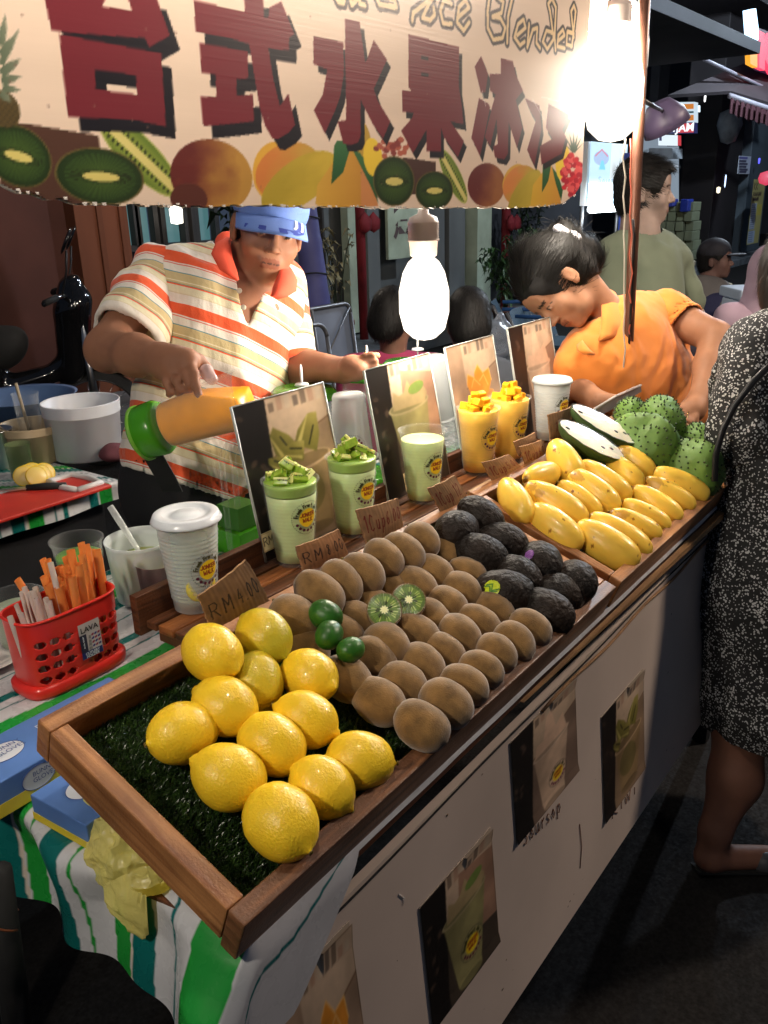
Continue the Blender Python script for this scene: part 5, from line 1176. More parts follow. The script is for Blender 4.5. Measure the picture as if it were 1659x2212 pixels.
# cut soursop halves under film
SFL = M('soursop_flesh', tuple(lin((238, 230, 204))), .3, sss=.4, var=.08, vscale=40, bump=.2, bscale=90); FILM = Mclear('cling_film', .02, (.9, .92, .92), .07, .16, 1., 60)
for (px, py, lab, L, w, hh, seed) in ((1278, 950, 'halved soursop wrapped in film, white flesh with dark seeds, the nearer half', .078, .036, .052, 1), (1306, 916, 'halved soursop wrapped in glossy film, the farther half', .082, .036, .060, 2)):
    c = tray(px, py, hh); a = tray(px-64, py-30, hh+.012); b_ = tray(px+64, py+42, hh-.012); d = b_-a; d = d/np.linalg.norm(d)
    up = TN*.85-TV*.5+np.array([0, 0, .2]); R = frame(d, up); t = thing('halved_soursop', lab, 'soursop half', c, R, 'cut soursop halves wrapped in film')
    V = []; n, m = 36, 14
    for j in range(m+1):
        for i in range(n):
            a_ = 2*PI*i/n; rr = math.cos(j/m*PI/2); V.append((w*rr*math.cos(a_), L*rr*math.sin(a_), -.038*math.sin(j/m*PI/2)))
    V = noisy(np.array(V)+[0, 0, -1e-6], .006, 40, seed); V[:n, 2] = 0; F = [(j*n+i, (j+1)*n+i, (j+1)*n+(i+1) % n, j*n+(i+1) % n) for j in range(m) for i in range(n)]; F = [f[::-1] for f in F]
    mesh('skin', V, F, M('soursop_dark_skin', tuple(lin((60, 80, 40))), .5, bump=.8, bscale=110, ridge=True, var=.3), t)
    V2 = []; 
    for j in range(9):
        for i in range(n): a_ = 2*PI*i/n; V2.append((w*.95*j/8*math.cos(a_), L*.97*j/8*math.sin(a_), .0012+.0015*(1-(j/8)**4)+.0008*math.sin(i*2.1)*(j/8)))
    mesh('flesh', V2, [(j*n+i, (j+1)*n+i, (j+1)*n+(i+1) % n, j*n+(i+1) % n) for j in range(8) for i in range(n)], SFL, t)
    for (u, v) in ((.3, -.72), (.25, .35), (-.1, .58)): MB().lathe([(0, 0), (.0034, .0006), (.0026, .002), (0, .0024)], 10, sy=1.7, o=(w*u, L*v, .0016)).build('seed', SEED, t)
    fm = MB(); V3 = []
    for j in range(11):
        for i in range(n): a_ = 2*PI*i/n; rr = j/10; V3.append((w*1.06*rr*math.cos(a_), L*1.03*rr*math.sin(a_), .006-.004*rr**3+.0035*(vnoise(np.array([[i*.7, j*.8, seed*3.]]))[0]-.5)))
    mesh('film', V3, [(j*n+i, (j+1)*n+i, (j+1)*n+(i+1) % n, j*n+(i+1) % n) for j in range(10) for i in range(n)], FILM, t)
# ------------------------------------------------------------------ picture boards on the rack
def room(cv, w=1., h=1.4, tone=(176, 146, 118), dark=True, seed=1):
    r = random.Random(seed)
    cv.poly([(0, 0), (w, 0), (w, h), (0, h)], lambda u, v: mixc(tone, np.array(tone)*.82, 1-v+.15*(fbm(np.stack([u*5, v*5, 0*u+seed], -1))-.5)))
    cv.poly([(.30*w, .62*h), (w, .78*h), (w, h), (.30*w, h)], (205, 178, 150)); cv.line([(.30*w, .62*h), (w, .78*h)], .012, (120, 86, 60))
    for k in range(7):
        x = w*(.35+.09*k); hh = h*r.uniform(.05, .13); cv.poly([(x, h*.90), (x+w*.06, h*.905), (x+w*.06, h*.9+hh), (x, h*.9+hh)], [(90, 74, 62), (180, 136, 112), (206, 188, 164), (70, 60, 56)][k % 4], a=.6)
    if dark:
        cv.poly([(0, 0), (.24*w, 0), (.33*w, h), (0, h)], (26, 22, 20))
        for k in range(8): x, y = r.uniform(0, .22)*w, r.uniform(.3, .95)*h; cv.ell(x, y, .04, .025, r.uniform(0, 3), (88, 70, 58), .6)
def pcup(cv, cx, y0, y1, rb, rt, body, rim=(236, 226, 206), logo=None):
    cv.poly([(cx-rb, y0), (cx+rb, y0), (cx+rt, y1), (cx-rt, y1)], lambda u, v: mixc(np.array(body)*.82, np.minimum(255, np.array(body)*1.08), .5+.5*np.sin(u*PI)*(1-.4*u)))
    cv.ell(cx, y0, rb, rb*.25, 0, np.array(body)*.8); cv.ell(cx, y1, rt*1.07, rt*.26, .06, rim); cv.ell(cx, y1+.006, rt*.98, rt*.20, .06, np.array(body)*.9)
    if logo: logo_art(cv, cx+logo[0], y0+(y1-y0)*logo[1], logo[2], .9)
def pic(kind):
    cv = Cv(0, 1, 0, 1.4, .0095, (180, 150, 120))
    if kind == 'kiwi':
        room(cv, seed=1, tone=(172, 142, 112)); pcup(cv, .60, .1, .74, .20, .31, (150, 124, 86), (196, 164, 128)); cv.ell(.58, .45, .2, .2, 0, (92, 90, 44), .5)
        for (x, y, a, s) in ((.42, .95, .5, 1), (.72, .98, -.5, 1.15), (.54, .86, 1.3, .8), (.33, .80, 1., .6)):
            ca, sa = math.cos(a), math.sin(a); P = [(-.11*s, -.12*s), (.12*s, -.12*s), (.11*s, .02*s), (.03*s, .19*s), (-.05*s, .15*s), (-.11*s, .0)]; cv.poly([(x+p*ca-q*sa, y+p*sa+q*ca) for p, q in P], lambda u, v: mixc((96, 92, 36), (176, 160, 84), .25+.8*u*v+.25*(fbm(np.stack([u*6, v*6, 0*u+x*9], -1))-.4)))
            for k in range(14): t = -.08+.16*k/14; cv.ell(x+(.03*ca-t*sa)*s, y+(.03*sa+t*ca)*s, .007, .012, a, (24, 24, 14))
            cv.poly([(x+p*ca-q*sa, y+p*sa+q*ca) for p, q in [(-.09*s, -.1*s), (-.05*s, -.1*s), (-.045*s, .14*s), (-.055*s, .14*s)]], (196, 180, 104))
    elif kind == 'avocado':
        room(cv, seed=2, tone=(84, 72, 60)); cv.poly([(.45, .5), (1, .4), (1, 1.2), (.5, 1.3)], (166, 128, 104)); pcup(cv, .55, .06, .92, .17, .30, (150, 142, 94), (176, 160, 120), (.06, .38, .17))
        cv.poly([(.3, .9), (.34, 1.1), (.42, 1.04), (.5, 1.06), (.58, 1.18), (.62, 1.1), (.78, 1.13), (.86, 1.0), (.8, .9)], (178, 156, 112)); cv.ell(.7, 1.08, .13, .06, .2, (120, 140, 70))
    elif kind == 'mango':
        room(cv, seed=3, tone=(178, 148, 122), dark=False); pcup(cv, .56, .02, .72, .17, .27, (216, 150, 80), (232, 170, 110))
        for (x, y, a) in ((.42, .86, .5), (.56, .93, 0), (.70, .88, -.5), (.62, .80, -.2), (.48, .78, .2)):
            P = [(-.10, -.10), (.09, -.11), (.11, .06), (.02, .18), (-.07, .1)]; ca, sa = math.cos(a), math.sin(a); cv.poly([(x+p*ca-q*sa, y+p*sa+q*ca) for p, q in P], (232, 150, 54)); cv.line([(x+p*ca-q*sa, y+p*sa+q*ca) for p, q in P[2:]], .014, (250, 196, 120))
    else:
        room(cv, seed=4, tone=(150, 124, 106)); pcup(cv, .58, .04, .84, .17, .27, (206, 176, 148), (220, 192, 166), (.08, .35, .15)); cv.poly([(.32, .84), (.36, 1.0), (.46, .98), (.52, 1.26), (.60, 1.3), (.66, 1.02), (.78, 1.1), (.84, .84)], (226, 190, 160))
    if kind == 'soursop': pass
    g_ = fbm(np.stack(np.meshgrid(np.arange(cv.W)*.02, np.arange(cv.H)*.02)+[np.zeros((cv.H, cv.W))], -1)); cv.A *= (.72+.5*g_)[..., None]
    cv.A[2:-2, 2:-2] = (cv.A[:-4, 2:-2]+cv.A[4:, 2:-2]+cv.A[2:-2, :-4]+cv.A[2:-2, 4:]+cv.A[2:-2, 2:-2]*2)/6
    cv.poly([(0, 0), (1, 0), (1, 1.4), (0, 1.4)], (0, 0, 0), holes=[[(.012, .012), (.988, .012), (.988, 1.388), (.012, 1.388)]], a=.15)
    return cv.grid()
PICS = {k: pic(k) for k in ('kiwi', 'avocado', 'mango', 'soursop')}
ACR = M('acrylic_edge', (.62, .64, .60), .15, trans=.3)
def picture_board(kind, TL, TR, BL, lab, sgn=0.):
    a = onl(*TL, .996, RZ, .2); b_ = onl(*TR, .996, RZ, .2); c = onl(*BL, .996, RZ, .2)
    w = b_[0]-a[0]; ztop = (a[2]+b_[2])/2; nrm = np.array([0, -1, .2])/math.sqrt(1.04); ey = np.array([0, .2, 1])/math.sqrt(1.04); H = (ztop-RZ)*math.sqrt(1.04)
    O = np.array([a[0], .988, RZ+.001]); t = thing('picture_board', lab, 'picture board', O)
    X, Y, C, K, F = PICS[kind]; V = O+np.stack([X*w, 0*X, 0*X], 1)+(Y*H/1.4)[:, None]*ey
    mesh('print', V, F, PRINT, t, col=C, smooth=False, world=True)
    P = [O+np.array([0, 0, 0])-nrm*.0006, O+np.array([w, 0, 0])-nrm*.0006, O+np.array([w, 0, 0])+ey*H-nrm*.0006, O+ey*H-nrm*.0006]
    MB().hexa([p for p in P]+[p-nrm*.004 for p in P]).build('acrylic_sheet', ACR, t, smooth=False, world=True)
    e = MB()
    for p, q in ((P[0], P[3]), (P[3], P[2]), (P[1], P[2])): e.tube([p+nrm*.001, q+nrm*.001], .0016, 5)
    e.build('edge', ACR, t, world=True); return t, O, w, ey, H, nrm
BDS = [picture_board('kiwi', (492, 880), (690, 826), (572, 1160), 'leaning photo board of a kiwi drink behind the kiwi smoothie cups'),
       picture_board('avocado', (779, 799), (920, 764), (832, 1068), 'leaning dark photo board of an avocado drink behind the avocado shake'),
       picture_board('mango', (955, 755), (1057, 721), (1000, 900), 'leaning photo board of a mango drink behind the mango shakes'),
       picture_board('soursop', (1090, 711), (1181, 684), (1130, 900), 'leaning photo board of a pale drink below the face in orange shirt')]
def price_tag(par, X0, z0, w, h, s, mat=None, label=None):
    t, O, W, ey, H, nrm = par; o = O+np.array([X0*W, 0, 0])+ey*z0+nrm*.002
    cv = Cv(0, w, 0, h, .0009, (214, 198, 150)); cv.line([(.002, .002), (w-.002, .002), (w-.002, h-.002), (.002, h-.002), (.002, .002)], .0009, (170, 130, 80))
    hh = h*.42; L = strokes(s, .004, h*.32, hh, .22)[0]
    for q in L: cv.line(q, .0016, (56, 44, 30))
    X, Y, C, K, F = cv.grid(); mesh('price_label', o+np.stack([X, 0*X, 0*X], 1)+Y[:, None]*ey, F, PRINT_M, t, col=C, smooth=False, world=True)
price_tag(BDS[0], -.005, .018, .055, .034, 'RM 8'); price_tag(BDS[1], .26, .010, .055, .036, 'RM.12'); price_tag(BDS[2], .1, .010, .05, .036, 'RM.8')

# ------------------------------------------------------------------ cardboard price cards
def card(pts, y, lines, lab, c=(150, 114, 80), ink=(110, 30, 24), w=.0022, two=False):
    P = [ony(px, py, y) for px, py in pts]; TL, TR, BR, BL = P
    cv = Cv(0, 1, 0, 1, .011, c)
    cv.poly([(0, 0), (1, 0), (1, 1), (0, 1)], lambda u, v: mixc(np.array(c)*.96, np.array(c)*1.05, .5+.5*np.sin(u*70+2*fbm(np.stack([u*3, v*3, 0*u], -1))))*(.8+.4*fbm(np.stack([u*6, v*6, 0*u+3], -1)))[..., None])
    for s, x, yy, h in lines:
        wd = {'RM': .34, '1Cup': .42, '12': .2, '1C': .3}.get(s, .38); W_ = twidth(s, h, .48)
        for q in strokes(s, 0, yy, h, .48, .06)[0]: cv.line([(x+u/W_*wd, v) for u, v in q], .021, ink)
    X, Y, C, K, F = cv.grid(); V = []
    jag = lambda t: .012*(vnoise(np.stack([t*19, 0*t+pts[0][0], 0*t], -1))-.5)
    Xj = X+jag(Y)*2*(np.abs(X-.5) > .42); Yj = Y+jag(X+7)*2*(np.abs(Y-.5) > .42)
    Q = (np.outer((1-Xj)*(1-Yj), BL)+np.outer(Xj*(1-Yj), BR)+np.outer((1-Xj)*Yj, TL)+np.outer(Xj*Yj, TR)); Q[:, 1] -= .006*np.sin(X*3)*np.sin(Y*2.5)-.00012*np.sin(X*95)
    nn = cvn = len(Q); t = thing('price_card', lab, 'price card', BL)
    Vb = Q+np.array([0, .0028, 0]); 
    mesh('printed_face', Q, F, M('card_face', attr='Col', rough=.85, bump=.3, bscale=120), t, col=C, world=True)
    # border walls + back
    nx = int(round((X.max()-X.min())/.011))+1; nx = len(np.unique(np.round(X, 6))); ny = len(X)//nx; ring = list(range(nx))+[(j+1)*nx-1 for j in range(1, ny)]+list(range(ny*nx-2, (ny-1)*nx-1, -1))+[j*nx for j in range(ny-2, 0, -1)]
    R1 = Q[ring]; R2 = Vb[ring]; n = len(ring); mesh('corrugated_back', np.concatenate([R1, R2]), [(i, (i+1) % n, (i+1) % n+n, i+n) for i in range(n)]+[tuple(range(n, 2*n))], CARD, t, smooth=False, world=True)
card([(428, 1288), (531, 1207), (583, 1297), (457, 1365)], .735, [('RM', .08, .28, .38), ('4.00', .54, .30, .34)], 'brown cardboard price card reading RM 4.00 above the lemons', (120, 90, 62), (40, 30, 24))
card([(639, 1181), (731, 1142), (755, 1201), (657, 1238)], .765, [('RM', .07, .3, .4), ('8.00', .54, .34, .38)], 'cardboard price card reading RM 8.00 at the start of the kiwis', (158, 112, 74), (50, 30, 24))
card([(769, 1102), (859, 1076), (872, 1139), (793, 1181)], .765, [('1Cup', .08, .34, .46), ('6.00', .56, .36, .40)], 'cardboard price card reading 1Cup 6.00 above the back row of kiwis')
card([(924, 1055), (982, 1026), (1016, 1085), (960, 1118)], .765, [('1Cup', .08, .36, .42), ('12', .66, .4, .4)], 'cardboard price card reading 1Cup 12 above the avocados')
card([(1042, 999), (1100, 981), (1132, 1015), (1068, 1048)], .772, [('1Cup', .08, .34, .42), ('5.00', .60, .4, .34)], 'cardboard price card reading 1Cup 5.00 at the corner of the mango tray')
card([(1122, 965), (1172, 949), (1186, 989), (1140, 1015)], .772, [('1Cup', .08, .34, .42), ('6.00', .60, .4, .34)], 'cardboard price card reading 1Cup 6.00 before the farther mango shake')
card([(1110, 954), (1155, 934), (1160, 958), (1122, 986)], .79, [], 'blank torn cardboard piece tucked behind the 1Cup 6.00 card by the mango shakes')
card([(1184, 896), (1235, 878), (1236, 948), (1190, 959)], .785, [('1C', .2, .4, .3)], 'tall faded cardboard card beside the wrapped soursop halves')

# ------------------------------------------------------------------ behind the rack: blenders, cup stacks, spoons
GREENP = M('green_plastic', tuple(lin((70, 150, 30))), .25, sss=.1, coat=.2)
def ring_handle(t, az, r0, z0, z1, mat):
    d = np.array([math.cos(az), math.sin(az), 0]); MB().tube([d*r0+[0, 0, z1], d*(r0+.045)+[0, 0, z1], d*(r0+.06)+[0, 0, z1-.02], d*(r0+.055)+[0, 0, z0+.02], d*(r0+.03)+[0, 0, z0], d*r0+[0, 0, z0]], .009, 8).build('handle', mat, t)
def blender(px, py, y, lab, r=.066, haz=3.5, juice_=None):
    p = ony(px, py, y); z0 = ZT+.002; h = p[2]-z0; t = thing('blender_jug', lab, 'blender jug', (p[0], y, z0))
    MB().lathe([(0, 0), (r*.92, 0), (r*.92, .05), (r*.8, .06), (0, .06)], 32).build('base', GREENP, t)
    MB().lathe([(r*.72, .062), (r*.98, h-.02), (r*.98-.003, h-.02), (r*.72-.003, .064)], 32, cap=False).build('jug', CLEAR, t)
    if juice_: MB().lathe([(0, .066), (r*.72-.005, .066), (r*.9-.004, h*.72), (0, h*.72)], 28).build('drink', juice_, t)
    MB().lathe([(0, h), (r*.95, h-.001), (r*1.06, h-.008), (r*1.06, h-.022), (r*.95, h-.022), (0, h-.02)], 36).build('lid', GREENP, t)
    ring_handle(t, haz, r*.9, .09, h-.05, CLEAR); return t
blender(655, 838, 1.24, 'blender jug with green lid and pale drink behind the kiwi photo board', .068, 5.6, J_LIME)
blender(795, 795, 1.20, 'empty blender jug with green lid under the left hand of the seller', .066, 3.6)
blender(880, 778, 1.34, 'blender jug with green lid partly hidden behind the avocado photo board', .064, 2.)
bx = thing('plastic_holder', 'green plastic holder seen through the gap beside the kiwi photo board', 'holder', onz(530, 1180, ZT))
p = onz(532, 1180, ZT)
MB().box((-.05, -.04, 0), (.06, .04, .05)).build('base', GREENP, bx, smooth=False); MB().box((-.04, -.03, .052), (.02, .03, .10)).build('block', M('green_dark', tuple(lin((60, 110, 40))), .3), bx, smooth=False)
for s in (0, .03): MB().tube([(-.06+s, -.02, .02), (-.06+s, -.02, .21), (-.04+s, -.02, .235), (.03+s, -.02, .235)], .006, 8).build('rod', CLEAR, bx)
def spoon(px, py, y, lab):
    p = ony(px, py, y); t = thing('plastic_spoon', lab, 'spoon', p, None, 'white spoons standing up behind the boards')
    MB().lathe([(.003, -.05), (.0035, -.0), (.007, .006), (.008, .02), (.0065, .034), (.003, .040), (0, .041)], 14, sy=.4, R=np.array(Matrix.Rotation(.6, 3, 'Z'))).build('handle', WHITE, t); MB().lathe([(0, 0), (.016, 0), (.014, .004), (.005, .006), (0, .006)], 16, o=(0, 0, -.004)).build('collar', WHITE, t)
spoon(652, 828, 1.22, 'white plastic stick above the kiwi photo board'); spoon(793, 784, 1.19, 'white plastic stick at the top left corner of the avocado photo board'); spoon(902, 752, 1.2, 'white plastic stick just left of the glaring lower lamp')
def stack(px0, py0, px1, py1, y, lab, n, logo=True, lean=0, up=False):
    b0 = ony(px0, py0, y); b0[2] = ZT+.002; top = ony(px1, py1, y); h = top[2]-b0[2]; ax = top-b0; L = np.linalg.norm(ax); ax = ax/L; t = thing('cup_stack', lab, 'stack of cups', b0, frame(np.cross(ax, (.8, .6, 0)), ax))
    # inverted cups: widest at the bottom; each rim shows as a ring
    z = 0; step = (L-.150)/max(1, n-1)
    for k in range(n):
        zz = k*step; last = k == n-1; P = [(CRT+.003, zz), (CRT+.003, zz+.0025), (CRT, zz+.003)]; P += [(CRB+.004, zz+.145), (CRB, zz+.149), (0, zz+.150)] if last else [(CRT-.0028, zz+.003+step*1.0)]
        if last: P = P[:3]+[(CRT-(CRT-CRB)*q+(.0006 if int(q*40) % 2 else 0), zz+.003+.142*q) for q in np.linspace(0, 1, 41)]+[(CRB-.002, zz+.149), (0, zz+.150)]
        MB().lathe(P, 32, cap=False).build('cup', Mclear('stack_clear', .14) if not last else Mclear('stack_clear2', .3), t)
    zl = (n-1)*step
    if logo:
        im = np.array(t.matrix_world.inverted())[:3, :3]; v = im@(CAM-b0); az = math.atan2(v[1], v[0])
        rf = lambda z: CRT+.002-(CRT-CRB)*(z-zl)/.15
        logo_on(t, az+.05, zl+.045, .030, rf, flip=True); logo_on(t, az-1.2, zl+.040, .030, rf, flip=True)
    return t
stack(764, 1020, 752, 850, 1.08, 'upside-down stack of clear printed cups between the kiwi and avocado photo boards', 8)
stack(955, 980, 933, 770, 1.10, 'leaning tall stack of clear cups directly under the lower lamp', 22, logo=False)
# held jug is built with the seller

# ------------------------------------------------------------------ near left end of the table
def holder():
    x0, x1 = onz(65, 1545, ZT)[0], onz(290, 1430, ZT)[0]; cx = (x0+x1)/2+.013; a = (x1-x0)/2-.009; b_ = .046; cy = 1.035+b_+.006; H = ony(45, 1360, 1.05)[2]-ZT-.003
    t = thing('cutlery_holder', 'red plastic cutlery holder with round holes, full of straws', 'holder', (cx, cy, ZT+.003))
    RP = M('red_plastic', tuple(lin((226, 50, 40))), .28, sss=.15, coat=.2)
    n, m = 220, 70; V = []; F = []
    def P(u, z):
        c, s = math.cos(u), math.sin(u); e = .55; f = 1-.06*(1-z/H); return (a*f*math.copysign(abs(c)**e, c), b_*f*math.copysign(abs(s)**e, s))
    V = [(*P(2*PI*i/n, H*j/m), H*j/m) for j in range(m+1) for i in range(n)]; V = np.array(V)
    rows_ = [H*.22, H*.38, H*.54, H*.70]; hol = []
    for rz in rows_:
        for hx in (-.062, -.042, -.022, .022, .040, .058, .074): hol.append((hx, rz))
    for j in range(m):
        for i in range(n):
            q = (V[j*n+i]+V[j*n+(i+1) % n]+V[(j+1)*n+i])/3; hole = False
            if abs(q[1]) > b_*.45:
                for hx, hz in hol:
                    if ((q[0]-hx)/.0078)**2+((q[2]-hz)/.0055)**2 < 1: hole = True
            if not hole: F.append((j*n+i, j*n+(i+1) % n, (j+1)*n+(i+1) % n, (j+1)*n+i))
    o = mesh('body', V, F, RP, t); md = o.modifiers.new('s', 'SOLIDIFY'); md.thickness = .0016
    rim = MB(); rim.tube([(*P(2*PI*i/60, H), H) for i in range(61)], .0025, 6); rim.build('rim', RP, t)
    bs = MB(); V2 = []
    for (f, z) in ((1.1, 0), (1.12, .004), (1.12, .014), (1.06, .018), (.98, .019)): V2 += [(P(2*PI*i/60, 0)[0]*f, P(2*PI*i/60, 0)[1]*f, z) for i in range(60)]
    bs.add(V2, [(j*60+i, j*60+(i+1) % 60, (j+1)*60+(i+1) % 60, (j+1)*60+i) for j in range(4) for i in range(60)]+[tuple(range(60))[::-1]]); bs.build('base', RP, t)
    MB().box((-.001, -b_*.9, .01), (.001, b_*.9, H*.9)).build('divider', RP, t, smooth=False)
    # sticker
    lw, lh = .036, .058; cv = Cv(0, lw, 0, lh, .0006, (206, 196, 190)); cv.poly([(0, 0), (lw, 0), (lw, .011), (0, .011)], (40, 40, 110)); cv.poly([(0, .011), (.012, .011), (.012, .04), (0, .04)], (40, 36, 60))
    for k in range(13): cv.line([(.0135+.0002*k, .012+.0019*k), (.019, .012+.0019*k)], .0008, (20, 20, 24))
    for rr in range(4):
        for cc in range(3): cv.ell(.0225+cc*.0052, .0165+rr*.0062, .0026, .0017, .5, (150, 40, 70) if (rr+cc) % 2 else (60, 50, 120))
    X, Y, C, K, Fg = cv.grid(); lo = np.array([-.006, -b_-.0026, H*.44]); st_ = mesh('sticker', np.stack([X+lo[0], 0*X+lo[1]+.0004+((X-.018+.0)/a)**2*0, Y+lo[2]-lh*.28], 1), Fg, PRINT, t, col=C, smooth=False)
    z0 = lo[2]-lh*.28
    for s, x, z, sz, mt in (('LAVA', .018, .047, .0125, INK), ('CUTLERY', .018, .0078, .0058, WHITE), ('HOLDER', .018, .0030, .0058, WHITE), ('Art No. CH-809', .006, .028, .003, WHITE)):
        ex = (1, 0, 0) if 'Art' not in s else (0, 0, 1); ey = (0, 0, 1) if 'Art' not in s else (-1, 0, 0)
        text('lettering', s, (lo[0]+x, lo[1]-.0004, z0+z), ex, ey, sz, mt, st_, bold=.0002)
    return cx, cy, H, a, b_
hx, hy, hH, ha, hb = holder()
STRAW = M('orange_wrapped_straw', tuple(lin((244, 148, 76))), .3, sss=.3, var=.12); WSTR = M('white_straw', tuple(lin((222, 206, 196))), .4, sss=.2)
r = random.Random(11)
for k in range(30):
    u = r.uniform(.0, 1); v = r.uniform(-.8, .8); bxp = np.array([hx+.006+u*(ha*.9), hy+v*hb*.75, ZT+.02]); tp = np.array([hx-.012+u*(ha*1.25)+r.uniform(-.012, .012)-.02*(k % 5 == 0), hy+v*hb*1.0+r.uniform(-.01, .02), ZT+hH+r.uniform(.034, .070)])
    d = tp-bxp; L = np.linalg.norm(d); R = frame(np.cross(d, (1, r.uniform(-.5, .5), 0)), d); w = .0068
    o = MB().lathe([(w, 0), (w*1.02, L*.5), (w, L-.004)], 8, sy=.55, cap=False).build('drinking_straw', STRAW, None); o.matrix_world = m4(R, bxp)@Matrix.Translation(o.location)
    tag(o, 'wide orange straw in its film wrapper standing in the red holder', 'straw', 'orange straws in the red holder')
for k in range(13):
    u = r.uniform(-1, -.05); v = r.uniform(-.8, .8); bxp = np.array([hx+u*ha*.85, hy+v*hb*.7, ZT+.02]); tp = np.array([hx+u*ha*.95-.012+r.uniform(-.02, .015), hy+v*hb*.9, ZT+hH+r.uniform(.012, .036)])
    if k == 0: bxp = np.array([hx-.002, hy-.02, ZT+.03]); tp = bxp+np.array([-.012, .0, hH+.045])
    d = tp-bxp; L = np.linalg.norm(d); R = frame(np.cross(d, (1, r.uniform(-.5, .5), 0)), d)
    o = MB().lathe([(.0042, 0), (.0042, L)], 8, sy=.6, cap=False).build('paper_straw', WSTR, None); o.matrix_world = m4(R, bxp)@Matrix.Translation(o.location)
    tag(o, 'white straw standing in the left half of the red holder' if k else 'lone white straw leaning tall against the orange straws', 'straw', None if k == 0 else 'white straws in the red holder')

def glovebox(x0, y0, x1, y1, h, lab, top, rot=0., paid=False):
    t = thing('glove_box', lab, 'box', ((x0+x1)/2, (y0+y1)/2, ZT+.003), np.array(Matrix.Rotation(rot, 3, 'Z'))); w, d = (x1-x0)/2, (y1-y0)/2
    BL_, YL = tuple(lin((92, 128, 190))), tuple(lin((232, 206, 52)))
    bevel(MB().box((-w, -d, 0), (w, d, h)).build('carton', M('blue_card', BL_, .35, var=.1, vscale=20), t, smooth=False), .0015)
    e = .0006
    for nm, lo, hi in (('yellow_band', (-w-e, -d-e, .0), (w+e, d*-.999, h*.38)), ('yellow_band', (-w-e, -d-e, 0), (-w*.999, d+e, h*.30)), ('yellow_band', (-w*.3, -d-e, h*.4), (w+e, -d*.55, h+e))):
        MB().box(lo, hi).build(nm, M('yellow_card', YL, .35, var=.1, vscale=20), t, smooth=False)
    W_ = M('white_print', (.66, .68, .72), .4)
    def oval(c, ex, ey, rx, ry):
        V = [np.array(c)+np.array(ex)*rx*math.cos(q)+np.array(ey)*ry*math.sin(q) for q in np.linspace(0, 2*PI, 33)[:-1]]
        o = mesh('badge', V, [tuple(range(32))], W_, t, smooth=False); MB().tube([v for v in V]+[V[0]], .0005, 4).build('ring', M('blue_ink', tuple(lin((70, 90, 150))), .5), o); 
        nrm = np.cross(ex, ey); s = .4*min(rx, ry*1.6)
        text('lettering', 'BUNNY\nGLOVES', np.array(c)+nrm*.0006+np.array(ex)*rx*.32+np.array(ey)*ry*.12, ex, ey, ry*.55, M('blue_ink', (0, 0, 0)), o)
        return o
    oval((-w*.45, -d-.0012, h*.58), (1, 0, 0), (0, 0, 1), .022, h*.34)
    oval((-w*.55, d*.1, h+.0008), (1, 0, 0), (0, 1, 0), .026, d*.42)
    text('lettering', 'DISPOSABLE', (w*.25, d*.35, h+.0008), (1, 0, 0), (0, 1, 0), .016, W_, t)
    if paid:
        bd = MB().box((-w*.15, -d*.62, h+.0012), (w*.20, -d*.2, h+.0016)).build('paid_sticker', W_, t, smooth=False); text('lettering', 'PAID', (w*.02, -d*.41, h+.0021), (-1, 0, 0), (0, -1, 0), .017, REDINK, bd)
        MB().box((-w*.2, -d-.0013, h*.3), (-w*.05, -d*.3, h+.0010)).build('tape', M('tape', (.5, .56, .68), .15), t, smooth=False)
glovebox(.36, .862, .60, .955, .046, 'blue and yellow disposable glove box at the left edge, nearer the red holder', 0)
glovebox(.398, .735, .60, .835, .034, 'glove box with a PAID sticker under the corner of the near tray', 0, rot=.06, paid=True)

# crumpled yellow bag hanging over the table edge
def bag():
    c = onz(245, 1870, .875)+np.array([.012, 0, .0]); t_ = Mclear('yellow_film', .48, tuple(lin((254, 242, 150))), .25, .3, .8, 70, tint=(.95, .88, .4))
    V = []; n, m = 120, 90; 
    lobes = [((.0, .0, .0), .050), ((.02, .055, .016), .030), ((-.012, -.030, -.03), .045), ((.04, -.045, .006), .028)]
    P = []
    for j in range(m+1):
        th = PI*j/m
        for i in range(n):
            a = 2*PI*i/n; P.append((math.sin(th)*math.cos(a), math.sin(th)*math.sin(a), math.cos(th)))
    P = np.array(P); r = np.full(len(P), .030)
    def support(P): 
        best = np.zeros(len(P))
        for cc, rr in lobes: best = np.maximum(best, P@np.array(cc)+np.sqrt(np.maximum(rr**2-((np.array(cc)@np.array(cc))-(P@np.array(cc))**2), 0))*(((np.array(cc)@np.array(cc))-(P@np.array(cc))**2) < rr**2))
        return np.maximum(best, .025)
    r = support(P)
    def rid(q): return 1-np.abs(fbm(q, 2)-.37)*4.2
    r = r*(.86+.16*rid(P*1.6+5)+.10*rid(P*3.4+9)+.5*(fbm(P*1.3+2, 2)-.37)); V = P*r[:, None]*np.array([.75, 1.0, .85])+c+[.012, 0, .005]
    V = V+.0030*rid(V*45+3)[:, None]*P
    edge = (V[:, 0] > .392); V[:, 2] = np.where(edge, np.maximum(V[:, 2], ZT+.003), V[:, 2])
    F = [(j*n+i, j*n+(i+1) % n, (j+1)*n+(i+1) % n, (j+1)*n+i) for j in range(m) for i in range(n)]
    o = mesh('plastic_bag', V, [f[::-1] for f in F], t_, smooth=False); tag(o, 'crumpled translucent yellow plastic bag slumped over the near edge of the table', 'bag')
bag()

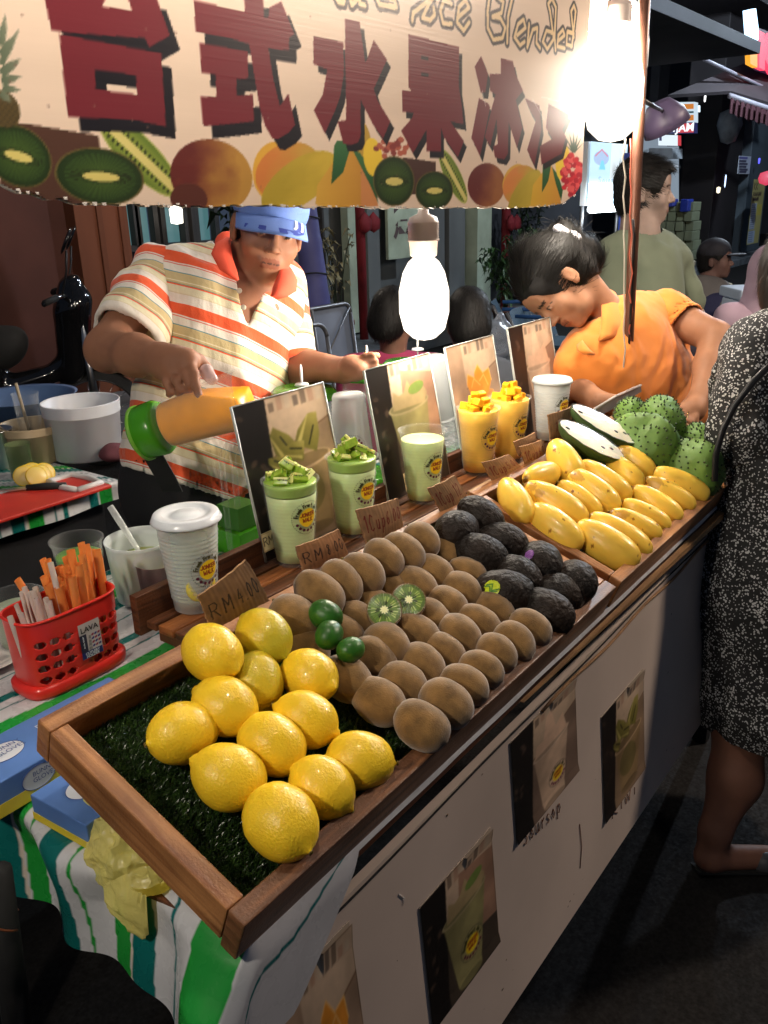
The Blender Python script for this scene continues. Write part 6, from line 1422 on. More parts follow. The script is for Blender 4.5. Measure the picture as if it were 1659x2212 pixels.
PLT = M('porcelain', (.72, .66, .62), .2, coat=.3)
p = onz(-42, 1425, ZT); t = thing('plate', 'white plate cut off by the left edge beside the red holder', 'plate', p+np.array([0, 0, .003])); MB().lathe([(0, .004), (.05, .004), (.06, .008), (.085, .016), (.087, .0155), (.06, .004), (.05, 0), (0, 0)], 40).build('dish', PLT, t)
t = thing('drink_cup', 'low clear printed cup of pale slush at the far left behind the straws', 'cup', onz(52, 1392, ZT+.003)); cup_shell(t, h=.088, rb=.034, rt=.043, rings=3); fill(t, .068, J_SLUSH, rb=.034, rt=.043, h=.088); logo_on(t, az0+.35, .042, .024, taper(.034, .043, .088))
t = thing('drink_cup', 'clear cup of frothy green juice standing behind the orange straws', 'cup', onz(182, 1272, ZT+.003)); cup_shell(t, h=.10, rb=.036, rt=.046, rings=2); fill(t, .070, J_GREEN, rb=.036, rt=.046, h=.10)
t = thing('measuring_jug', 'frosted jug of cloudy lemon juice with a ladle in it', 'jug', onz(318, 1290, ZT+.003)); MB().lathe([(0, 0), (.044, 0), (.052, .006), (.060, .110), (.062, .117), (.060, .1175), (.056, .10), (.048, .008), (0, .006)], 40).build('body', FROST, t); MB().lathe([(0, .009), (.049, .009), (.055, .078), (0, .079)], 32).build('juice', M('jug_juice', tuple(lin((186, 200, 110))), .3, sss=.3), t)
t = thing('ladle', 'clear plastic spoon sticking up out of the lemon juice jug', 'spoon', onz(318, 1290, ZT+.003)); 
p1 = ony(238, 1094, 1.28); p0_ = ony(322, 1225, 1.20); d = p0_-p1
MB().tube([p1, p1+d*.25, p1+d*.6, p0_], [.006, .0065, .0045, .004], 10).build('handle', Mclear('ladle_clear', .5, (.8, .82, .8), .12, .4, 1., 90), t, world=True)
t = thing('drink_cup', 'low mauve plastic beaker half hidden behind the lidded lemonade', 'cup', onz(352, 1305, ZT+.003)); MB().lathe([(0, 0), (.034, 0), (.041, .085), (.0425, .0865), (.040, .086), (.033, .004), (0, .003)], 36).build('shell', Mclear('mauve_plastic', .6, tuple(lin((140, 112, 112))), .3), t); MB().lathe([(0, .004), (.032, .004), (.037, .06), (0, .061)], 24).build('drink', M('taro_drink', tuple(lin((120, 92, 96))), .4), t)

# ------------------------------------------------------------------ second table behind with buckets and board
Z2 = .80
t2 = thing('back_table', 'table at the left carrying buckets and a red chopping board', 'table', (.9, 2.5, 0))
board('tabletop', (.2, 2.07, Z2-.03), (1.40, 2.72, Z2-.004), DKW, t2, world=True)
for x in (.25, 1.34):
    for y in (2.12, 2.66): board('leg', (x, y, 0), (x+.04, y+.04, Z2-.031), DARK, t2, world=True)
board('front_skirt', (.2, 2.10, .05), (1.39, 2.12, Z2-.04), BLACK, t2, world=True)
def cr2(y): return cloth_rgb2(1.0+np.asarray(y)*.8-.3)
def crx(S): return S
n1, n2 = 60, 240; xs_ = np.linspace(.18, 1.42, n2); ys_ = np.concatenate([[2.052]*8, np.linspace(2.055, 2.74, n1-8)]); zz_ = np.concatenate([np.linspace(-.055, 0, 8), np.zeros(n1-8)])
XX2, YI = np.meshgrid(xs_, np.arange(n1)); YY2 = ys_[YI]; ZZ2 = Z2+zz_[YI]+.0015*np.sin(XX2*40)*(zz_[YI] > -.01); YY2 = YY2-(zz_[YI] < -.005)*.008*(1+np.sin(XX2*22))
CC = cloth_rgb2(.6+XX2*1.0+(YY2-2.05)*.75); idx = np.arange(n1*n2).reshape(n1, n2)
mesh('back_cloth', np.stack([XX2, YY2, ZZ2], -1).reshape(-1, 3), np.stack([idx[:-1, :-1], idx[:-1, 1:], idx[1:, 1:], idx[1:, :-1]], -1).reshape(-1, 4), PLASTIC_CLOTH, col=lin(CC.reshape(-1, 3)).astype(np.float32), label='striped green and white plastic cloth on the second table at the left', cat='tablecloth')
def on2(px, py): p = onz(px, py, Z2); p[2] = Z2+.003; return p
PAIL = M('white_pail', tuple(lin((196, 198, 204))), .4, sss=.1, var=.05)
def pail(px, py, rb, rt, h, lab, mat=PAIL, k=1):
    p = on2(px, py); t = thing('bucket', lab, 'bucket', p+np.array([math.cos(YAW), math.sin(YAW), 0])*rb*.9); MB().lathe([(0, 0), (rb-.008, 0), (rb, .006), (rt-.002, h*.78), (rt+.001, h*.79), (rt+.001, h*.80), (rt, h*.81), (rt+.003, h-.004), (rt+.001, h), (rt-.003, h-.003), (rb-.004, .008), (0, .006)], 56).build('pail', mat, t); return t
pail(170, 1004, .106, .118, .180, 'large white plastic bucket on the second table')
pail(62, 1010, .085, .10, .12, 'smaller pale tub behind the glass at the far left', M('beige_tub', tuple(lin((170, 150, 120))), .4))
t = thing('basin', 'pale blue basin behind the white bucket', 'basin', on2(110, 960)+np.array([.05, .22, 0])); MB().lathe([(0, 0), (.13, 0), (.18, .13), (.19, .135), (.175, .13), (.125, .006), (0, .005)], 40).build('bowl', M('blue_tub', tuple(lin((70, 92, 128))), .4), t)
t = thing('metal_pot', 'steel pot at the far left edge of the second table', 'pot', on2(8, 1012)+np.array([0, .03, 0])); MB().lathe([(0, 0), (.055, 0), (.058, .004), (.058, .115), (.061, .117), (.056, .117), (.055, .006), (0, .004)], 40).build('pot', STEEL, t)
t = thing('tall_glass', 'tall clear ribbed cup with a stirrer behind the white bucket', 'cup', on2(88, 985)+np.array([0, .03, 0])); MB().lathe([(0, 0), (.030, 0)]+[(.030+.01*q+(.0008 if int(q*24) % 2 else 0), .2*q) for q in np.linspace(0, 1, 49)]+[(.043, .2), (.038, .197), (.028, .004), (0, .003)], 32).build('shell', CLEAR, t); MB().tube([(0, 0, .01), (-.035, -.02, .24)], .005, 6).build('stirrer', M('beige_stick', (.3, .24, .16), .5), t)
t = thing('glass_tumbler', 'green tinted glass beside the steel pot', 'glass', on2(50, 1030)); MB().lathe([(0, 0), (.032, 0), (.036, .10), (.037, .10), (.034, .1), (.030, .008), (0, .008)], 32).build('glass', Mclear('green_glass', .25, (.2, .28, .12), .08), t)
# chopping board
P4 = [on2(262, 1012), on2(196, 1000), on2(-60, 1072), on2(62, 1112)]
cb = thing('chopping_board', 'red chopping board with a white handle end, hanging over the table edge', 'chopping board', P4[2])
O_ = on2(66, 1113); exb = on2(262, 1050)-O_; exb[2] = 0; Lb = np.linalg.norm(exb); exb /= Lb; eyb = np.array([-exb[1], exb[0], 0]); Rb = np.stack([exb, eyb, [0, 0, 1]], 1)
REDB = M('red_board', tuple(lin((196, 48, 36))), .4, var=.12, vscale=10)
bevel(MB().box((-.12, 0, 0), (Lb-.03, .20, .010), Rb, O_).build('board', REDB, cb, smooth=False, world=True), .003)
MB().tube([O_+Rb@np.array(q) for q in ((Lb-.12, .03, .013), (Lb-.045, .03, .013), (Lb-.035, .10, .013), (Lb-.045, .17, .013), (Lb-.12, .17, .013), (Lb-.13, .10, .013), (Lb-.12, .03, .013))], .010, 8).build('grip', M('white_grip', (.6, .58, .56), .4), cb, world=True)
kn = thing('kitchen_knife', 'black handled knife lying on the red chopping board', 'knife', on2(100, 1075)); a = on2(145, 1063)+np.array([0, 0, .016]); b_ = on2(60, 1068)+np.array([0, 0, .016]); c_ = on2(-20, 1078)+np.array([0, 0, .016])
MB().tube([a, a+(b_-a)*.5, b_], [.010, .012, .009], 10).build('handle', RUB, kn, world=True); dd = (c_-b_); sn = np.array([-dd[1], dd[0], 0]); sn = sn/np.linalg.norm(sn)*.012
MB().hexa([b_-sn, b_+sn, c_+sn*.2, c_-sn, b_-sn+[0, 0, .002], b_+sn+[0, 0, .002], c_+sn*.2+[0, 0, .002], c_-sn+[0, 0, .002]]).build('blade', STEEL, kn, smooth=False, world=True)
LSL = M('lemon_flesh2', tuple(lin((236, 206, 120))), .35, sss=.3)
for k in range(6):
    p = on2(56+k*9, 1052-(k % 3)*4)+np.array([0, 0, .030]); t = thing('lemon_slice', ('round lemon slice, %s of the fan on the red board' % ('leftmost', 'second from left', 'third from left', 'fourth from left', 'fifth from left', 'rightmost')[k]), 'lemon slice', p, frame((-.6+.1*k, -.8, .5), (0, 0, 1))@np.array([[1, 0, 0], [0, 0, 1], [0, -1, 0]]), 'lemon slices on the chopping board')
    MB().lathe([(0, -.002), (.027, -.002), (.029, 0), (.027, .002), (0, .002)], 24).build('flesh', LSL, t); MB().lathe([(.0275, -.0024), (.030, -.0012), (.030, .0012), (.0275, .0024)], 24, cap=False).build('rind', LEM, t)
V, F = surf([ell((0, 0, .03), (.05, .04, .03)), ell((.03, -.02, .02), (.035, .03, .022))], .006, disp=lambda P: .010*(fbm(P*40)-.45)); o = mesh('folded_rag', V+on2(250, 1000), F, M('maroon_rag', tuple(lin((96, 52, 60))), .9), label='crumpled maroon rag on the corner of the second table', cat='cloth')

# ------------------------------------------------------------------ banner
YB = .90
def bp(px, py): p = ony(px, py, YB); return (p[0], p[2])
def z1(pts): return [bp(x*.4, y*.4) for x, y in pts]
def z2(pts): return [bp(x*.4+597.2, y*.4) for x, y in pts]
bx0 = bp(-60, 300)[0]; bx1 = bp(1262, 300)[0]; bz0 = bp(600, 452)[1]-.02; bz1 = bp(1240, -60)[1]
cv = Cv(bx0, bx1, bz0, bz1, .0021, (218, 194, 174))
def P2(fn, pts, c, **k): fn(pts, c, **k)
# fruit strip (drawn first, lettering over it)
def kiwi_pr(cx, cy, rx, ry, ang, sc=1.):
    def f(u, v, r):
        a = np.arctan2(v, u); core = (u/.42)**2+(v/.16)**2; ray_ = .5+.5*np.sin(a*46+3*np.sin(a*5)); base = mixc((70, 92, 40), (40, 58, 30), r)*(.85+.3*ray_*(r < .8))[..., None]
        base = np.where((core < 1)[..., None], np.array((206, 190, 110.)), base); base = np.where(((core >= 1) & (core < 2.8) & (ray_ > .82))[..., None], np.array((30, 34, 22.)), base)
        return np.where((r > .95)[..., None], np.array((96, 84, 48.)), base)
    c = bp(cx, cy); k = (bp(cx+10, cy)[0]-c[0])/10; kz = (c[1]-bp(cx, cy+10)[1])/10; cv.ell(c[0], c[1], rx*k, ry*kz, ang, f)
def el(cx, cy, rx, ry, ang, f): c = bp(cx, cy); k = (bp(cx+10, cy)[0]-c[0])/10; kz = (c[1]-bp(cx, cy+10)[1])/10; cv.ell(c[0], c[1], rx*k, ry*kz, ang, f)
def mang(c1, c2): return lambda u, v, r: mixc(c1, c2, .5+.7*u-.3*v+.9*(fbm(np.stack([u*2, v*2, 0*u+c1[0]], -1))-.47))
def strip(dx, s, first=False):
    pass
def kiwi_long(cx, cy, L, w, ang):
    def f(u, v, r):
        b_ = mixc((150, 160, 66), (86, 108, 44), np.abs(v)); b_ = np.where((np.abs(v) < .22)[..., None], np.array((206, 192, 118.)), b_); sd = (np.abs(np.abs(v)-.36) < .1) & (np.sin(u*60) > .1); b_ = np.where(sd[..., None], np.array((44, 50, 30.)), b_); return np.where((r > .93)[..., None], np.array((168, 170, 90.)), b_)
    el(cx, cy, L, w, ang, f)
# dark kiwi behind
cv.poly([bp(*q) for q in ((20, 266), (60, 268), (210, 293), (216, 330), (180, 460), (0, 460), (0, 330))], (78, 52, 42))
kiwi_pr(40, 338, 72, 68, -.2); kiwi_long(304, 340, 98, 48, -.66); kiwi_pr(218, 382, 95, 62, -.05)
el(460, 382, 88, 80, 0, mang((96, 40, 36), (176, 130, 60))); el(408, 430, 40, 34, 0, (84, 44, 36)); el(596, 372, 50, 64, .3, (212, 160, 60)); el(625, 370, 72, 60, .2, mang((200, 120, 60), (190, 150, 66)))
el(650, 392, 88, 50, .35, mang((170, 146, 50), (196, 166, 60))); el(760, 396, 82, 66, 1.2, mang((206, 160, 60), (176, 140, 56)))
for dx, s, fc in ((0, 1, 1),):
    pass
def leaf(pts): cv.poly([bp(*q) for q in pts], lambda u, v: mixc((36, 78, 44), (58, 104, 62), v))
cv.poly([bp(*q) for q in ((682, 440), (686, 400), (720, 350), (748, 318), (780, 350), (790, 400), (792, 446), (690, 446))], lambda u, v: mixc((206, 160, 66), (188, 132, 54), u))
cv.poly([bp(*q) for q in ((780, 350), (800, 380), (818, 446), (780, 446))], (196, 130, 80))
leaf([(722, 316), (728, 304), (748, 304), (756, 324), (742, 372), (716, 398), (720, 350)]); leaf([(762, 324), (778, 330), (804, 368), (818, 440), (800, 400)])
el(806, 340, 20, 42, .3, (226, 190, 60)); 
for k in range(40): a = rnd.uniform(0, 6.3); rr = rnd.uniform(0, 1); el(848+38*rr*math.cos(a), 326+22*rr*math.sin(a)-8, 6, 6, 0, (170, 88, 70) if k % 3 else (130, 56, 52))
cv.poly([bp(*q) for q in ((870, 340), (940, 350), (942, 420), (860, 420))], (74, 50, 44)); kiwi_pr(852, 392, 44, 54, 0); kiwi_long(978, 382, 40, 28, -.75); kiwi_pr(938, 412, 40, 42, 0)
el(1050, 400, 40, 47, 0, mang((100, 46, 44), (150, 96, 60))); el(1112, 392, 28, 36, .2, (206, 160, 70)); el(1124, 400, 38, 42, .1, mang((206, 130, 70), (180, 160, 60))); el(1132, 420, 40, 36, .5, mang((170, 150, 56), (190, 166, 66)))
cv.poly([bp(*q) for q in ((1144, 446), (1150, 400), (1186, 352), (1204, 380), (1212, 446))], lambda u, v: mixc((212, 170, 60), (200, 140, 60), u)); leaf([(1172, 350), (1190, 356), (1184, 390), (1170, 416)]); leaf([(1192, 360), (1204, 376), (1216, 410), (1212, 434), (1200, 396)])
el(1216, 350, 16, 40, .1, (230, 196, 70))
for k in range(90): a = rnd.uniform(0, 6.3); rr = math.sqrt(rnd.uniform(0, 1)); el(1236+22*rr*math.cos(a), 378+44*rr*math.sin(a), 5.5, 5.5, 0, [(196, 50, 60), (170, 40, 56), (220, 90, 90)][k % 3])
for k in range(7): a = PI/2+(k-3)*.35; P_ = [(1240+4*math.cos(a+1.5), 330), (1240+4*math.cos(a-1.5), 330), (1240+30*math.cos(a), 326-44*math.sin(a))]; cv.poly([bp(*q) for q in P_], (70, 90, 76))
# pineapple at left edge
el(8, 236, 34, 40, 0, lambda u, v, r: mixc((92, 76, 44), (64, 54, 36), .5+.5*np.sin(u*16)*np.sin(v*16)))
for (x, y, dx, dy, w) in ((0, 120, 38, -50, 18), (0, 160, 44, -34, 20), (2, 176, 44, -12, 18), (4, 190, 40, 6, 16), (0, 200, 24, 22, 16), (0, 100, 10, -70, 16), (0, 140, 40, -80, 14)):
    n_ = math.hypot(dx, dy); ox, oy = -dy/n_*w/2, dx/n_*w/2; cv.poly([bp(*q) for q in ((x-ox, y-oy), (x+dx*.5-ox, y+dy*.5-oy), (x+dx, y+dy), (x+dx*.5+ox, y+dy*.5+oy), (x+ox, y+oy))], lambda u, v: mixc((84, 96, 76), (120, 124, 104), u))
GL = [
 (z1([(228, -30), (272, 167), (305, 172), (700, 203), (778, 205), (800, 258), (912, 192), (833, -30), (640, -30), (685, -10), (706, 58), (545, 35), (575, -30)]), []),
 (z1([(313, 185), (865, 290), (892, 684), (752, 655), (752, 648), (532, 634), (532, 640), (362, 633)]), [z1([(505, 375), (728, 407), (735, 512), (512, 482)])]),
 (z1([(1042, 2), (1320, 65), (1318, -30), (1420, -30), (1425, 95), (1450, 92), (1455, 40), (1520, 8), (1590, 185), (1560, 205), (1562, 275), (1447, 258), (1475, 430), (1510, 570), (1520, 560), (1557, 505), (1593, 675), (1560, 715), (1500, 752), (1470, 748), (1430, 680), (1400, 580), (1345, 250), (1340, 238), (1240, 205), (1052, 175)]), []),
 (z1([(1073, 232), (1335, 278), (1338, 425), (1272, 428), (1278, 518), (1365, 510), (1370, 655), (1240, 670), (1095, 683), (1078, 522), (1165, 522), (1160, 405), (1083, 395)]), []),
 (z2([(373, 97), (452, 115), (455, 150), (458, 170), (480, 335), (487, 330), (527, 215), (598, 322), (526, 480), (545, 540), (615, 655), (575, 750), (520, 670), (480, 590), (455, 540), (455, 740), (440, 770), (405, 782), (362, 778), (330, 655), (375, 650), (378, 540), (372, 380)]), []),
 (z2([(200, 192), (362, 228), (365, 400), (345, 520), (320, 590), (262, 722), (202, 597), (250, 510), (275, 375), (200, 345)]), []),
 (z2([(714, 185), (985, 255), (983, 472), (998, 580), (1006, 672), (935, 655), (1008, 762), (975, 850), (900, 740), (885, 690), (885, 820), (808, 818), (808, 700), (735, 830), (672, 705), (730, 640), (740, 610), (680, 603), (678, 488), (728, 492), (712, 470)]), [z2([(782, 300), (820, 308), (820, 328), (782, 322)]), z2([(780, 390), (820, 398), (820, 415), (780, 410)])]),
 (z2([(1103, 303), (1140, 400), (1125, 500), (1100, 500), (1068, 360)]), []), (z2([(1090, 530), (1140, 560), (1150, 580), (1095, 845), (1048, 745)]), []),
 (z2([(1210, 315), (1275, 330), (1290, 400), (1330, 490), (1290, 540), (1325, 690), (1295, 800), (1250, 660), (1245, 830), (1225, 862), (1175, 850), (1165, 790), (1190, 780), (1185, 640), (1150, 790), (1120, 740), (1160, 580), (1180, 510), (1150, 490), (1150, 400), (1210, 400)]), []),
 (z2([(1340, 530), (1420, 570), (1430, 700), (1390, 895), (1350, 810), (1400, 650), (1370, 600)]), []), (z2([(1470, 560), (1585, 620), (1545, 700), (1565, 740), (1540, 830), (1430, 890), (1420, 790), (1490, 750), (1455, 690)]), []),
]
for pts, hol in GL:
    n_ = math.hypot(1, 1); s_ = .010+.004*(pts[0][0] < bp(640, 300)[0]); cv.poly([(x+s_, z-s_) for x, z in pts], (26, 24, 30), holes=[[(x+s_, z-s_) for x, z in h] for h in hol])
for pts, hol in GL: cv.poly(pts, (106, 36, 44), holes=hol)
# cream script lettering with dark outline: ...ns Ice Blended
SCR = [[(320, -30), (340, 12), (365, 15), (370, -30)], [(400, -20), (410, 25), (430, 5), (445, -20), (455, 20), (480, 30)], [(540, -25), (560, 25), (610, 30), (650, 40), (640, 0), (590, -20)],
 [(735, 110), (740, 70), (790, 30), (840, -10), (850, -20), (820, 30), (790, 95), (830, 110), (855, 80), (850, 40)], [(945, 20), (905, 0), (885, 60), (900, 125), (945, 130)], [(985, 90), (1040, 40), (1020, 0), (985, 40), (975, 120), (1010, 165), (1040, 120)],
 [(1150, -20), (1140, 60), (1140, 150), (1170, 215), (1220, 205), (1235, 150), (1210, 100), (1165, 90), (1215, 70), (1225, 10), (1190, -20)], [(1275, -20), (1250, 90), (1245, 230)], [(1300, 190), (1345, 150), (1335, 105), (1305, 130), (1285, 200), (1315, 245), (1340, 225)],
 [(1365, 130), (1355, 255), (1385, 160), (1410, 150), (1405, 230), (1425, 260)], [(1500, 180), (1460, 165), (1440, 225), (1465, 265), (1500, 210), (1480, 60), (1470, 20), (1490, -10), (1512, 40), (1505, 200), (1510, 270)], [(1525, 220), (1560, 190), (1550, 160), (1525, 190), (1520, 250), (1560, 260)], [(1610, 180), (1575, 170), (1570, 240), (1600, 250), (1620, 60), (1610, 30), (1595, 60), (1610, 200)]]
for q in SCR: cv.line(z2(q), .019, (52, 46, 50))
for q in SCR: cv.line(z2(q), .0075, (226, 196, 150))
# creases and specks
for q in ([(1170, 210), (1198, 216), (1222, 222)], [(1040, 196), (1048, 230)], [(1150, 214), (1176, 260)]): cv.line([bp(*a) for a in q], .0015, (240, 236, 230), .8)
for k in range(26): q = bp(rnd.uniform(20, 1200), rnd.uniform(20, 420)); cv.ell(q[0], q[1], .0015, .0015, 0, (120, 90, 80), .7)
X, Z, C, K, F = cv.grid()
# hem curve in (px) -> polyline of the bottom edge in plane coordinates
EDG = [bp(*q) for q in ((-80, 372), (0, 394), (14, 402), (40, 412), (84, 424), (130, 432), (170, 438), (250, 440), (330, 443), (600, 446), (860, 449), (1100, 448), (1180, 444), (1214, 438), (1236, 426), (1250, 410), (1262, 380))]
ex_ = np.array([e[0] for e in EDG]); ez_ = np.array([e[1] for e in EDG])
def edge_z(x): return np.interp(x, ex_, ez_)+.002*(vnoise(np.stack([x*60, 0*x, 0*x], -1))-.5)*2
cen = F; zc_ = Z[F].mean(1); xc_ = X[F].mean(1); keep = zc_ > edge_z(xc_); V = np.stack([X, 0*X+YB, Z], 1); V[:, 1] += .0012*np.sin(X*7)+.001*np.sin(X*2+Z*9)
# light fluting of the corrugated sheet is in the material bump
V, F3, (C3,) = compact(V, F[keep], C)
bt = thing('stall_banner', 'cream stall banner with maroon characters above a row of printed fruit', 'banner', (1.2, YB, 1.55))
mesh('printed_sheet', V, F3, BANNER, bt, col=C3, world=True, smooth=False)
xs2 = np.linspace(bx0+.001, bx1-.003, 260); zz = edge_z(xs2); n = len(xs2)
PB = [(x, YB+.003, z-.001) for x, z in zip(xs2, zz)]+[(xs2[-1], YB+.003, bz1), (xs2[0], YB+.003, bz1)]; PB2 = [(x, y+.005, z) for x, y, z in PB]; N_ = len(PB)
mesh('backing_board', PB+PB2, [(i, i+1, i+1+N_, i+N_) for i in range(N_-1)]+[(i, i+1, n, n+1) if False else (i, i+1, n+1) for i in range(n-1)]+[(i+N_, n+1+N_, i+1+N_) for i in range(n-1)]+[(n-1, n, n+1), (n-1+N_, n+1+N_, n+N_)], M('corrugated_edge', (.62, .58, .54), .6), bt, world=True, smooth=False)
fb = MB(); r = random.Random(2)
for k in range(70):
    x = r.uniform(bx0+.01, bx1-.04); z = float(edge_z(np.array([x]))[0]); w = r.uniform(.002, .008); d = r.uniform(.0005, .003); fb.add([(x, YB-.0015, z+.002), (x+w, YB-.0015, z+.0022), (x+w*.7, YB-.003, z-d), (x+w*.2, YB-.002, z-d*.7)], [(0, 1, 2, 3)])
fb.build('torn_fibres', M('torn_paper', (.40, .36, .33), .8), bt, world=True, smooth=False, kind='stuff')

# ------------------------------------------------------------------ pole, cables and bulbs
pb = ony(1353, 838, .86); pt = ony(1379, 288, .86); d = (pt-pb)/(pt[2]-pb[2]); 
pole = thing('metal_pole', 'dark brown round pole rising from the far end of the table', 'pole', (pb[0]-d[0]*pb[2], .86-d[1]*pb[2], 0))
MB().tube([pb-d*pb[2], pb, pt, pt+d*.75], .0135, 14).build('tube', M('brown_pole', tuple(lin((104, 70, 56))), .35, .3, var=.35, vscale=12), pole, world=True)
MB().tube([pb-d*.1+[-.018, -.008, 0], pb+d*.4+[-.02, -.01, 0], pt+[-.022, -.01, -.2]], .0035, 8).build('tape', DARK, pole, world=True)
for k, (c, off) in enumerate((((.45, .1, .06), -.034), ((.55, .5, .42), -.055))):
    pts = [ony(1366-12*k+off*100+4*math.sin(z*3+k), y_, .85) for z, y_ in enumerate(np.linspace(300, 838, 14))]; o = MB().tube(pts, .0022, 6).build('cable', M('cable%d' % k, c, .4), None); tag(o, ('red brown', 'pale')[k]+' cable running down beside the dark pole', 'cable')
WARM = (1.0, .89, .74)
def bulb(pos, lab, r=.048, cordz=1.0, I=1., col=WARM):
    t = thing('light_bulb', lab, 'lamp', pos); k = r/.048; L = I/(PI*r*r)*2.0
    MB().lathe([(0, -.078*k), (.022*k, -.074*k), (.040*k, -.057*k), (.048*k, -.025*k), (.048*k, .015*k), (.040*k, .048*k), (.030*k, .066*k), (.022*k, .074*k), (0, .075*k)], 40).build('globe', Mbulb('bulb_glow_%d_%d' % (int(L*10), int(col[2]*100)), col, L), t)
    z = .0755*k; MB().lathe([(.021, z), (.027, z+.003), (.029, z+.03), (.032, z+.031)]+[(.032-.0015*(i % 2), z+.034+.0022*i) for i in range(16)]+[(.028, z+.075), (.012, z+.082), (.010, z+.09), (0, z+.09)], 16).build('socket', M('pink_socket', (.62, .50, .44), .4), t)
    MB().tube([(0, 0, z+.088), (0, 0, cordz)], .0022, 6).build('cord', WHITE, t); return t
bulb(ony(916, 645, 1.0), 'glaring bulb hanging low behind the photo boards from a ribbed pale socket', r=.052, cordz=.8, I=.46)
for k, (px, py, y, lab) in enumerate(((1278, 150, .94, 'glaring bulb touching the right end of the banner, leftmost of its cluster'), (1338, 112, .93, 'glaring bulb in the bright cluster, the top right one'), (1326, 196, .90, 'glaring bulb in the bright cluster, lowest by the pole'))):
    bulb(ony(px, py, y), lab, cordz=.6, r=.070, I=1.0)
bulb((.66, .50, 2.2), 'assumed unseen bulb added above the banner, out over the near tray', cordz=.5, I=1.3)  # assumed bulb out of view, added to light the banner and lemons
bulb((-.6, .62, 2.0), 'unseen fill bulb added out past the near end of the table', cordz=.5, I=2.1)  # added fill bulb, unseen, brightens the near left end of the cloth
bulb((1.45, 1.35, 2.2), 'assumed unseen bulb added inside the stall behind the banner, over the seller', cordz=.5, I=.55)  # assumed bulb hidden by the banner, added to brighten the seller and jug
bulb((3.9, 4.2, 3.0), 'assumed unseen bulb added high over the seating behind the stall', cordz=.33, I=3.4, r=.07, col=(1, .88, .74))  # assumed lamp above the frame, added to light the ochre wall
bulb((9.5, 1.2, 4.5), 'unseen cool fill bulb added high over the lane far behind the stall', cordz=.5, I=26, r=.08, col=(.78, .88, 1))  # added out of view to brighten the dark background at the right
bulb((15.5, 2.6, 4.9), 'unseen farthest fill bulb added high over the lane by the lit shop', cordz=.5, I=34, r=.08, col=(.72, .86, 1))  # unseen lamp added to lift the pillars at the far right
sh = thing('lamp_shade', 'dark round lamp shade turned away on the pole beside the bright cluster', 'lamp shade', ony(1432, 252, 1.1)); MB().lathe([(.02, .05), (.04, .045), (.072, .0), (.078, -.04), (.074, -.04), (.068, 0), (.02, .045)], 28, R=frame((.6, .8, 0), (-.5, .1, .8))).build('shade', M('shade_dark', tuple(lin((70, 60, 84))), .5), sh)
MB().tube([ony(1432, 240, 1.1), ony(1385, 215, .87)], .006, 8).build('arm', DARK, sh, world=True)
# assumed street lamp, unseen at the right, added to light the front board
sl = thing('assumed_street_lamp', 'assumed unseen warm street lamp added on a post by the customer side of the lane', 'street lamp', (3.7, -1.2, 0))
MB().tube([(0, 0, 0), (0, 0, 2.7), (0, .25, 2.85), (0, .5, 2.8)], .03, 10).build('post', DARK, sl); MB().lathe([(0, -.06), (.09, -.04), (.11, 0), (.09, .05), (0, .06)], 20, o=(0, .5, 2.74)).build('globe', Mglow('assumed_lamp_glow', (1, .82, .66), 22/.038), sl)

# things at the far end of the table: papers, clipboard, bags, box
pp = thing('paper_sheets', 'white sheets of paper lying before the woman in orange', 'paper', onz(1280, 850, 1.0)); 
for k in range(3): a = onz(1215, 868, .955); board('sheet', (2.26, .95+k*.01, .962+k*.0015), (2.50, 1.16, .963+k*.0015), M('white_paper', (.72, .72, .76), .7), pp, bev=0, world=True)
board('card_pad', (2.26, .90, .93), (2.44, .948, .960), M('blue_pad', (.08, .12, .4), .5), pp, world=True)
sd = thing('side_shelf', 'low shelf behind the trays where the papers lie', 'shelf', (2.5, 1.05, 0)); board('top', (2.27, .87, .925), (2.9, 1.35, .945), DKW, sd, world=True); board('leg', (2.8, 1.25, 0), (2.86, 1.31, .924), DARK, sd, world=True); board('leg', (2.8, .9, 0), (2.86, .96, .924), DARK, sd, world=True)
fo = thing('cardboard_flap', 'grey flap of folded cardboard stuck up behind the far tray', 'cardboard', ony(1330, 860, .82)); P = [ony(1284, 884, .80), ony(1384, 832, .80), ony(1386, 846, .81), ony(1300, 897, .81)]
quadbox('flap', P, M('grey_card', (.22, .22, .24), .7, var=.3), fo, .003)
MB().tube([ony(1284, 884, .799), ony(1330, 856, .799), ony(1384, 832, .799)], .0035, 6).build('torn_edge', M('torn_paper', (.6, .6, .6)), fo, world=True)
b3 = board('wooden_strip', (1.30, .775, 1.0), (2.12, .79, 1.03), WOOD_P, None); tag(b3, 'pale wooden strip running behind the far tray', 'strip of wood')
fm = Mclear('carrier_film', .35, (.5, .56, .66), .2, .5, .8, 25)
for (px, py, Y, s, lab) in ((1072, 735, 2.0, .10, 'clear carrier bag heaped behind the mango photo board'), (1345, 620, 2.6, .10, 'pale blue carrier bag beside the pole behind the woman in orange'), (1282, 625, 2.6, .07, 'small tied clear bag left of the pole')):
    V, F = surf([ell((0, 0, s), (s, s*.8, s)), ell((s*.3, 0, s*1.7), (s*.35, s*.3, s*.5))], .012, disp=lambda P: .05*s/.1*(fbm(P*22+px)-.45)); p = ony(px, py, Y); o = mesh('carrier_bag', V+p-[0, 0, s], F, fm, smooth=True); tag(o, lab, 'bag')
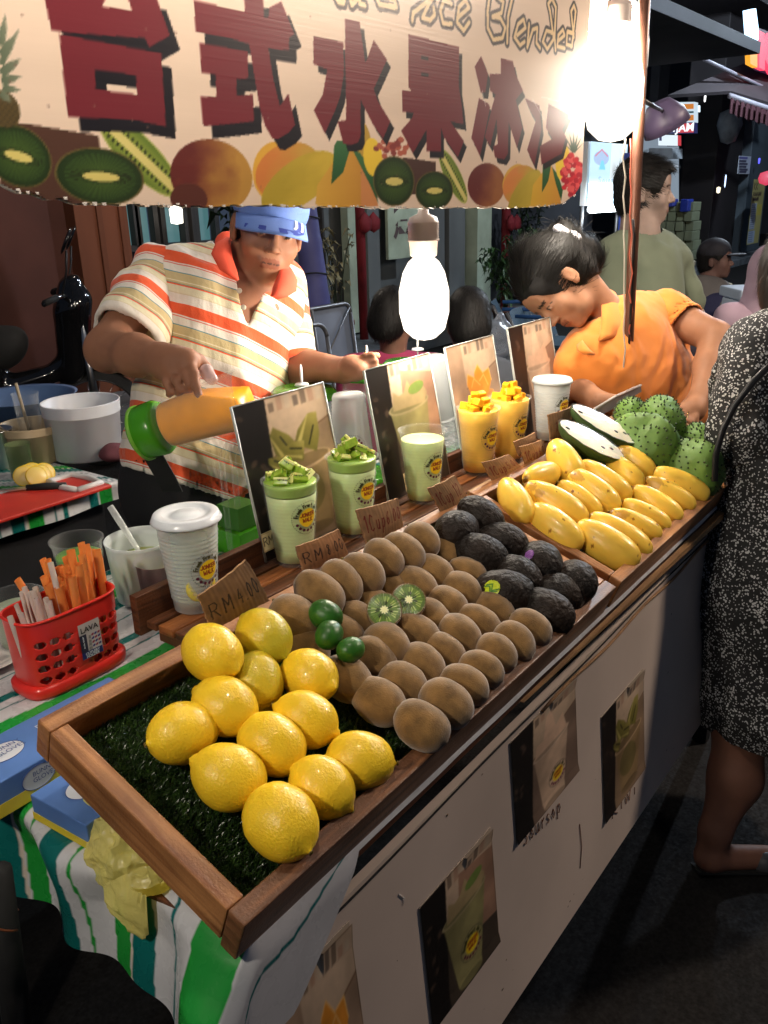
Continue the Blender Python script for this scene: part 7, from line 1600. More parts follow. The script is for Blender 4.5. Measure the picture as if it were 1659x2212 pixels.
# stool behind that carries the bags
so = thing('bag_crate', 'dark crate behind the stall carrying clear bags', 'crate', (2.9, 2.0, 0)); p = ony(1072, 735, 2.0); q = ony(1345, 620, 2.6)
board('body', (p[0]-.25, 1.8, 0), (p[0]+.3, 2.2, p[2]-.11), DKW, so, world=True); so2 = thing('bag_crate', 'taller dark crate behind the woman in orange', 'crate', (q[0], 2.6, 0)); board('body', (q[0]-.5, 2.45, 0), (q[0]+.2, 2.8, q[2]-.11), DKW, so2, world=True)

# bags and dark things below the near edge of the table
DKB = M('dark_bag', (.010, .010, .011), .75, var=.5, vscale=7, bump=.6, bscale=18)
V, F = surf([cap((.30, .62, .30), (.34, .30, .38), .10, .10, .05), cap((.28, .75, .25), (.32, .6, .50), .10, .08, .05), ell((.28, .5, .25), (.16, .3, .26), k=.05)], .014, disp=lambda P: .03*(fbm(P*9)-.45)); o = mesh('black_bag', V-[.03, 0, .07], F, DKB); tag(o, 'slack black bag in the dark under the near end of the table', 'bag')
t = thing('bicycle_handle', 'black handle tube with a copper wire at the lower left corner', 'handle', onz(20, 2010, .5)); a = dep(-8, 1880, .92); b_ = dep(40, 2230, .98); MB().tube([a, a*.5+b_*.5, b_], .016, 12).build('tube', RUB, t, world=True); MB().tube([a*.7+b_*.3+np.array([.018*math.cos(q), .018*math.sin(q), .02*math.sin(q*.7)]) for q in np.linspace(0, 5, 16)], .0014, 5).build('wire', M('copper', (.5, .16, .08), .3, .8), t, world=True)
P = [dep(476, 2145, 1.06), dep(520, 2130, 1.07), dep(760, 2260, 1.15), dep(470, 2300, 1.15), dep(455, 2190, 1.08)]
V = P+[p+cF*.004 for p in P]; n = 5; o = mesh('cardboard_scrap', V, [tuple(range(5)), tuple(range(9, 4, -1))]+[(i, (i+1) % 5, (i+1) % 5+5, i+5) for i in range(5)], M('grey_scrap', (.12, .105, .10), .8, var=.4), smooth=False); tag(o, 'torn grey cardboard scrap hanging below the cloth at the bottom', 'cardboard')

# posters on the front board
def poster(kind, x0, x1, z0, z1, lab, words=None, wz=0):
    X, Y, C, K, F = PICS[kind]; V = np.array([pan(0, 0)])*0+np.stack([x0+X*(x1-x0), 0*X, z0+Y/1.4*(z1-z0)], 1); V[:, 1] = .500-.09*(.784-V[:, 2])-.0022-.004*np.clip((Y-1.25)/.15, 0, 1)*(X > .6)-.003*np.clip((.12-Y)/.12, 0, 1)
    t = thing('drink_poster', lab, 'poster', pan(x0, z0)); mesh('print', V, F, PRINT, t, col=C, world=True); b = MB(); d = np.array([0, -.0005, 0]); A = [pan(x0, z0, .0012), pan(x1, z0, .0012), pan(x1, z1, .0012), pan(x0, z1, .0012)]; b.hexa(A+[p+np.array([0, .0009, 0]) for p in A]); b.build('backing', M('poster_edge', (.5, .42, .34), .6), t, smooth=False, world=True)
    return t
def pxz(px, py): 
    n = np.array([0, 1, -.09]); o = pan(0, .784); d = ray(px, py); p = CAM+d*(((o-CAM)@n)/(d@n)); return p[0], p[2]
a = pxz(1097, 1575); b_ = pxz(1240, 1490); c = pxz(1119, 1810); d_ = pxz(1230, 1690)
poster('soursop', a[0], b_[0], (c[1]+d_[1])/2, (a[1]+b_[1])/2, 'photo poster of a soursop drink on the front board above the word Soursop')
poster('avocado', pxz(905, 1975)[0], pxz(1060, 1820)[0], pxz(932, 2225)[1], pxz(900, 1965)[1], 'photo poster of an avocado drink low on the front board')
poster('mango', pxz(592, 2225)[0], pxz(752, 1992)[0], pxz(780, 2290)[1]-.12, pxz(751, 1990)[1], 'shadowed photo poster at the near end of the front board')
poster('kiwi', pxz(1297, 1548)[0], pxz(1388, 1470)[0], pxz(1317, 1760)[1], pxz(1298, 1548)[1], 'photo poster of a kiwi drink on the front board above the word Kiwi')
def handtext(s, px, py, px2, py2, h, w=.0016):
    a = pxz(px, py); b_ = pxz(px2, py2); dx = b_[0]-a[0]; W = twidth(s, 1, .35); 
    t = thing('handwriting', 'brown marker word %s handwritten on the front board' % s, 'writing', pan(*a))
    for q in strokes(s, 0, 0, 1, .35)[0]:
        pts = [pan(a[0]+u/W*dx, a[1]+(b_[1]-a[1])*u/W+v*h, .0012) for u, v in q]; MB().tube(pts, w/2, 4).build('stroke', M('brown_marker', (.16, .06, .03), .8), t, world=True)
handtext('Soursop', 1131, 1826, 1209, 1752, .028); handtext('KiWi', 1322, 1768, 1370, 1715, .030)
# ------------------------------------------------------------------ people
def skin_mat(name, c, c2): return M(name, attr='Col', rough=.48, sss=.12, var=.06, vscale=30, bump=.15, bscale=260)
SKIN = M('skin', attr='Col', rough=.58, spec=.32, sss=.10, var=.07, vscale=28, bump=.18, bscale=300)
HAIR = M('black_hair', (.009, .008, .008), .6, bump=.9, bscale=60, stretch=(1, 1, .12), var=.4, vscale=30, spec=.3)
HSTR = M('hair_strand', (.011, .010, .009), .5, spec=.3)
def head_prims(O, R, s=1., fem=False):
    O = np.asarray(O); P = lambda x, y, z: O+R@(np.array([x, y, z])*s)
    E = lambda c, r, k=.014, RR=None: ell(P(*c), np.array(r)*s, R if RR is None else RR, k*s); Cp = lambda a, b, ra, rb=None, k=.012: cap(P(*a), P(*b), ra*s, (ra if rb is None else rb)*s, k*s)
    L = [E((0, -.012, .038), (.077, .096, .088)), E((0, .028, -.03), (.060, .064, .082), .02), E((0, .034, -.076), (.050, .048, .036), .02), E((0, .070, -.097), (.019, .016, .015), .018),
         E((.037, .062, -.032), (.026, .022, .026), .02), E((-.037, .062, -.032), (.026, .022, .026), .02), Cp((-.036, .076, .020), (.036, .076, .020), .012, k=.014), E((0, .074, .045), (.045, .02, .035), .02),
         Cp((0, .088, .008), (0, .106, -.026), .0072, .0105, .010), E((0, .109, -.031), (.0115, .011, .0095), .006), E((.0125, .100, -.035), (.0078, .009, .007), .005), E((-.0125, .100, -.035), (.0078, .009, .007), .005),
         sub(E((.031, .100, .001), (.017, .014, .0105), .010)), sub(E((-.031, .100, .001), (.017, .014, .0105), .010)), E((.030, .080, -.001), (.0135, .0125, .0115), .003), E((-.030, .080, -.001), (.0135, .0125, .0115), .003),
         E((0, .080, -.064), (.028, .016, .018), .014), Cp((-.020, .088, -.0612), (.020, .088, -.0612), .0048, k=.006), Cp((-.015, .089, -.0695), (.015, .089, -.0695), .0054, k=.006), sub(E((0, .098, -.0648), (.024, .006, .0014), .003))]
    for q in (-1, 1): L += [E((q*.078, -.008, -.008), (.009, .019, .031), .006), sub(E((q*.088, .0, -.006), (.006, .010, .018), .005)), E((q*.076, .0, -.032), (.007, .009, .010), .005)]
    return L
def head_cols(V, O, R, s, skin, C):
    L = (V-O)@R/s; near = (np.abs(L) < .14).all(1)
    def app(m, c, a=1.): m = m & near; C[m] = C[m]*(1-a)+np.asarray(c)*a
    x, y, z = L.T; ax = np.abs(x); lc = np.array(skin)*np.array([.78, .55, .52])
    app((y > .080) & (ax < .022) & (z < -.054) & (z > -.077), lc, .55); app((y > .08) & (ax < .021) & (np.abs(z+.0650) < .0013), np.array(skin)*.3, .8)
    app((y > .055) & (ax > .013) & (ax < .047) & (np.abs(z-.022+.10*(ax-.03)**1*.6) < .0042), (30, 22, 18), .85)
    app((y > .07) & (ax > .017) & (ax < .044) & (np.abs(z-.0015-.0015) < .0018), (22, 16, 14), .8); app((y > .086) & (ax > .020) & (ax < .041) & (z < .0008) & (z > -.006), (190, 176, 166), .6); app((y > .086) & (np.abs(ax-.030) < .0052) & (z < .0012) & (z > -.0068), (24, 16, 12), .9)
    app((ax > .062) & (y < .05) & (z > -.02), np.array(skin)*.9, .4); app((y > .095) & (ax < .02) & (np.abs(ax-.0085) < .003) & (z < -.038) & (z > -.043), np.array(skin)*.25, .8)
    return C
def person_body(name, prims, h, skin, t, heads=(), disp=None):
    V, F = surf(prims, h, disp=disp); C = np.zeros((len(V), 3))+np.array(skin)
    C = C*(.93+.14*fbm(V*24)[:, None])
    for O, R, s in heads: C = head_cols(V, np.asarray(O), R, s, skin, C)
    return mesh(name, V, F, SKIN, t, col=lin(np.clip(C, 0, 255)).astype(np.float32), world=True)
def hair_cap(O, R, s, t, extra=(), cut=(0, .095, -.035), cr=(.080, .085, .085), grow=1.09, disp=None, h=.006, flow=None, ns=5000, L=.03, up=0., r=.0006):
    P = lambda q: np.asarray(O)+R@(np.array(q)*s); pr = [ell(P((0, -.014, .042)), np.array([.077, .096, .090])*grow*s, R, .01*s), ell(P((0, -.045, -.02)), np.array([.066, .062, .075])*grow*s, R, .02*s)]+list(extra)+[sub(ell(P(cut), np.array(cr)*s, R, .006)), sub(ell(P((0, .02, -.11)), np.array([.10, .10, .06])*s, R, .01))]
    for q in (-1, 1): pr.append(sub(ell(P((q*.08, .012, -.020)), np.array([.020, .034, .040])*s, R, .006)))
    V, F = surf(pr, h, disp=disp or (lambda P: .0035*(fbm(P*90)-.45))); o = mesh('hair', V, F, HAIR, t, world=True); fl = flow or (lambda p: -R[:, 2]+R[:, 1]*.2+0*p); strands('hair_strands', V, F, fl, ns, L, HSTR, t, r=r, up=up, sel=lambda p: ((p-O)@R[:, 1]/s < .045) | ((p-O)@R[:, 2]/s > .075)); return o

# stripe shader for the seller's polo shirt
def stripe_mat():
    m = bpy.data.materials.new('striped_polo'); m.use_nodes = True; g = NT(m); b = g.n['Principled BSDF']; at = g.new('ShaderNodeAttribute', attribute_name='st')
    fr = g.new('ShaderNodeMath', operation='FRACT'); g.link(at.outputs['Fac'], fr.inputs[0]); rp = g.new('ShaderNodeValToRGB'); rp.color_ramp.interpolation = 'CONSTANT'; e = rp.color_ramp.elements
    W, O_, PK, BL_, BG, TL_, CR, LB = (236, 226, 214), (236, 92, 48), (222, 110, 96), (96, 150, 160), (206, 186, 138), (110, 150, 130), (232, 222, 190), (222, 206, 168)
    st = [(0, O_), (.20, W), (.225, PK), (.245, W), (.385, BL_), (.405, BG), (.555, CR), (.575, BG), (.61, TL_), (.628, O_), (.655, CR), (.79, LB), (.81, W), (.985, O_)]
    e[0].position = 0; e[0].color = (*lin(st[0][1]), 1); e[1].position = st[1][0]; e[1].color = (*lin(st[1][1]), 1)
    for p, c in st[2:]: x = rp.color_ramp.elements.new(p); x.color = (*lin(c), 1)
    g.link(fr.outputs[0], rp.inputs[0]); g.link(rp.outputs[0], b.inputs['Base Color']); b.inputs['Roughness'].default_value = .85; b.inputs['Sheen Weight'].default_value = .2
    tc = g.new('ShaderNodeTexCoord'); nz = g.new('ShaderNodeTexNoise'); nz.inputs['Scale'].default_value = 14; nz.inputs['Detail'].default_value = 3; mp = g.new('ShaderNodeMapping'); mp.inputs['Scale'].default_value = (1.4, 1.4, .5); g.link(tc.outputs['Object'], mp.inputs[0]); g.link(mp.outputs[0], nz.inputs[0]); n2 = g.new('ShaderNodeTexNoise'); n2.inputs['Scale'].default_value = 420; g.link(tc.outputs['Object'], n2.inputs[0])
    ad = g.new('ShaderNodeMath', operation='MULTIPLY_ADD'); g.link(n2.outputs[0], ad.inputs[0]); ad.inputs[1].default_value = .05; g.link(nz.outputs[0], ad.inputs[2])
    bp_ = g.new('ShaderNodeBump'); bp_.inputs['Strength'].default_value = .5; bp_.inputs['Distance'].default_value = .02; g.link(ad.outputs[0], bp_.inputs['Height']); g.link(bp_.outputs[0], b.inputs['Normal']); return m
POLO = stripe_mat()
def folds(P, amp, sc, dirv, ph=0.):
    d = np.asarray(dirv, float); d /= np.linalg.norm(d); w = P@d; n = fbm(P*sc*.35+ph); return amp*np.sin(w*sc*2.2+n*16)*np.clip(fbm(P*sc*.2+ph+4)*2.6-.75, 0, 1)

# ---------- the seller in stripes
def seller():
    sk = (152, 106, 82); t = thing('person', 'man in a striped polo and blue cap holding a tipped jug', 'person', (1.45, 1.45, 0))
    D = dep; neck = D(545, 592, 1.95); HO = D(579, 494, 1.86); toC = -cF
    f = toC*.90+cR*.24-np.array([0, 0, .40]); u = np.array([0, 0, 1.])+cR*.30-toC*(-.2); R = frame(f, u); s = .94
    # arms
    Sr, Er, Wr = D(340, 600, 1.86), D(232, 756, 1.72), D(350, 778, 1.56); Sl, El, Wl = D(594, 640, 2.0), D(640, 788, 1.98), D(742, 800, 1.84)
    pr = head_prims(HO, R, s)+[cap(HO+R@np.array([0, -.03, -.06]), neck, .056, .062, .02), cap(neck, D(540, 690, 1.93), .080, .095, .04)]
    pr += [cap(Sr, Er, .048, .042, .02), cap(Er, Er*.45+Wr*.55, .043, .038, .02), cap(Er*.45+Wr*.55, Wr, .040, .029, .02), cap(Sl, El, .036, .040, .01), cap(El, Wl, .042, .027, .02)]
    pr += [cap(D(420, 652, 1.89), D(556, 668, 1.955), .084, .078, .05), cap(D(470, 700, 1.92), D(450, 820, 1.93), .122, .10, .05), cap(D(530, 700, 1.955), D(505, 820, 1.97), .094, .08, .05), cap(D(450, 590, 1.93), D(580, 608, 1.99), .040, .040, .04)]
    # right hand: palm and five fingers (pixel, depth)
    def fing(pts, r0, r1): 
        q = [D(*p) for p in pts]; n = len(q)-1
        for i in range(n): pr.append(cap(q[i], q[i+1], r0+(r1-r0)*i/n, r0+(r1-r0)*(i+1)/n, .004))
    pr.append(cap(Wr, D(378, 786, 1.535), .030, .032, .015)); pr.append(cap(D(366, 778, 1.54), D(404, 780, 1.52), .026, .024, .012)); pr.append(cap(D(356, 792, 1.55), D(382, 808, 1.53), .024, .022, .012))
    fing([(408, 774, 1.52), (420, 808, 1.492), (424, 836, 1.485), (432, 861, 1.482)], .0098, .0070)
    fing([(389, 782, 1.525), (404, 814, 1.497), (412, 834, 1.495), (408, 843, 1.505)], .0098, .0075)
    fing([(370, 790, 1.535), (382, 822, 1.505), (391, 842, 1.505), (386, 849, 1.515)], .0096, .0074)
    fing([(353, 798, 1.545), (361, 828, 1.52), (370, 846, 1.52), (365, 852, 1.53)], .0090, .0070)
    fing([(402, 768, 1.53), (430, 778, 1.535), (446, 796, 1.54), (452, 812, 1.545)], .0125, .0095)
    # left hand resting on the lid
    pr.append(cap(Wl, D(766, 797, 1.80), .026, .027, .012)); pr.append(cap(D(758, 792, 1.80), D(778, 800, 1.78), .024, .02, .012))
    for k, (dx, dy, L) in enumerate(((0, -14, 1), (3, -6, 1.05), (5, 2, 1.0), (6, 10, .85))):
        fing([(770, 797+dy*1.1, 1.795), (790+dx, 792+dy*1.6, 1.78), (806+dx*2, 790+dy*1.7, 1.772)], .0088, .0066)
    fing([(762, 786, 1.80), (790, 776, 1.79), (814, 768, 1.79)], .011, .008)
    person_body('body', pr, .0038, sk, t, heads=[(HO, R, s)])
    # shirt
    up = neck-D(390, 1060, 1.92); up /= np.linalg.norm(up)
    tor = [cap(D(410, 652, 1.89), D(568, 668, 1.96), .098, .092, .05), cap(D(462, 700, 1.92), D(404, 985, 1.93), .138, .148, .06), cap(D(538, 700, 1.96), D(472, 985, 1.97), .112, .132, .06), cap(D(368, 602, 1.87), D(596, 628, 1.99), .062, .060, .04), cap(D(440, 580, 1.92), D(598, 600, 1.99), .055, .055, .05)]
    slr = [cap(D(342, 600, 1.865), D(284, 716, 1.78), .068, .080, .03)]; sll = [cap(D(600, 636, 1.99), D(630, 766, 1.975), .066, .060, .03)]
    hemn = -up; cuts = [sub(('p', D(262, 1032, 1.93), hemn))]
    cuts = [sub(('p', D(380, 1048, 1.93), up))]       # keep above the hem
    # V opening
    A = D(512, 575, 1.85); B_ = D(592, 580, 1.88); Cc = D(535, 706, 1.83); view = cF
    def wedge(P):
        z = (P-CAM)@cF; x = 829.5+FL*((P-CAM)@cR)/z; y = 1106-FL*((P-CAM)@cU)/z
        t_ = np.clip((706-y)/130., 0, 3); xl = 535-26*t_-6*np.sin(np.clip(t_, 0, 1)*PI); xr = 535+58*t_; d = np.minimum(np.minimum(x-xl, xr-x), (706-y)*.6)
        front = z < 1.97; return np.where(front, d, -50)*1.9/FL
    def disp_t(P): return .006*folds(P, 1., 22, (1, .2, .5))+.006*folds(P, 1., 17, (.9, 0, -.6), 3)
    org = neck; per = -.1085; hemo = D(380, 1046, 1.93)
    def stv(V, axis, o, ph): return ((V-o)@axis)/per+ph+.05*(fbm(V*7)-.5)+.02*np.sin(V[:, 0]*20)
    def pt(P, d):
        w = wedge(P); d = np.maximum(d, np.minimum(w, d+.020)); nk_ = .082-np.linalg.norm((P-neck)-np.array([0, 0, .060]), axis=1)
        return hollow(P, np.maximum(d, nk_), (P-hemo)@up)
    V, F = surf(tor, .0055, disp=disp_t, post=pt); sh_ = mesh('shirt', V, F, POLO, t, attrs={'st': stv(V, up, org, .62)}, world=True)
    im = np.array(t.matrix_world.inverted())
    for sl_, E_, S_, ph in ((slr, Er, Sr, .30), (sll, El, Sl, .55)):
        ax = S_-E_; ax /= np.linalg.norm(ax); end = sl_[0][2]-ax*.022
        V, F = surf(sl_, .0052, disp=disp_t, post=lambda P, d: hollow(P, d, (P-end)@ax, .011)); mesh('sleeve', V@im[:3, :3].T+im[:3, 3], F, POLO, sh_, attrs={'st': stv(V, ax, S_, ph)})
    CO = M('coral_rib', tuple(lin((236, 88, 62))), .85, bump=.3, bscale=200)
    # collar: two flaps as thick bent sheets, and the placket
    def sheet(name, pts_in, pts_out, mat, th=.004, par=None):
        A_ = [np.asarray(p) for p in pts_in]; B2 = [np.asarray(p) for p in pts_out]; n = len(A_); rows = 5; V = []
        for j in range(rows+1):
            for i in range(n): q = A_[i]*(1-j/rows)+B2[i]*(j/rows); q = q-cF*.010*math.sin(PI*j/rows); V.append(q)
        V = np.array(V); n0 = len(V); V = np.concatenate([V, V+cF*th]); F = [(j*n+i, j*n+i+1, (j+1)*n+i+1, (j+1)*n+i) for j in range(rows) for i in range(n-1)]; F += [tuple(x+n0 for x in f[::-1]) for f in F]
        for i in range(n-1): F += [(i, i+n0, i+1+n0, i+1), (rows*n+i, rows*n+i+1, rows*n+i+1+n0, rows*n+i+n0)]
        for j in range(rows): F += [(j*n, (j+1)*n, (j+1)*n+n0, j*n+n0), (j*n+n-1, j*n+n-1+n0, (j+1)*n+n-1+n0, (j+1)*n+n-1)]
        return mesh(name, V, F, mat, par or t, world=True)
    sheet('collar', [D(499, 512, 1.90), D(498, 530, 1.840), D(502, 556, 1.810), D(512, 586, 1.785), D(516, 604, 1.770)], [D(486, 516, 1.905), D(466, 524, 1.840), D(456, 548, 1.795), D(474, 582, 1.770), D(513, 607, 1.760)], CO)
    sheet('collar', [D(616, 565, 1.915), D(606, 580, 1.835), D(596, 602, 1.795), D(588, 624, 1.780), D(584, 640, 1.775)], [D(634, 586, 1.885), D(642, 604, 1.835), D(640, 628, 1.805), D(620, 640, 1.785), D(598, 646, 1.775)], CO)
    V, F = surf([cap(D(492, 528, 2.0), D(600, 572, 2.03), .026, .026, .02), cap(D(480, 548, 1.93), D(492, 528, 2.0), .018, .026, .02), cap(D(600, 572, 2.03), D(620, 600, 1.95), .026, .018, .02)], .008); mesh('collar_stand', V, F, CO, t, world=True)
    for (px, py, d) in ((517, 628, 1.80), (526, 664, 1.79)): MB().lathe([(0, -.001), (.0055, -.001), (.006, .0005), (.004, .0016), (0, .001)], 14, R=frame(cU, -cF), o=D(px, py, d)).build('button', M('button', (.7, .62, .5), .3), t, world=True)
    # trousers / apron below the hem
    V, F = surf([cap(D(400, 1050, 1.96), D(470, 1060, 2.0), .150, .135, .04), cap(np.append(D(400, 1050, 1.98)[:2], .85), np.append(D(400, 1050, 2.0)[:2], .1), .10, .06, .04), cap(np.append(D(480, 1050, 2.02)[:2], .85), np.append(D(480, 1050, 2.04)[:2], .1), .10, .06, .04)], .012, disp=lambda P: .006*folds(P, 1, 20, (1, 0, .3))); mesh('trousers', V, F, BLACK, t, world=True)
    for q in (400, 480):
        p = np.append(D(q, 1050, 2.0)[:2], 0.); V, F = surf([cap(p+[0, 0, .045], p+[-.02, -.16, .035], .045, .04, .02)], .012); mesh('shoe', V, F, RUB, t, world=True)
    # cap
    CAPB = M('cap_blue', tuple(lin((100, 130, 200))), .7, bump=.3, bscale=220); CAPD = M('cap_navy', tuple(lin((30, 54, 150))), .7); 
    P = lambda x, y, z: HO+R@(np.array([x, y, z])*s)
    V, F = surf([ell(P(0, -.004, .052), np.array([.088, .114, .090])*s, R, .01)], .005, post=lambda Q, d: hollow(Q, d, (Q-P(0, 0, .026))@R[:, 2], .011, .03)); cp = mesh('cap', V, F, CAPB, t, world=True)
    def brim_loc(c, q, lift=0.):
        sn = math.sqrt(max(0, 1-c*c)); x = .086*c*(1+.02*q); y = -.008+.108*sn+q*.100*max(0, sn-.2)**.55; return P(x, y, .042-.018*c*c-.028*q+lift)
    nb = 26; V = []; 
    for j in range(9):
        for i in range(nb+1):
            a = .32+(PI-.64)*i/nb; V.append(brim_loc(math.cos(a), j/8))
    V = np.array(V); n0 = len(V); F = [(j*(nb+1)+i, j*(nb+1)+i+1, (j+1)*(nb+1)+i+1, (j+1)*(nb+1)+i) for j in range(8) for i in range(nb)]; V = np.concatenate([V, V-R[:, 2]*.004]); F += [tuple(x+n0 for x in f[::-1]) for f in F]+[(8*(nb+1)+i, 8*(nb+1)+i+1, 8*(nb+1)+i+1+n0, 8*(nb+1)+i+n0) for i in range(nb)]
    br = mesh('brim', V, F, CAPB, cp, world=False); im = np.array(t.matrix_world.inverted()); br.data.vertices.foreach_set('co', (V@im[:3, :3].T+im[:3, 3]).astype(np.float32).ravel()); br.data.update()
    # printed band on the brim
    def brim_pt(x, q, lift=.0012): return brim_loc(x/.086, q, lift)
    def brim_band(pts, w, mat, nm, lift):
        V = []; F = []
        for i, (x, q) in enumerate(pts):
            x2, q2 = pts[min(i+1, len(pts)-1)]; x1, q1 = pts[max(i-1, 0)]; dx, dq = x2-x1, (q2-q1)*.09; L = math.hypot(dx, dq)+1e-9; nx, nq = -dq/L*w, dx/L*w/.09
            V += [brim_pt(x+nx, q+nq, lift), brim_pt(x-nx, q-nq, lift)]
        F = [(2*i, 2*i+2, 2*i+3, 2*i+1) for i in range(len(pts)-1)]; V = np.array(V)@im[:3, :3].T+im[:3, 3]; return mesh(nm, V, F, mat, cp)
    cx = lambda x: x
    sg = 1 if (P(.05, .1, 0)-P(-.05, .1, 0))@cR > 0 else -1
    brim_band([(sg*x, q) for x, q in ((-.070, .80), (-.04, .84), (.0, .86), (.030, .84), (.046, .72), (.052, .5), (.054, .2), (.055, .02))], .0110, CAPD, 'navy_stripe', .0014)
    brim_band([(sg*x, q) for x, q in ((.030, .66), (.038, .50), (.041, .3), (.042, .02))], .0036, WHITE, 'white_stripe', .0022)
    brim_band([(sg*x, q) for x, q in ((.050, .70), (.056, .50), (.059, .3), (.060, .02))], .0036, WHITE, 'white_stripe', .0022)
    hair_cap(HO, R, s, t, grow=1.04)
    # glove-tip plastic on the thumb
    V, F = surf([cap(D(446, 802, 1.52), D(458, 820, 1.51), .0135, .011, .008)], .004, disp=lambda P: .004*(fbm(P*120)-.45)); mesh('plastic_glove', V, F, Mclear('glove_film', .5, (.7, .55, .55), .12), t, world=True)
seller()
# juice jug lying in his hands
def jug():
    A = dep(300, 938, 1.555); B_ = dep(530, 862, 1.50); ax = B_-A; L = np.linalg.norm(ax)*1.0; ax /= np.linalg.norm(ax); R = frame(np.cross(ax, (0, 0, 1)), ax); t = thing('blender_jug', 'tipped blender jug of mango juice with a green base', 'blender jug', A, R)
    MB().lathe([(0, 0), (.044, 0), (.0495, .004), (.051, .045), (.047, .052), (0, .052)], 40).build('base', GREENP, t)
    MB().lathe([(.049, .004), (.052, .006), (.052, .010), (.049, .012)], 40, cap=False).build('base_ring', M('green_light', tuple(lin((120, 180, 60))), .3), t)
    MB().lathe([(.042, .050), (.044, .06), (.055, L), (.0565, L+.002), (.0535, L+.002), (.052, L-.002), (.041, .062), (0, .060)], 44, cap=False).build('jug', CLEAR, t)
    for q in (0.1, 3.2): MB().tube([(.046*math.cos(q), .046*math.sin(q), .07), (.0545*math.cos(q), .0545*math.sin(q), L-.01)], .0012, 4).build('rib', CLEAR, t)
    # juice: body clipped by the level
    V = []; n, m = 48, 40
    for j in range(m+1):
        z = .0625+(L*.985-.0625)*j/m; r = .0402+(.0512-.0402)*(z-.0625)/(L-.0625)
        for i in range(n): a = 2*PI*i/n; V.append((r*math.cos(a), r*math.sin(a), z))
    n0 = len(V); V += [(0, 0, .0625), (0, 0, L*.985)]; V = np.array(V); M3 = np.array(t.matrix_world)[:3, :3]; W = V@M3.T; zl = (np.array([[0, 0, L*.985]])@M3.T)[0, 2]; lev = zl+.002
    up = M3.T@np.array([0, 0, 1.]); over = W[:, 2]-(lev+.012); V = V-np.outer(np.clip(over, 0, 9), up); F = [(j*n+i, j*n+(i+1) % n, (j+1)*n+(i+1) % n, (j+1)*n+i) for j in range(m) for i in range(n)]+[(n0, (i+1) % n, i) for i in range(n)]+[(n0+1, m*n+i, m*n+(i+1) % n) for i in range(n)]
    mesh('juice', V, F, J_YEL, t)
    hd = thing('strap_band', 'black band hanging from the tipped jug in front of the striped shirt', 'strap', dep(330, 975, 1.58)); P = [dep(312, 965, 1.60), dep(330, 985, 1.62), dep(356, 1030, 1.66), dep(372, 1062, 1.70)]; b = MB(); 
    for i in range(3): a, c = P[i], P[i+1]; s_ = cR*.020; b.hexa([a-s_, a+s_, c+s_, c-s_]+[q+cF*.008 for q in (a-s_, a+s_, c+s_, c-s_)])
    b.build('band', BLACK, hd, world=True, smooth=False)
jug()

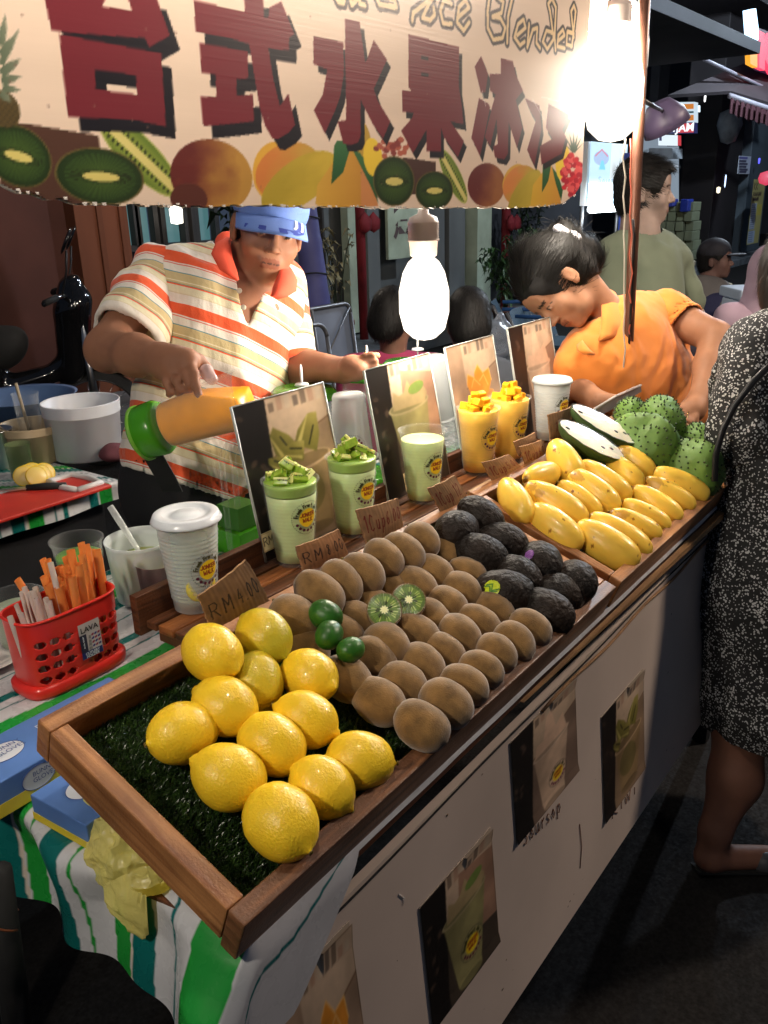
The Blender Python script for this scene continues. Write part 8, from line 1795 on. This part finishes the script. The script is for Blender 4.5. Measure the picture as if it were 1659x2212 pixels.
# ---------- woman in orange
def woman():
    sk = (158, 112, 84); D = dep; t = thing('person', 'woman in an orange polo shirt bending over the far end of the stall', 'person', (2.45, 1.2, 0))
    HO = D(1206, 618, 2.33); s = .96
    f = cR*-.42-cU*.88-cF*.15; u = -cR*.85+cU*.50; R = frame(f, u)
    nk = D(1318, 700, 2.42); pr = head_prims(HO, R, s, True)+[cap(HO+R@np.array([0, -.035, -.05]), nk, .052, .056, .02), cap(nk, D(1360, 740, 2.45), .07, .08, .03)]
    Sh, El, Wr = D(1440, 680, 2.50), D(1545, 728, 2.38), D(1512, 858, 2.28); pr += [cap(Sh, El, .058, .043, .02), cap(El, El*.5+Wr*.5, .043, .038, .02), cap(El*.5+Wr*.5, Wr, .038, .027, .02), cap(Wr, D(1496, 886, 2.26), .028, .034, .015), cap(D(1500, 880, 2.26), D(1478, 892, 2.25), .028, .026, .012)]
    def fing(pts, r0, r1):
        q = [D(*p) for p in pts]; n = len(q)-1
        for i in range(n): pr.append(cap(q[i], q[i+1], r0+(r1-r0)*i/n, r0+(r1-r0)*(i+1)/n, .004))
    fing([(1484, 882, 2.25), (1466, 884, 2.235), (1454, 893, 2.23), (1450, 904, 2.235)], .0105, .0075); fing([(1488, 890, 2.24), (1470, 898, 2.225), (1460, 910, 2.225), (1458, 920, 2.23)], .0105, .0075)
    fing([(1494, 896, 2.24), (1480, 908, 2.22), (1474, 922, 2.22), (1474, 932, 2.225)], .0105, .0075); fing([(1502, 896, 2.24), (1494, 912, 2.22), (1490, 926, 2.22)], .0095, .007); fing([(1500, 878, 2.25), (1500, 900, 2.23), (1506, 918, 2.23)], .011, .009)
    S2, E2 = D(1252, 770, 2.36), D(1238, 828, 2.34); W2 = D(1292, 868, 2.24); pr += [cap(S2, E2, .048, .040, .02), cap(E2, W2, .038, .028, .02), cap(W2, W2+np.array([.03, -.05, -.005]), .028, .022, .012)]
    for k in range(4): a = W2+np.array([.02+.014*k, -.05, -.008]); pr.append(cap(a, a+np.array([.01, -.045, -.012]), .0085, .0065, .004))
    pr.append(cap(W2+np.array([.0, -.03, 0]), W2+np.array([-.02, -.06, -.005]), .011, .008, .005))
    person_body('body', pr, .005, sk, t, heads=[(HO, R, s)])
    gd = MB().tube([D(1488, 899, 2.224)+np.array([.0118*math.cos(q), 0, 0])*1+cU*.0118*math.sin(q) for q in np.linspace(0, 2*PI, 20)], .0016, 6).build('ring', M('gold', (.8, .6, .25), .2, 1.), t, world=True)
    P = lambda q: HO+R@(np.array(q)*s)
    bun = D(1216, 522, 2.36); ex = [ell(bun, (.062, .055, .045), np.stack([cR, cF, cU], 1), .012), ell(D(1150, 560, 2.33), (.062, .06, .05), np.stack([cR, cF, cU], 1), .02), ell(D(1262, 560, 2.38), (.055, .06, .055), np.stack([cR, cF, cU], 1), .02), ell(D(1200, 560, 2.36), (.09, .08, .07), np.stack([cR, cF, cU], 1), .02)]
    hair_cap(HO, R, s, t, extra=ex, cut=(0, .098, -.035), cr=(.082, .072, .088), grow=1.12, flow=lambda p: bun-p, ns=14000, L=.045, r=.0007, up=-.001, disp=lambda P: .009*(fbm(P*np.array([30, 30, 60.]))-.45)+.004*(fbm(P*110)-.45), h=.0055)
    V, F = surf([cap(bun+cR*-.025-cF*.05+cU*.018, bun+cR*.03-cF*.05-cU*.004, .014, .011, .01)], .004, disp=lambda P: .008*(fbm(P*90)-.45)); mesh('hair_tie', V, F, M('silver_scrunchie', (.6, .58, .62), .5, .2), t, world=True)
    wisp = MB(); r = random.Random(5)
    for k in range(26):
        c = (bun if k % 2 else D(1190, 560, 2.34)); a = r.uniform(0, 2*PI); rr = r.uniform(.05, .085); p = c+cR*rr*math.cos(a)+cU*rr*.8*abs(math.sin(a))-cF*.03; q = p+cR*.04*math.cos(a+r.uniform(-.9, .9))+cU*.035*r.uniform(-.2, 1); wisp.tube([p, (p+q)/2+cU*.006*r.uniform(-1, 1), q], [.0007, .0006, .0003], 3)
    wisp.build('loose_hair', HAIR, t, world=True, kind='stuff')
    ORG = M('orange_pique', tuple(lin((226, 132, 52))), .85, bump=.25, bscale=300, var=.06, sheen=.2)
    dis = lambda P: .0028*folds(P, 1., 30, (.7, -.5, -.5))+.0024*folds(P, 1., 40, (.9, -.6, .1), 7)
    tor = [cap(D(1325, 705, 2.42), D(1430, 700, 2.55), .072, .080, .05), cap(D(1345, 760, 2.45), D(1440, 880, 2.62), .140, .150, .06), cap(D(1300, 785, 2.40), D(1390, 880, 2.55), .095, .13, .06), cap(D(1255, 775, 2.34), D(1330, 740, 2.42), .060, .08, .05), cap(D(1296, 800, 2.37), D(1350, 860, 2.46), .080, .10, .10), cap(D(1440, 880, 2.62), D(1450, 960, 2.70), .150, .155, .05), cap(D(1380, 690, 2.5), D(1450, 690, 2.53), .075, .07, .05)]
    slv = [cap(D(1436, 680, 2.50), D(1476, 706, 2.45), .074, .074, .03)]
    tor.append(cap(D(1252, 772, 2.34), D(1236, 800, 2.33), .052, .054, .03))
    V, F = surf(tor, .0062, disp=dis, post=lambda P, d: np.maximum(d, .070-np.linalg.norm(P-(nk-cR*.045+cU*.012-cF*.01), axis=1))); mesh('shirt', V, F, ORG, t, world=True)
    ax = D(1500, 716, 2.43)-D(1436, 680, 2.5); ax /= np.linalg.norm(ax); en = D(1474, 704, 2.455); V, F = surf(slv, .0055, disp=dis, post=lambda P, d: hollow(P, d, .014-(P-en)@ax)); mesh('sleeve', V, F, ORG, t, world=True)
    # collar
    def sheet(pts_in, pts_out):
        n = len(pts_in); rows = 5; V = []
        for j in range(rows+1):
            for i in range(n): q = pts_in[i]*(1-j/rows)+pts_out[i]*(j/rows)-cF*.008*math.sin(PI*j/rows); V.append(q)
        V = np.array(V); n0 = len(V); V = np.concatenate([V, V+cF*.004]); F = [(j*n+i, j*n+i+1, (j+1)*n+i+1, (j+1)*n+i) for j in range(rows) for i in range(n-1)]; F += [tuple(x+n0 for x in f[::-1]) for f in F]
        for i in range(n-1): F += [(i, i+n0, i+1+n0, i+1), (rows*n+i, rows*n+i+1, rows*n+i+1+n0, rows*n+i+n0)]
        for j in range(rows): F += [(j*n, (j+1)*n, (j+1)*n+n0, j*n+n0), (j*n+n-1, j*n+n-1+n0, (j+1)*n+n-1+n0, (j+1)*n+n-1)]
        return mesh('collar', V, F, ORG, t, world=True)
    sheet([D(1306, 622, 2.415), D(1300, 650, 2.335), D(1300, 690, 2.285), D(1296, 720, 2.265), D(1292, 736, 2.255)], [D(1330, 632, 2.415), D(1344, 660, 2.355), D(1348, 700, 2.315), D(1340, 726, 2.295), D(1296, 738, 2.255)])
    sheet([D(1282, 762, 2.245), D(1272, 752, 2.235), D(1264, 742, 2.245), D(1258, 734, 2.265)], [D(1284, 766, 2.245), D(1262, 766, 2.225), D(1248, 758, 2.235), D(1246, 744, 2.265)])
    b0 = D(1450, 960, 2.72)
    V, F = surf([cap(np.append(b0[:2], .98), np.append(b0[:2], .8), .145, .14, .04), cap(np.append((b0+cR*.08)[:2], .8), np.append((b0+cR*.08)[:2], .1), .095, .06, .03), cap(np.append((b0-cR*.08)[:2], .8), np.append((b0-cR*.08)[:2], .1), .095, .06, .03)], .014); mesh('trousers', V, F, M('navy_cloth', (.015, .018, .04), .9), t, world=True)
    for q in (-.08, .08): p = np.append((b0+cR*q)[:2], .04); V, F = surf([cap(p, p+[-.14, -.06, 0], .042, .038, .02)], .014); mesh('shoe', V, F, RUB, t, world=True)
woman()

# ---------- man in the green T-shirt, standing behind
def green_man():
    sk = (142, 122, 112); D = dep; d0 = 3.45; t = thing('person', 'young man in a grey green T-shirt looking right beyond the pole', 'person', np.append(D(1395, 600, d0+.05)[:2], 0))
    HO = D(1392, 415, d0); f = cR*.93-cF*.32-np.array([0, 0, .10]); R = frame(f, (0, 0, 1)); s = 1.05
    nk = D(1382, 508, d0+.03); pr = head_prims(HO, R, s)+[cap(HO+R@np.array([0, -.03, -.07]), nk, .062, .068, .02), cap(nk, nk-[0, 0, .06], .08, .10, .03)]
    for (a, b_, c) in (((1315, 560, d0-.02), (1300, 700, d0), (1310, 840, d0-.1)), ((1462, 575, d0+.12), (1500, 690, d0+.2), (1500, 800, d0+.1))):
        A, B_, Cc = D(*a), D(*b_), D(*c); pr += [cap(A, B_, .055, .046, .02), cap(B_, Cc, .044, .03, .02), cap(Cc, Cc-[0, 0, .08], .032, .028, .015)]
        for k in range(4): q = Cc+cR*(.02*(k-1.5))-[0, 0, .09]; pr.append(cap(q, q-[0, 0, .07-.006*abs(k-1.5)], .010, .008, .004))
        pr.append(cap(Cc-[0, 0, .05], Cc-[0, 0, .1]+cF*-.03, .012, .009, .005))
    person_body('body', pr, .0075, sk, t, heads=[(HO, R, s)])
    P = lambda q: HO+R@(np.array(q)*s)
    hair_cap(HO, R, s, t, extra=[ell(P((0, .052, .088)), np.array([.062, .048, .026])*s, R, .02)], cut=(0, .112, -.045), cr=(.085, .072, .112), grow=1.12, disp=lambda P: .012*(fbm(P*34)-.45)+.004*(fbm(P*120)-.45), h=.007, flow=lambda p: R[:, 1]*.8-R[:, 2]*.3+.8*(p-P((0, -.02, .12))), ns=6000, L=.035, up=.006, r=.0009)
    TG = M('grey_green_cotton', tuple(lin((104, 112, 94))), .9, var=.1, vscale=6, bump=.2, bscale=120)
    dis = lambda P: .008*folds(P, 1., 13, (.8, .3, -.7))+.006*folds(P, 1., 9, (.2, .3, 1.), 3)
    tor = [cap(D(1335, 552, d0), D(1440, 560, d0+.10), .085, .085, .05), cap(D(1385, 600, d0+.05), D(1392, 860, d0+.08), .165, .175, .08), cap(D(1360, 530, d0+.02), D(1410, 530, d0+.06), .07, .07, .05), cap(D(1320, 560, d0-.02), D(1306, 660, d0), .084, .078, .03), cap(D(1456, 572, d0+.12), D(1488, 650, d0+.18), .074, .07, .03)]
    V, F = surf(tor, .009, disp=dis); k_ = ~(np.linalg.norm(V-(nk+[0, 0, .045]), axis=1) < .088); V, F, _ = compact(V, F[k_[F].all(1)]); mesh('t_shirt', V, F, TG, t, world=True)
    b0 = D(1390, 900, d0+.08); b0 = b0[:2]
    V, F = surf([cap(np.append(b0, .9), np.append(b0, .8), .16, .15, .04), cap(np.append(b0+cR[:2]*.09, .8), np.append(b0+cR[:2]*.1, .1), .095, .065, .03), cap(np.append(b0-cR[:2]*.09, .8), np.append(b0-cR[:2]*.1, .1), .095, .065, .03)], .016); mesh('trousers', V, F, M('dark_denim', (.02, .022, .032), .9), t, world=True)
    for q in (-.1, .1): p = np.append(b0+cR[:2]*q, .04); V, F = surf([cap(p, p+cR*.13, .045, .04, .02)], .014); mesh('shoe', V, F, RUB, t, world=True)
green_man()

# ---------- seated man in the dark cap
def seated():
    sk = (112, 84, 76); D = dep; d0 = 5.5; t = thing('person', 'seated man in a dark cap and navy apron', 'person', np.append(D(1520, 650, d0)[:2], 0))
    HO = D(1545, 562, d0); f = cR*.80-cF*.55-np.array([0, 0, .12]); R = frame(f, (0, 0, 1)); s = 1.0; nk = D(1530, 612, d0+.03)
    pr = head_prims(HO, R, s)+[cap(HO+R@np.array([0, -.03, -.07]), nk, .056, .062, .02)]
    A, B_, Cc = D(1560, 640, d0-.05), D(1570, 680, d0-.2), D(1594, 697, d0-.45); pr += [cap(A, B_, .05, .042, .02), cap(B_, Cc, .040, .028, .02), cap(Cc, Cc+cR*.07, .03, .024, .01)]
    for k in range(4): q = Cc+cR*.07+cU*(.012*(k-1.5)); pr.append(cap(q, q+cR*.06-cU*.02, .009, .007, .004))
    pr.append(cap(Cc+cR*.03+cU*.02, Cc+cR*.08+cU*.035, .011, .008, .004))
    person_body('body', pr, .009, sk, t, heads=[(HO, R, s)]); hair_cap(HO, R, s, t, h=.009)
    GS = M('grey_shirt', tuple(lin((104, 100, 98))), .9, var=.15, vscale=5); dis = lambda P: .009*folds(P, 1., 11, (.8, .3, -.7))
    V, F = surf([cap(D(1500, 628, d0+.02), D(1552, 634, d0-.02), .085, .08, .05), cap(D(1520, 650, d0), D(1515, 760, d0), .15, .17, .08), cap(D(1492, 636, d0), D(1484, 690, d0-.05), .075, .06, .03), cap(D(1556, 640, d0-.03), D(1566, 668, d0-.15), .07, .062, .03)], .013, disp=dis); k_ = ~(np.linalg.norm(V-(nk+[0, 0, .03]), axis=1) < .08); V, F, _ = compact(V, F[k_[F].all(1)]); mesh('shirt', V, F, GS, t, world=True)
    NV = M('navy_apron', tuple(lin((40, 42, 72))), .85); V, F = surf([cap(D(1536, 670, d0-.06), D(1530, 780, d0-.06), .125, .16, .05)], .014, disp=dis); mesh('apron', V, F, NV, t, world=True)
    DC = M('dark_cap', (.018, .018, .026), .7); P = lambda x, y, z: HO+R@(np.array([x, y, z])*s); V, F = surf([ell(P(0, -.01, .055), (.088, .106, .085), R, .01)], .009); k_ = ((V-P(0, 0, .03))@R[:, 2]) > 0; V, F, _ = compact(V, F[k_[F].all(1)]); mesh('cap', V, F, DC, t, world=True)
    V, F = surf([ell(P(0, .125, .030), (.072, .065, .008), R, .01)], .005); mesh('brim', V, F, DC, t, world=True)
    b = np.append(D(1520, 650, d0)[:2], 0); V, F = surf([cap(b+[0, 0, .45], b+cR*.2-cF*.25+[0, 0, .48], .11, .08, .04), cap(b+cR*.2-cF*.25+[0, 0, .48], b+cR*.2-cF*.28+[0, 0, .05], .075, .05, .03), cap(b+[0, 0, .45]-cR*.1, b-cR*.05-cF*.4+[0, 0, .48], .11, .08, .04), cap(b-cR*.05-cF*.4+[0, 0, .48], b-cR*.05-cF*.42+[0, 0, .05], .075, .05, .03)], .016); mesh('trousers', V, F, BLACK, t, world=True)
    st_ = thing('stool', 'dark plastic stool under the seated man in the cap', 'stool', b); board('seat', (b[0]-.15, b[1]-.15, .30), (b[0]+.15, b[1]+.15, .335), DARK, st_, world=True)
    for sx in (-1, 1):
        for sy in (-1, 1): MB().tube([b+[sx*.12, sy*.12, .3], b+[sx*.16, sy*.16, 0]], .018, 8).build('leg', DARK, st_, world=True)
    tbw = thing('work_table', 'low table with a green lid and white tray by the seated man', 'table', np.append(D(1610, 705, 4.8)[:2], 0)); q = D(1600, 706, 4.9); board('top', (q[0]-.4, q[1]-.3, q[2]-.05), (q[0]+.5, q[1]+.3, q[2]-.02), M('pale_top', (.4, .45, .48), .4), tbw, world=True)
    for sx in (-.35, .45): MB().tube([(q[0]+sx, q[1], 0), (q[0]+sx, q[1], q[2]-.05)], .02, 8).build('leg', DARK, tbw, world=True)
    o = MB().lathe([(0, 0), (.13, 0), (.15, .03), (0, .04)], 24).build('round_lid', GREENP); o.location = Vector([float(v) for v in (q+[.1, -.05, -.018])]); tag(o, 'round green lid on the low table by the seated man', 'lid')
seated()

# ---------- hijab figure at the right edge, two seated figures behind the low lamp
def bust(px, py, d, lab, cloth, sc=1., dark=False, w=.17, f=None, hij=False, sk=(130, 96, 80), low=.45):
    D = dep; HO = D(px, py, d); R = frame(f if f is not None else -cF, (0, 0, 1)); b = np.append(HO[:2], 0.); t = thing('person', lab, 'person', b); nk = HO-[0, 0, .16*sc]
    pr = head_prims(HO, R, sc)+[cap(HO-[0, 0, .06], nk, .055, .06, .02)]
    A = nk+cR*.18-[0, 0, .05]; pr += [cap(A, A-[0, 0, .25], .05, .042, .02), cap(A-[0, 0, .25], A-cF*.2-[0, 0, .33], .04, .028, .02), cap(A-cF*.2-[0, 0, .33], A-cF*.28-[0, 0, .34], .03, .022, .01)]
    for k in range(4): q = A-cF*.28-[0, 0, .34]+cR*(.012*(k-1.5)); pr.append(cap(q, q-cF*.06, .008, .006, .004))
    person_body('body', pr, .010, sk, t, heads=[(HO, R, sc)])
    V, F = surf([cap(nk-cR*.12-[0, 0, .06], nk+cR*.12-[0, 0, .06], .08, .08, .05), cap(nk-[0, 0, .15], nk-[0, 0, .55], w, w*1.05, .08), cap(A, A-[0, 0, .2], .07, .06, .03), cap(A-cR*.36, A-cR*.38-[0, 0, .2], .07, .06, .03)], .014, disp=lambda P: .008*folds(P, 1, 12, (.6, .3, .8))); mesh('top', V, F, cloth, t, world=True)
    if hij: V, F = surf([ell(HO+[0, 0, .01], (.105, .115, .125), R, .02), cap(HO-[0, 0, .1], nk-[0, 0, .12], .11, .19, .06)], .012, disp=lambda P: .008*folds(P, 1, 16, (.3, .3, 1))); mesh('headscarf', V, F, cloth, t, world=True)
    else: hair_cap(HO, R, sc, t, extra=[ell(HO-R[:, 1]*.06-[0, 0, .02], (.08, .07, .09), R, .02)], grow=1.12, h=.009)
    V, F = surf([cap(b+[0, 0, low], b-cF*.3+[0, 0, low], .13, .09, .05), cap(b-cF*.3+[0, 0, low], b-cF*.34+[0, 0, .06], .08, .05, .03), cap(b+[0, 0, low], b+[0, 0, low+.25], .14, .14, .05)], .018); mesh('trousers', V, F, BLACK, t, world=True); return t
PINKC = M('pink_cotton', tuple(lin((176, 60, 100))), .85); PALEP = M('mauve_scarf', tuple(lin((172, 148, 164))), .85, var=.1)
bust(848, 692, 3.6, 'seated person in pink with dark hair behind the low lamp', PINKC, f=-cF*.3+cR*.4+cF*1.0, low=.4)
bust(1012, 700, 3.3, 'dark haired person seated with back turned just right of the low lamp', M('dim_cotton', (.08, .09, .11), .9), f=cF, low=.35)
bust(1668, 588, 3.9, 'person in a mauve headscarf above the pale blue cooler', PALEP, hij=True, f=cF, low=.5)
t = thing('stool', 'low stool under the seated person in pink', 'stool', np.append(dep(848, 692, 3.6)[:2], 0)); board('seat', (-.15, -.15, .22), (.15, .15, .26), DARK, t); board('leg', (-.12, -.12, 0), (.12, .12, .219), DARK, t)
t = thing('stool', 'low stool under the dark haired person with back turned', 'stool', np.append(dep(1012, 700, 3.3)[:2], 0)); board('seat', (-.15, -.15, .18), (.15, .15, .21), DARK, t); board('leg', (-.12, -.12, 0), (.12, .12, .179), DARK, t)

# ---------- customer in the speckled dress
def lady():
    sk = (120, 82, 66); D = dep; t = thing('person', 'customer in a black dress speckled white with a black bag strap', 'person', (1.85, .22, 0))
    m = bpy.data.materials.new('speckled_dress'); m.use_nodes = True; g = NT(m); b = g.n['Principled BSDF']; tc = g.new('ShaderNodeTexCoord'); vo = g.new('ShaderNodeTexVoronoi'); vo.inputs['Scale'].default_value = 165; vo.inputs['Randomness'].default_value = .85
    nz = g.new('ShaderNodeTexNoise'); nz.inputs['Scale'].default_value = 60; g.link(tc.outputs['Object'], nz.inputs[0]); vm = g.new('ShaderNodeVectorMath', operation='MULTIPLY_ADD'); g.link(nz.outputs['Color'], vm.inputs[0]); vm.inputs[1].default_value = (.012, .012, .012); g.link(tc.outputs['Object'], vm.inputs[2]); g.link(vm.outputs[0], vo.inputs['Vector'])
    n2 = g.new('ShaderNodeTexNoise'); n2.inputs['Scale'].default_value = 45; g.link(tc.outputs['Object'], n2.inputs[0]); ad = g.new('ShaderNodeMath', operation='MULTIPLY_ADD'); g.link(n2.outputs[0], ad.inputs[0]); ad.inputs[1].default_value = -.62; g.link(vo.outputs['Distance'], ad.inputs[2])
    rp = g.new('ShaderNodeValToRGB'); rp.color_ramp.elements[0].position = 0; rp.color_ramp.elements[0].color = (.50, .50, .50, 1); rp.color_ramp.elements[1].position = .03; rp.color_ramp.elements[1].color = (.010, .010, .011, 1); mr = g.new('ShaderNodeMath', operation='ADD'); mr.inputs[1].default_value = -.02; g.link(ad.outputs[0], mr.inputs[0]); g.link(mr.outputs[0], rp.inputs[0]); g.link(rp.outputs[0], b.inputs['Base Color']); b.inputs['Roughness'].default_value = .8
    bpn = g.new('ShaderNodeBump'); bpn.inputs['Strength'].default_value = .5; bpn.inputs['Distance'].default_value = .003; g.link(n2.outputs[0], bpn.inputs['Height']); g.link(bpn.outputs[0], b.inputs['Normal'])
    dis = lambda P: .008*folds(P, 1., 18, (1, .3, .12))+.006*folds(P, 1., 30, (.9, -.4, .2), 3)+.004*np.sin(P[:, 2]*26)*np.clip((P[:, 2]-.8)*4, 0, 1)*.6
    tor = [cap(D(1655, 745, 1.86), D(1790, 745, 2.0), .070, .075, .05), cap(D(1690, 820, 1.93), D(1690, 1010, 1.95), .150, .145, .06), cap(D(1690, 1010, 1.95), D(1700, 1250, 2.0), .145, .200, .08), cap(D(1700, 1250, 2.0), D(1705, 1480, 2.06), .205, .225, .08), cap(D(1630, 760, 1.84), D(1590, 930, 1.86), .066, .064, .04), cap(D(1800, 760, 2.0), D(1830, 900, 2.02), .066, .06, .04)]
    V, F = surf(tor, .0065, disp=dis); hem = D(1500, 1592, 2.0)[2]
    V[:, 2] = V[:, 2]; k_ = V[:, 2] > hem-.01+.012*np.sin(V[:, 0]*40); k_ &= ~(np.linalg.norm((V-D(1720, 690, 1.93)), axis=1) < .085); V, F, _ = compact(V, F[k_[F].all(1)]); mesh('dress', V, F, m, t, world=True)
    HO = D(1735, 590, 1.97); R = frame(cF*.7+cR*.6, (0, 0, 1)); pr = head_prims(HO, R, .96)+[cap(HO-[0, 0, .07], D(1722, 720, 1.95), .05, .055, .02), cap(D(1640, 750, 1.85), D(1800, 750, 2.0), .055, .055, .04)]
    pr += [cap(D(1625, 770, 1.85), D(1590, 930, 1.86), .048, .042, .02), cap(D(1590, 930, 1.88), D(1690, 1040, 1.90), .040, .028, .02), cap(D(1690, 1040, 1.90), D(1725, 1050, 1.86), .03, .026, .012)]
    for k in range(4): q = D(1735+3*k, 1042+9*k, 1.84); pr.append(cap(q, q+cR*.06-cU*.01*k, .009, .007, .004))
    pr.append(cap(D(1712, 1040, 1.86), D(1745, 1025, 1.82), .011, .008, .004))
    pr += [cap(D(1700, 760, 1.95), D(1690, 1300, 2.03), .085, .12, .03), cap(D(1690, 1300, 2.03), D(1640, 1450, 2.06), .11, .08, .03)]
    # legs
    hl = onz(1530, 1878, 0); kn = D(1600, 1560, 2.04)
    pr += [cap(D(1625, 1450, 2.06), kn, .085, .064, .03), cap(kn, D(1588, 1680, 2.05), .060, .060, .03), cap(D(1588, 1680, 2.05), hl+[.02, 0, .10], .058, .036, .03), cap(hl+[.02, 0, .10], hl+[.0, 0, .038], .036, .034, .02), cap(hl+[.0, 0, .036], hl+cR*.20+cF*.02+[0, 0, .028], .032, .026, .02)]
    h2 = hl+cR*.26+np.array([.05, 0, 0]); pr += [cap(D(1790, 1450, 2.15), h2+[0, 0, .5], .085, .062, .03), cap(h2+[0, 0, .5], h2+[0, 0, .1], .06, .036, .03), cap(h2+[0, 0, .1], h2+[0, 0, .036], .036, .034, .02), cap(h2+[0, 0, .036], h2+cR*.2+[0, 0, .028], .032, .026, .02)]
    for base in (hl, h2):
        for k in range(5): q = base+cR*.20+cF*(.02-.011*k)+[0, 0, .024]; pr.append(cap(q, q+cR*(.045-.005*k), .010, .008, .004))
    person_body('body', pr, .0062, sk, t, heads=[(HO, R, .96)])
    hair_cap(HO, R, .96, t, grow=1.13, extra=[cap(HO-R[:, 1]*.06, HO-R[:, 1]*.07-[0, 0, .12], .075, .06, .03)], h=.010)
    for base in (hl, h2):
        V, F = surf([cap(base+cR*.13+[0, 0, .022], base+cR*.23+[0, 0, .020], .030, .030, .02)], .008); k_ = V[:, 2] > 0; mesh('shoe', V, F, M('grey_flat', (.05, .05, .055), .5, var=.2), t, world=True)
        MB().hexa([base+cR*-.035-cF*.035+[0, 0, .001], base+cR*.27-cF*.035+[0, 0, .001], base+cR*.27+cF*.035+[0, 0, .001], base+cR*-.035+cF*.035+[0, 0, .001]]+[base+cR*-.035-cF*.035+[0, 0, .008], base+cR*.27-cF*.035+[0, 0, .008], base+cR*.27+cF*.035+[0, 0, .008], base+cR*-.035+cF*.035+[0, 0, .008]]).build('sole', RUB, t, smooth=False, world=True)
    bg_ = thing('shoulder_bag_strap', 'black bag strap crossing the speckled dress down to her arm', 'strap', D(1545, 950, 1.76)); P = [D(1740, 735, 1.78), D(1680, 775, 1.74), D(1630, 822, 1.73), D(1588, 876, 1.745), D(1562, 930, 1.755), D(1547, 985, 1.765), D(1545, 1040, 1.78)]
    V = []; 
    for i, p in enumerate(P): q = P[min(i+1, 6)]-P[max(i-1, 0)]; q /= np.linalg.norm(q); n_ = np.cross(q, cF); n_ /= np.linalg.norm(n_); V += [p+n_*.0055, p-n_*.0055, p-n_*.007+cF*.003, p+n_*.007+cF*.003]
    mesh('strap', V, [(4*i+a, 4*i+(a+1) % 4, 4*i+4+(a+1) % 4, 4*i+4+a) for i in range(6) for a in range(4)], M('black_leather', (.012, .012, .013), .35), bg_, world=True)
lady()
bpy.context.view_layer.update()
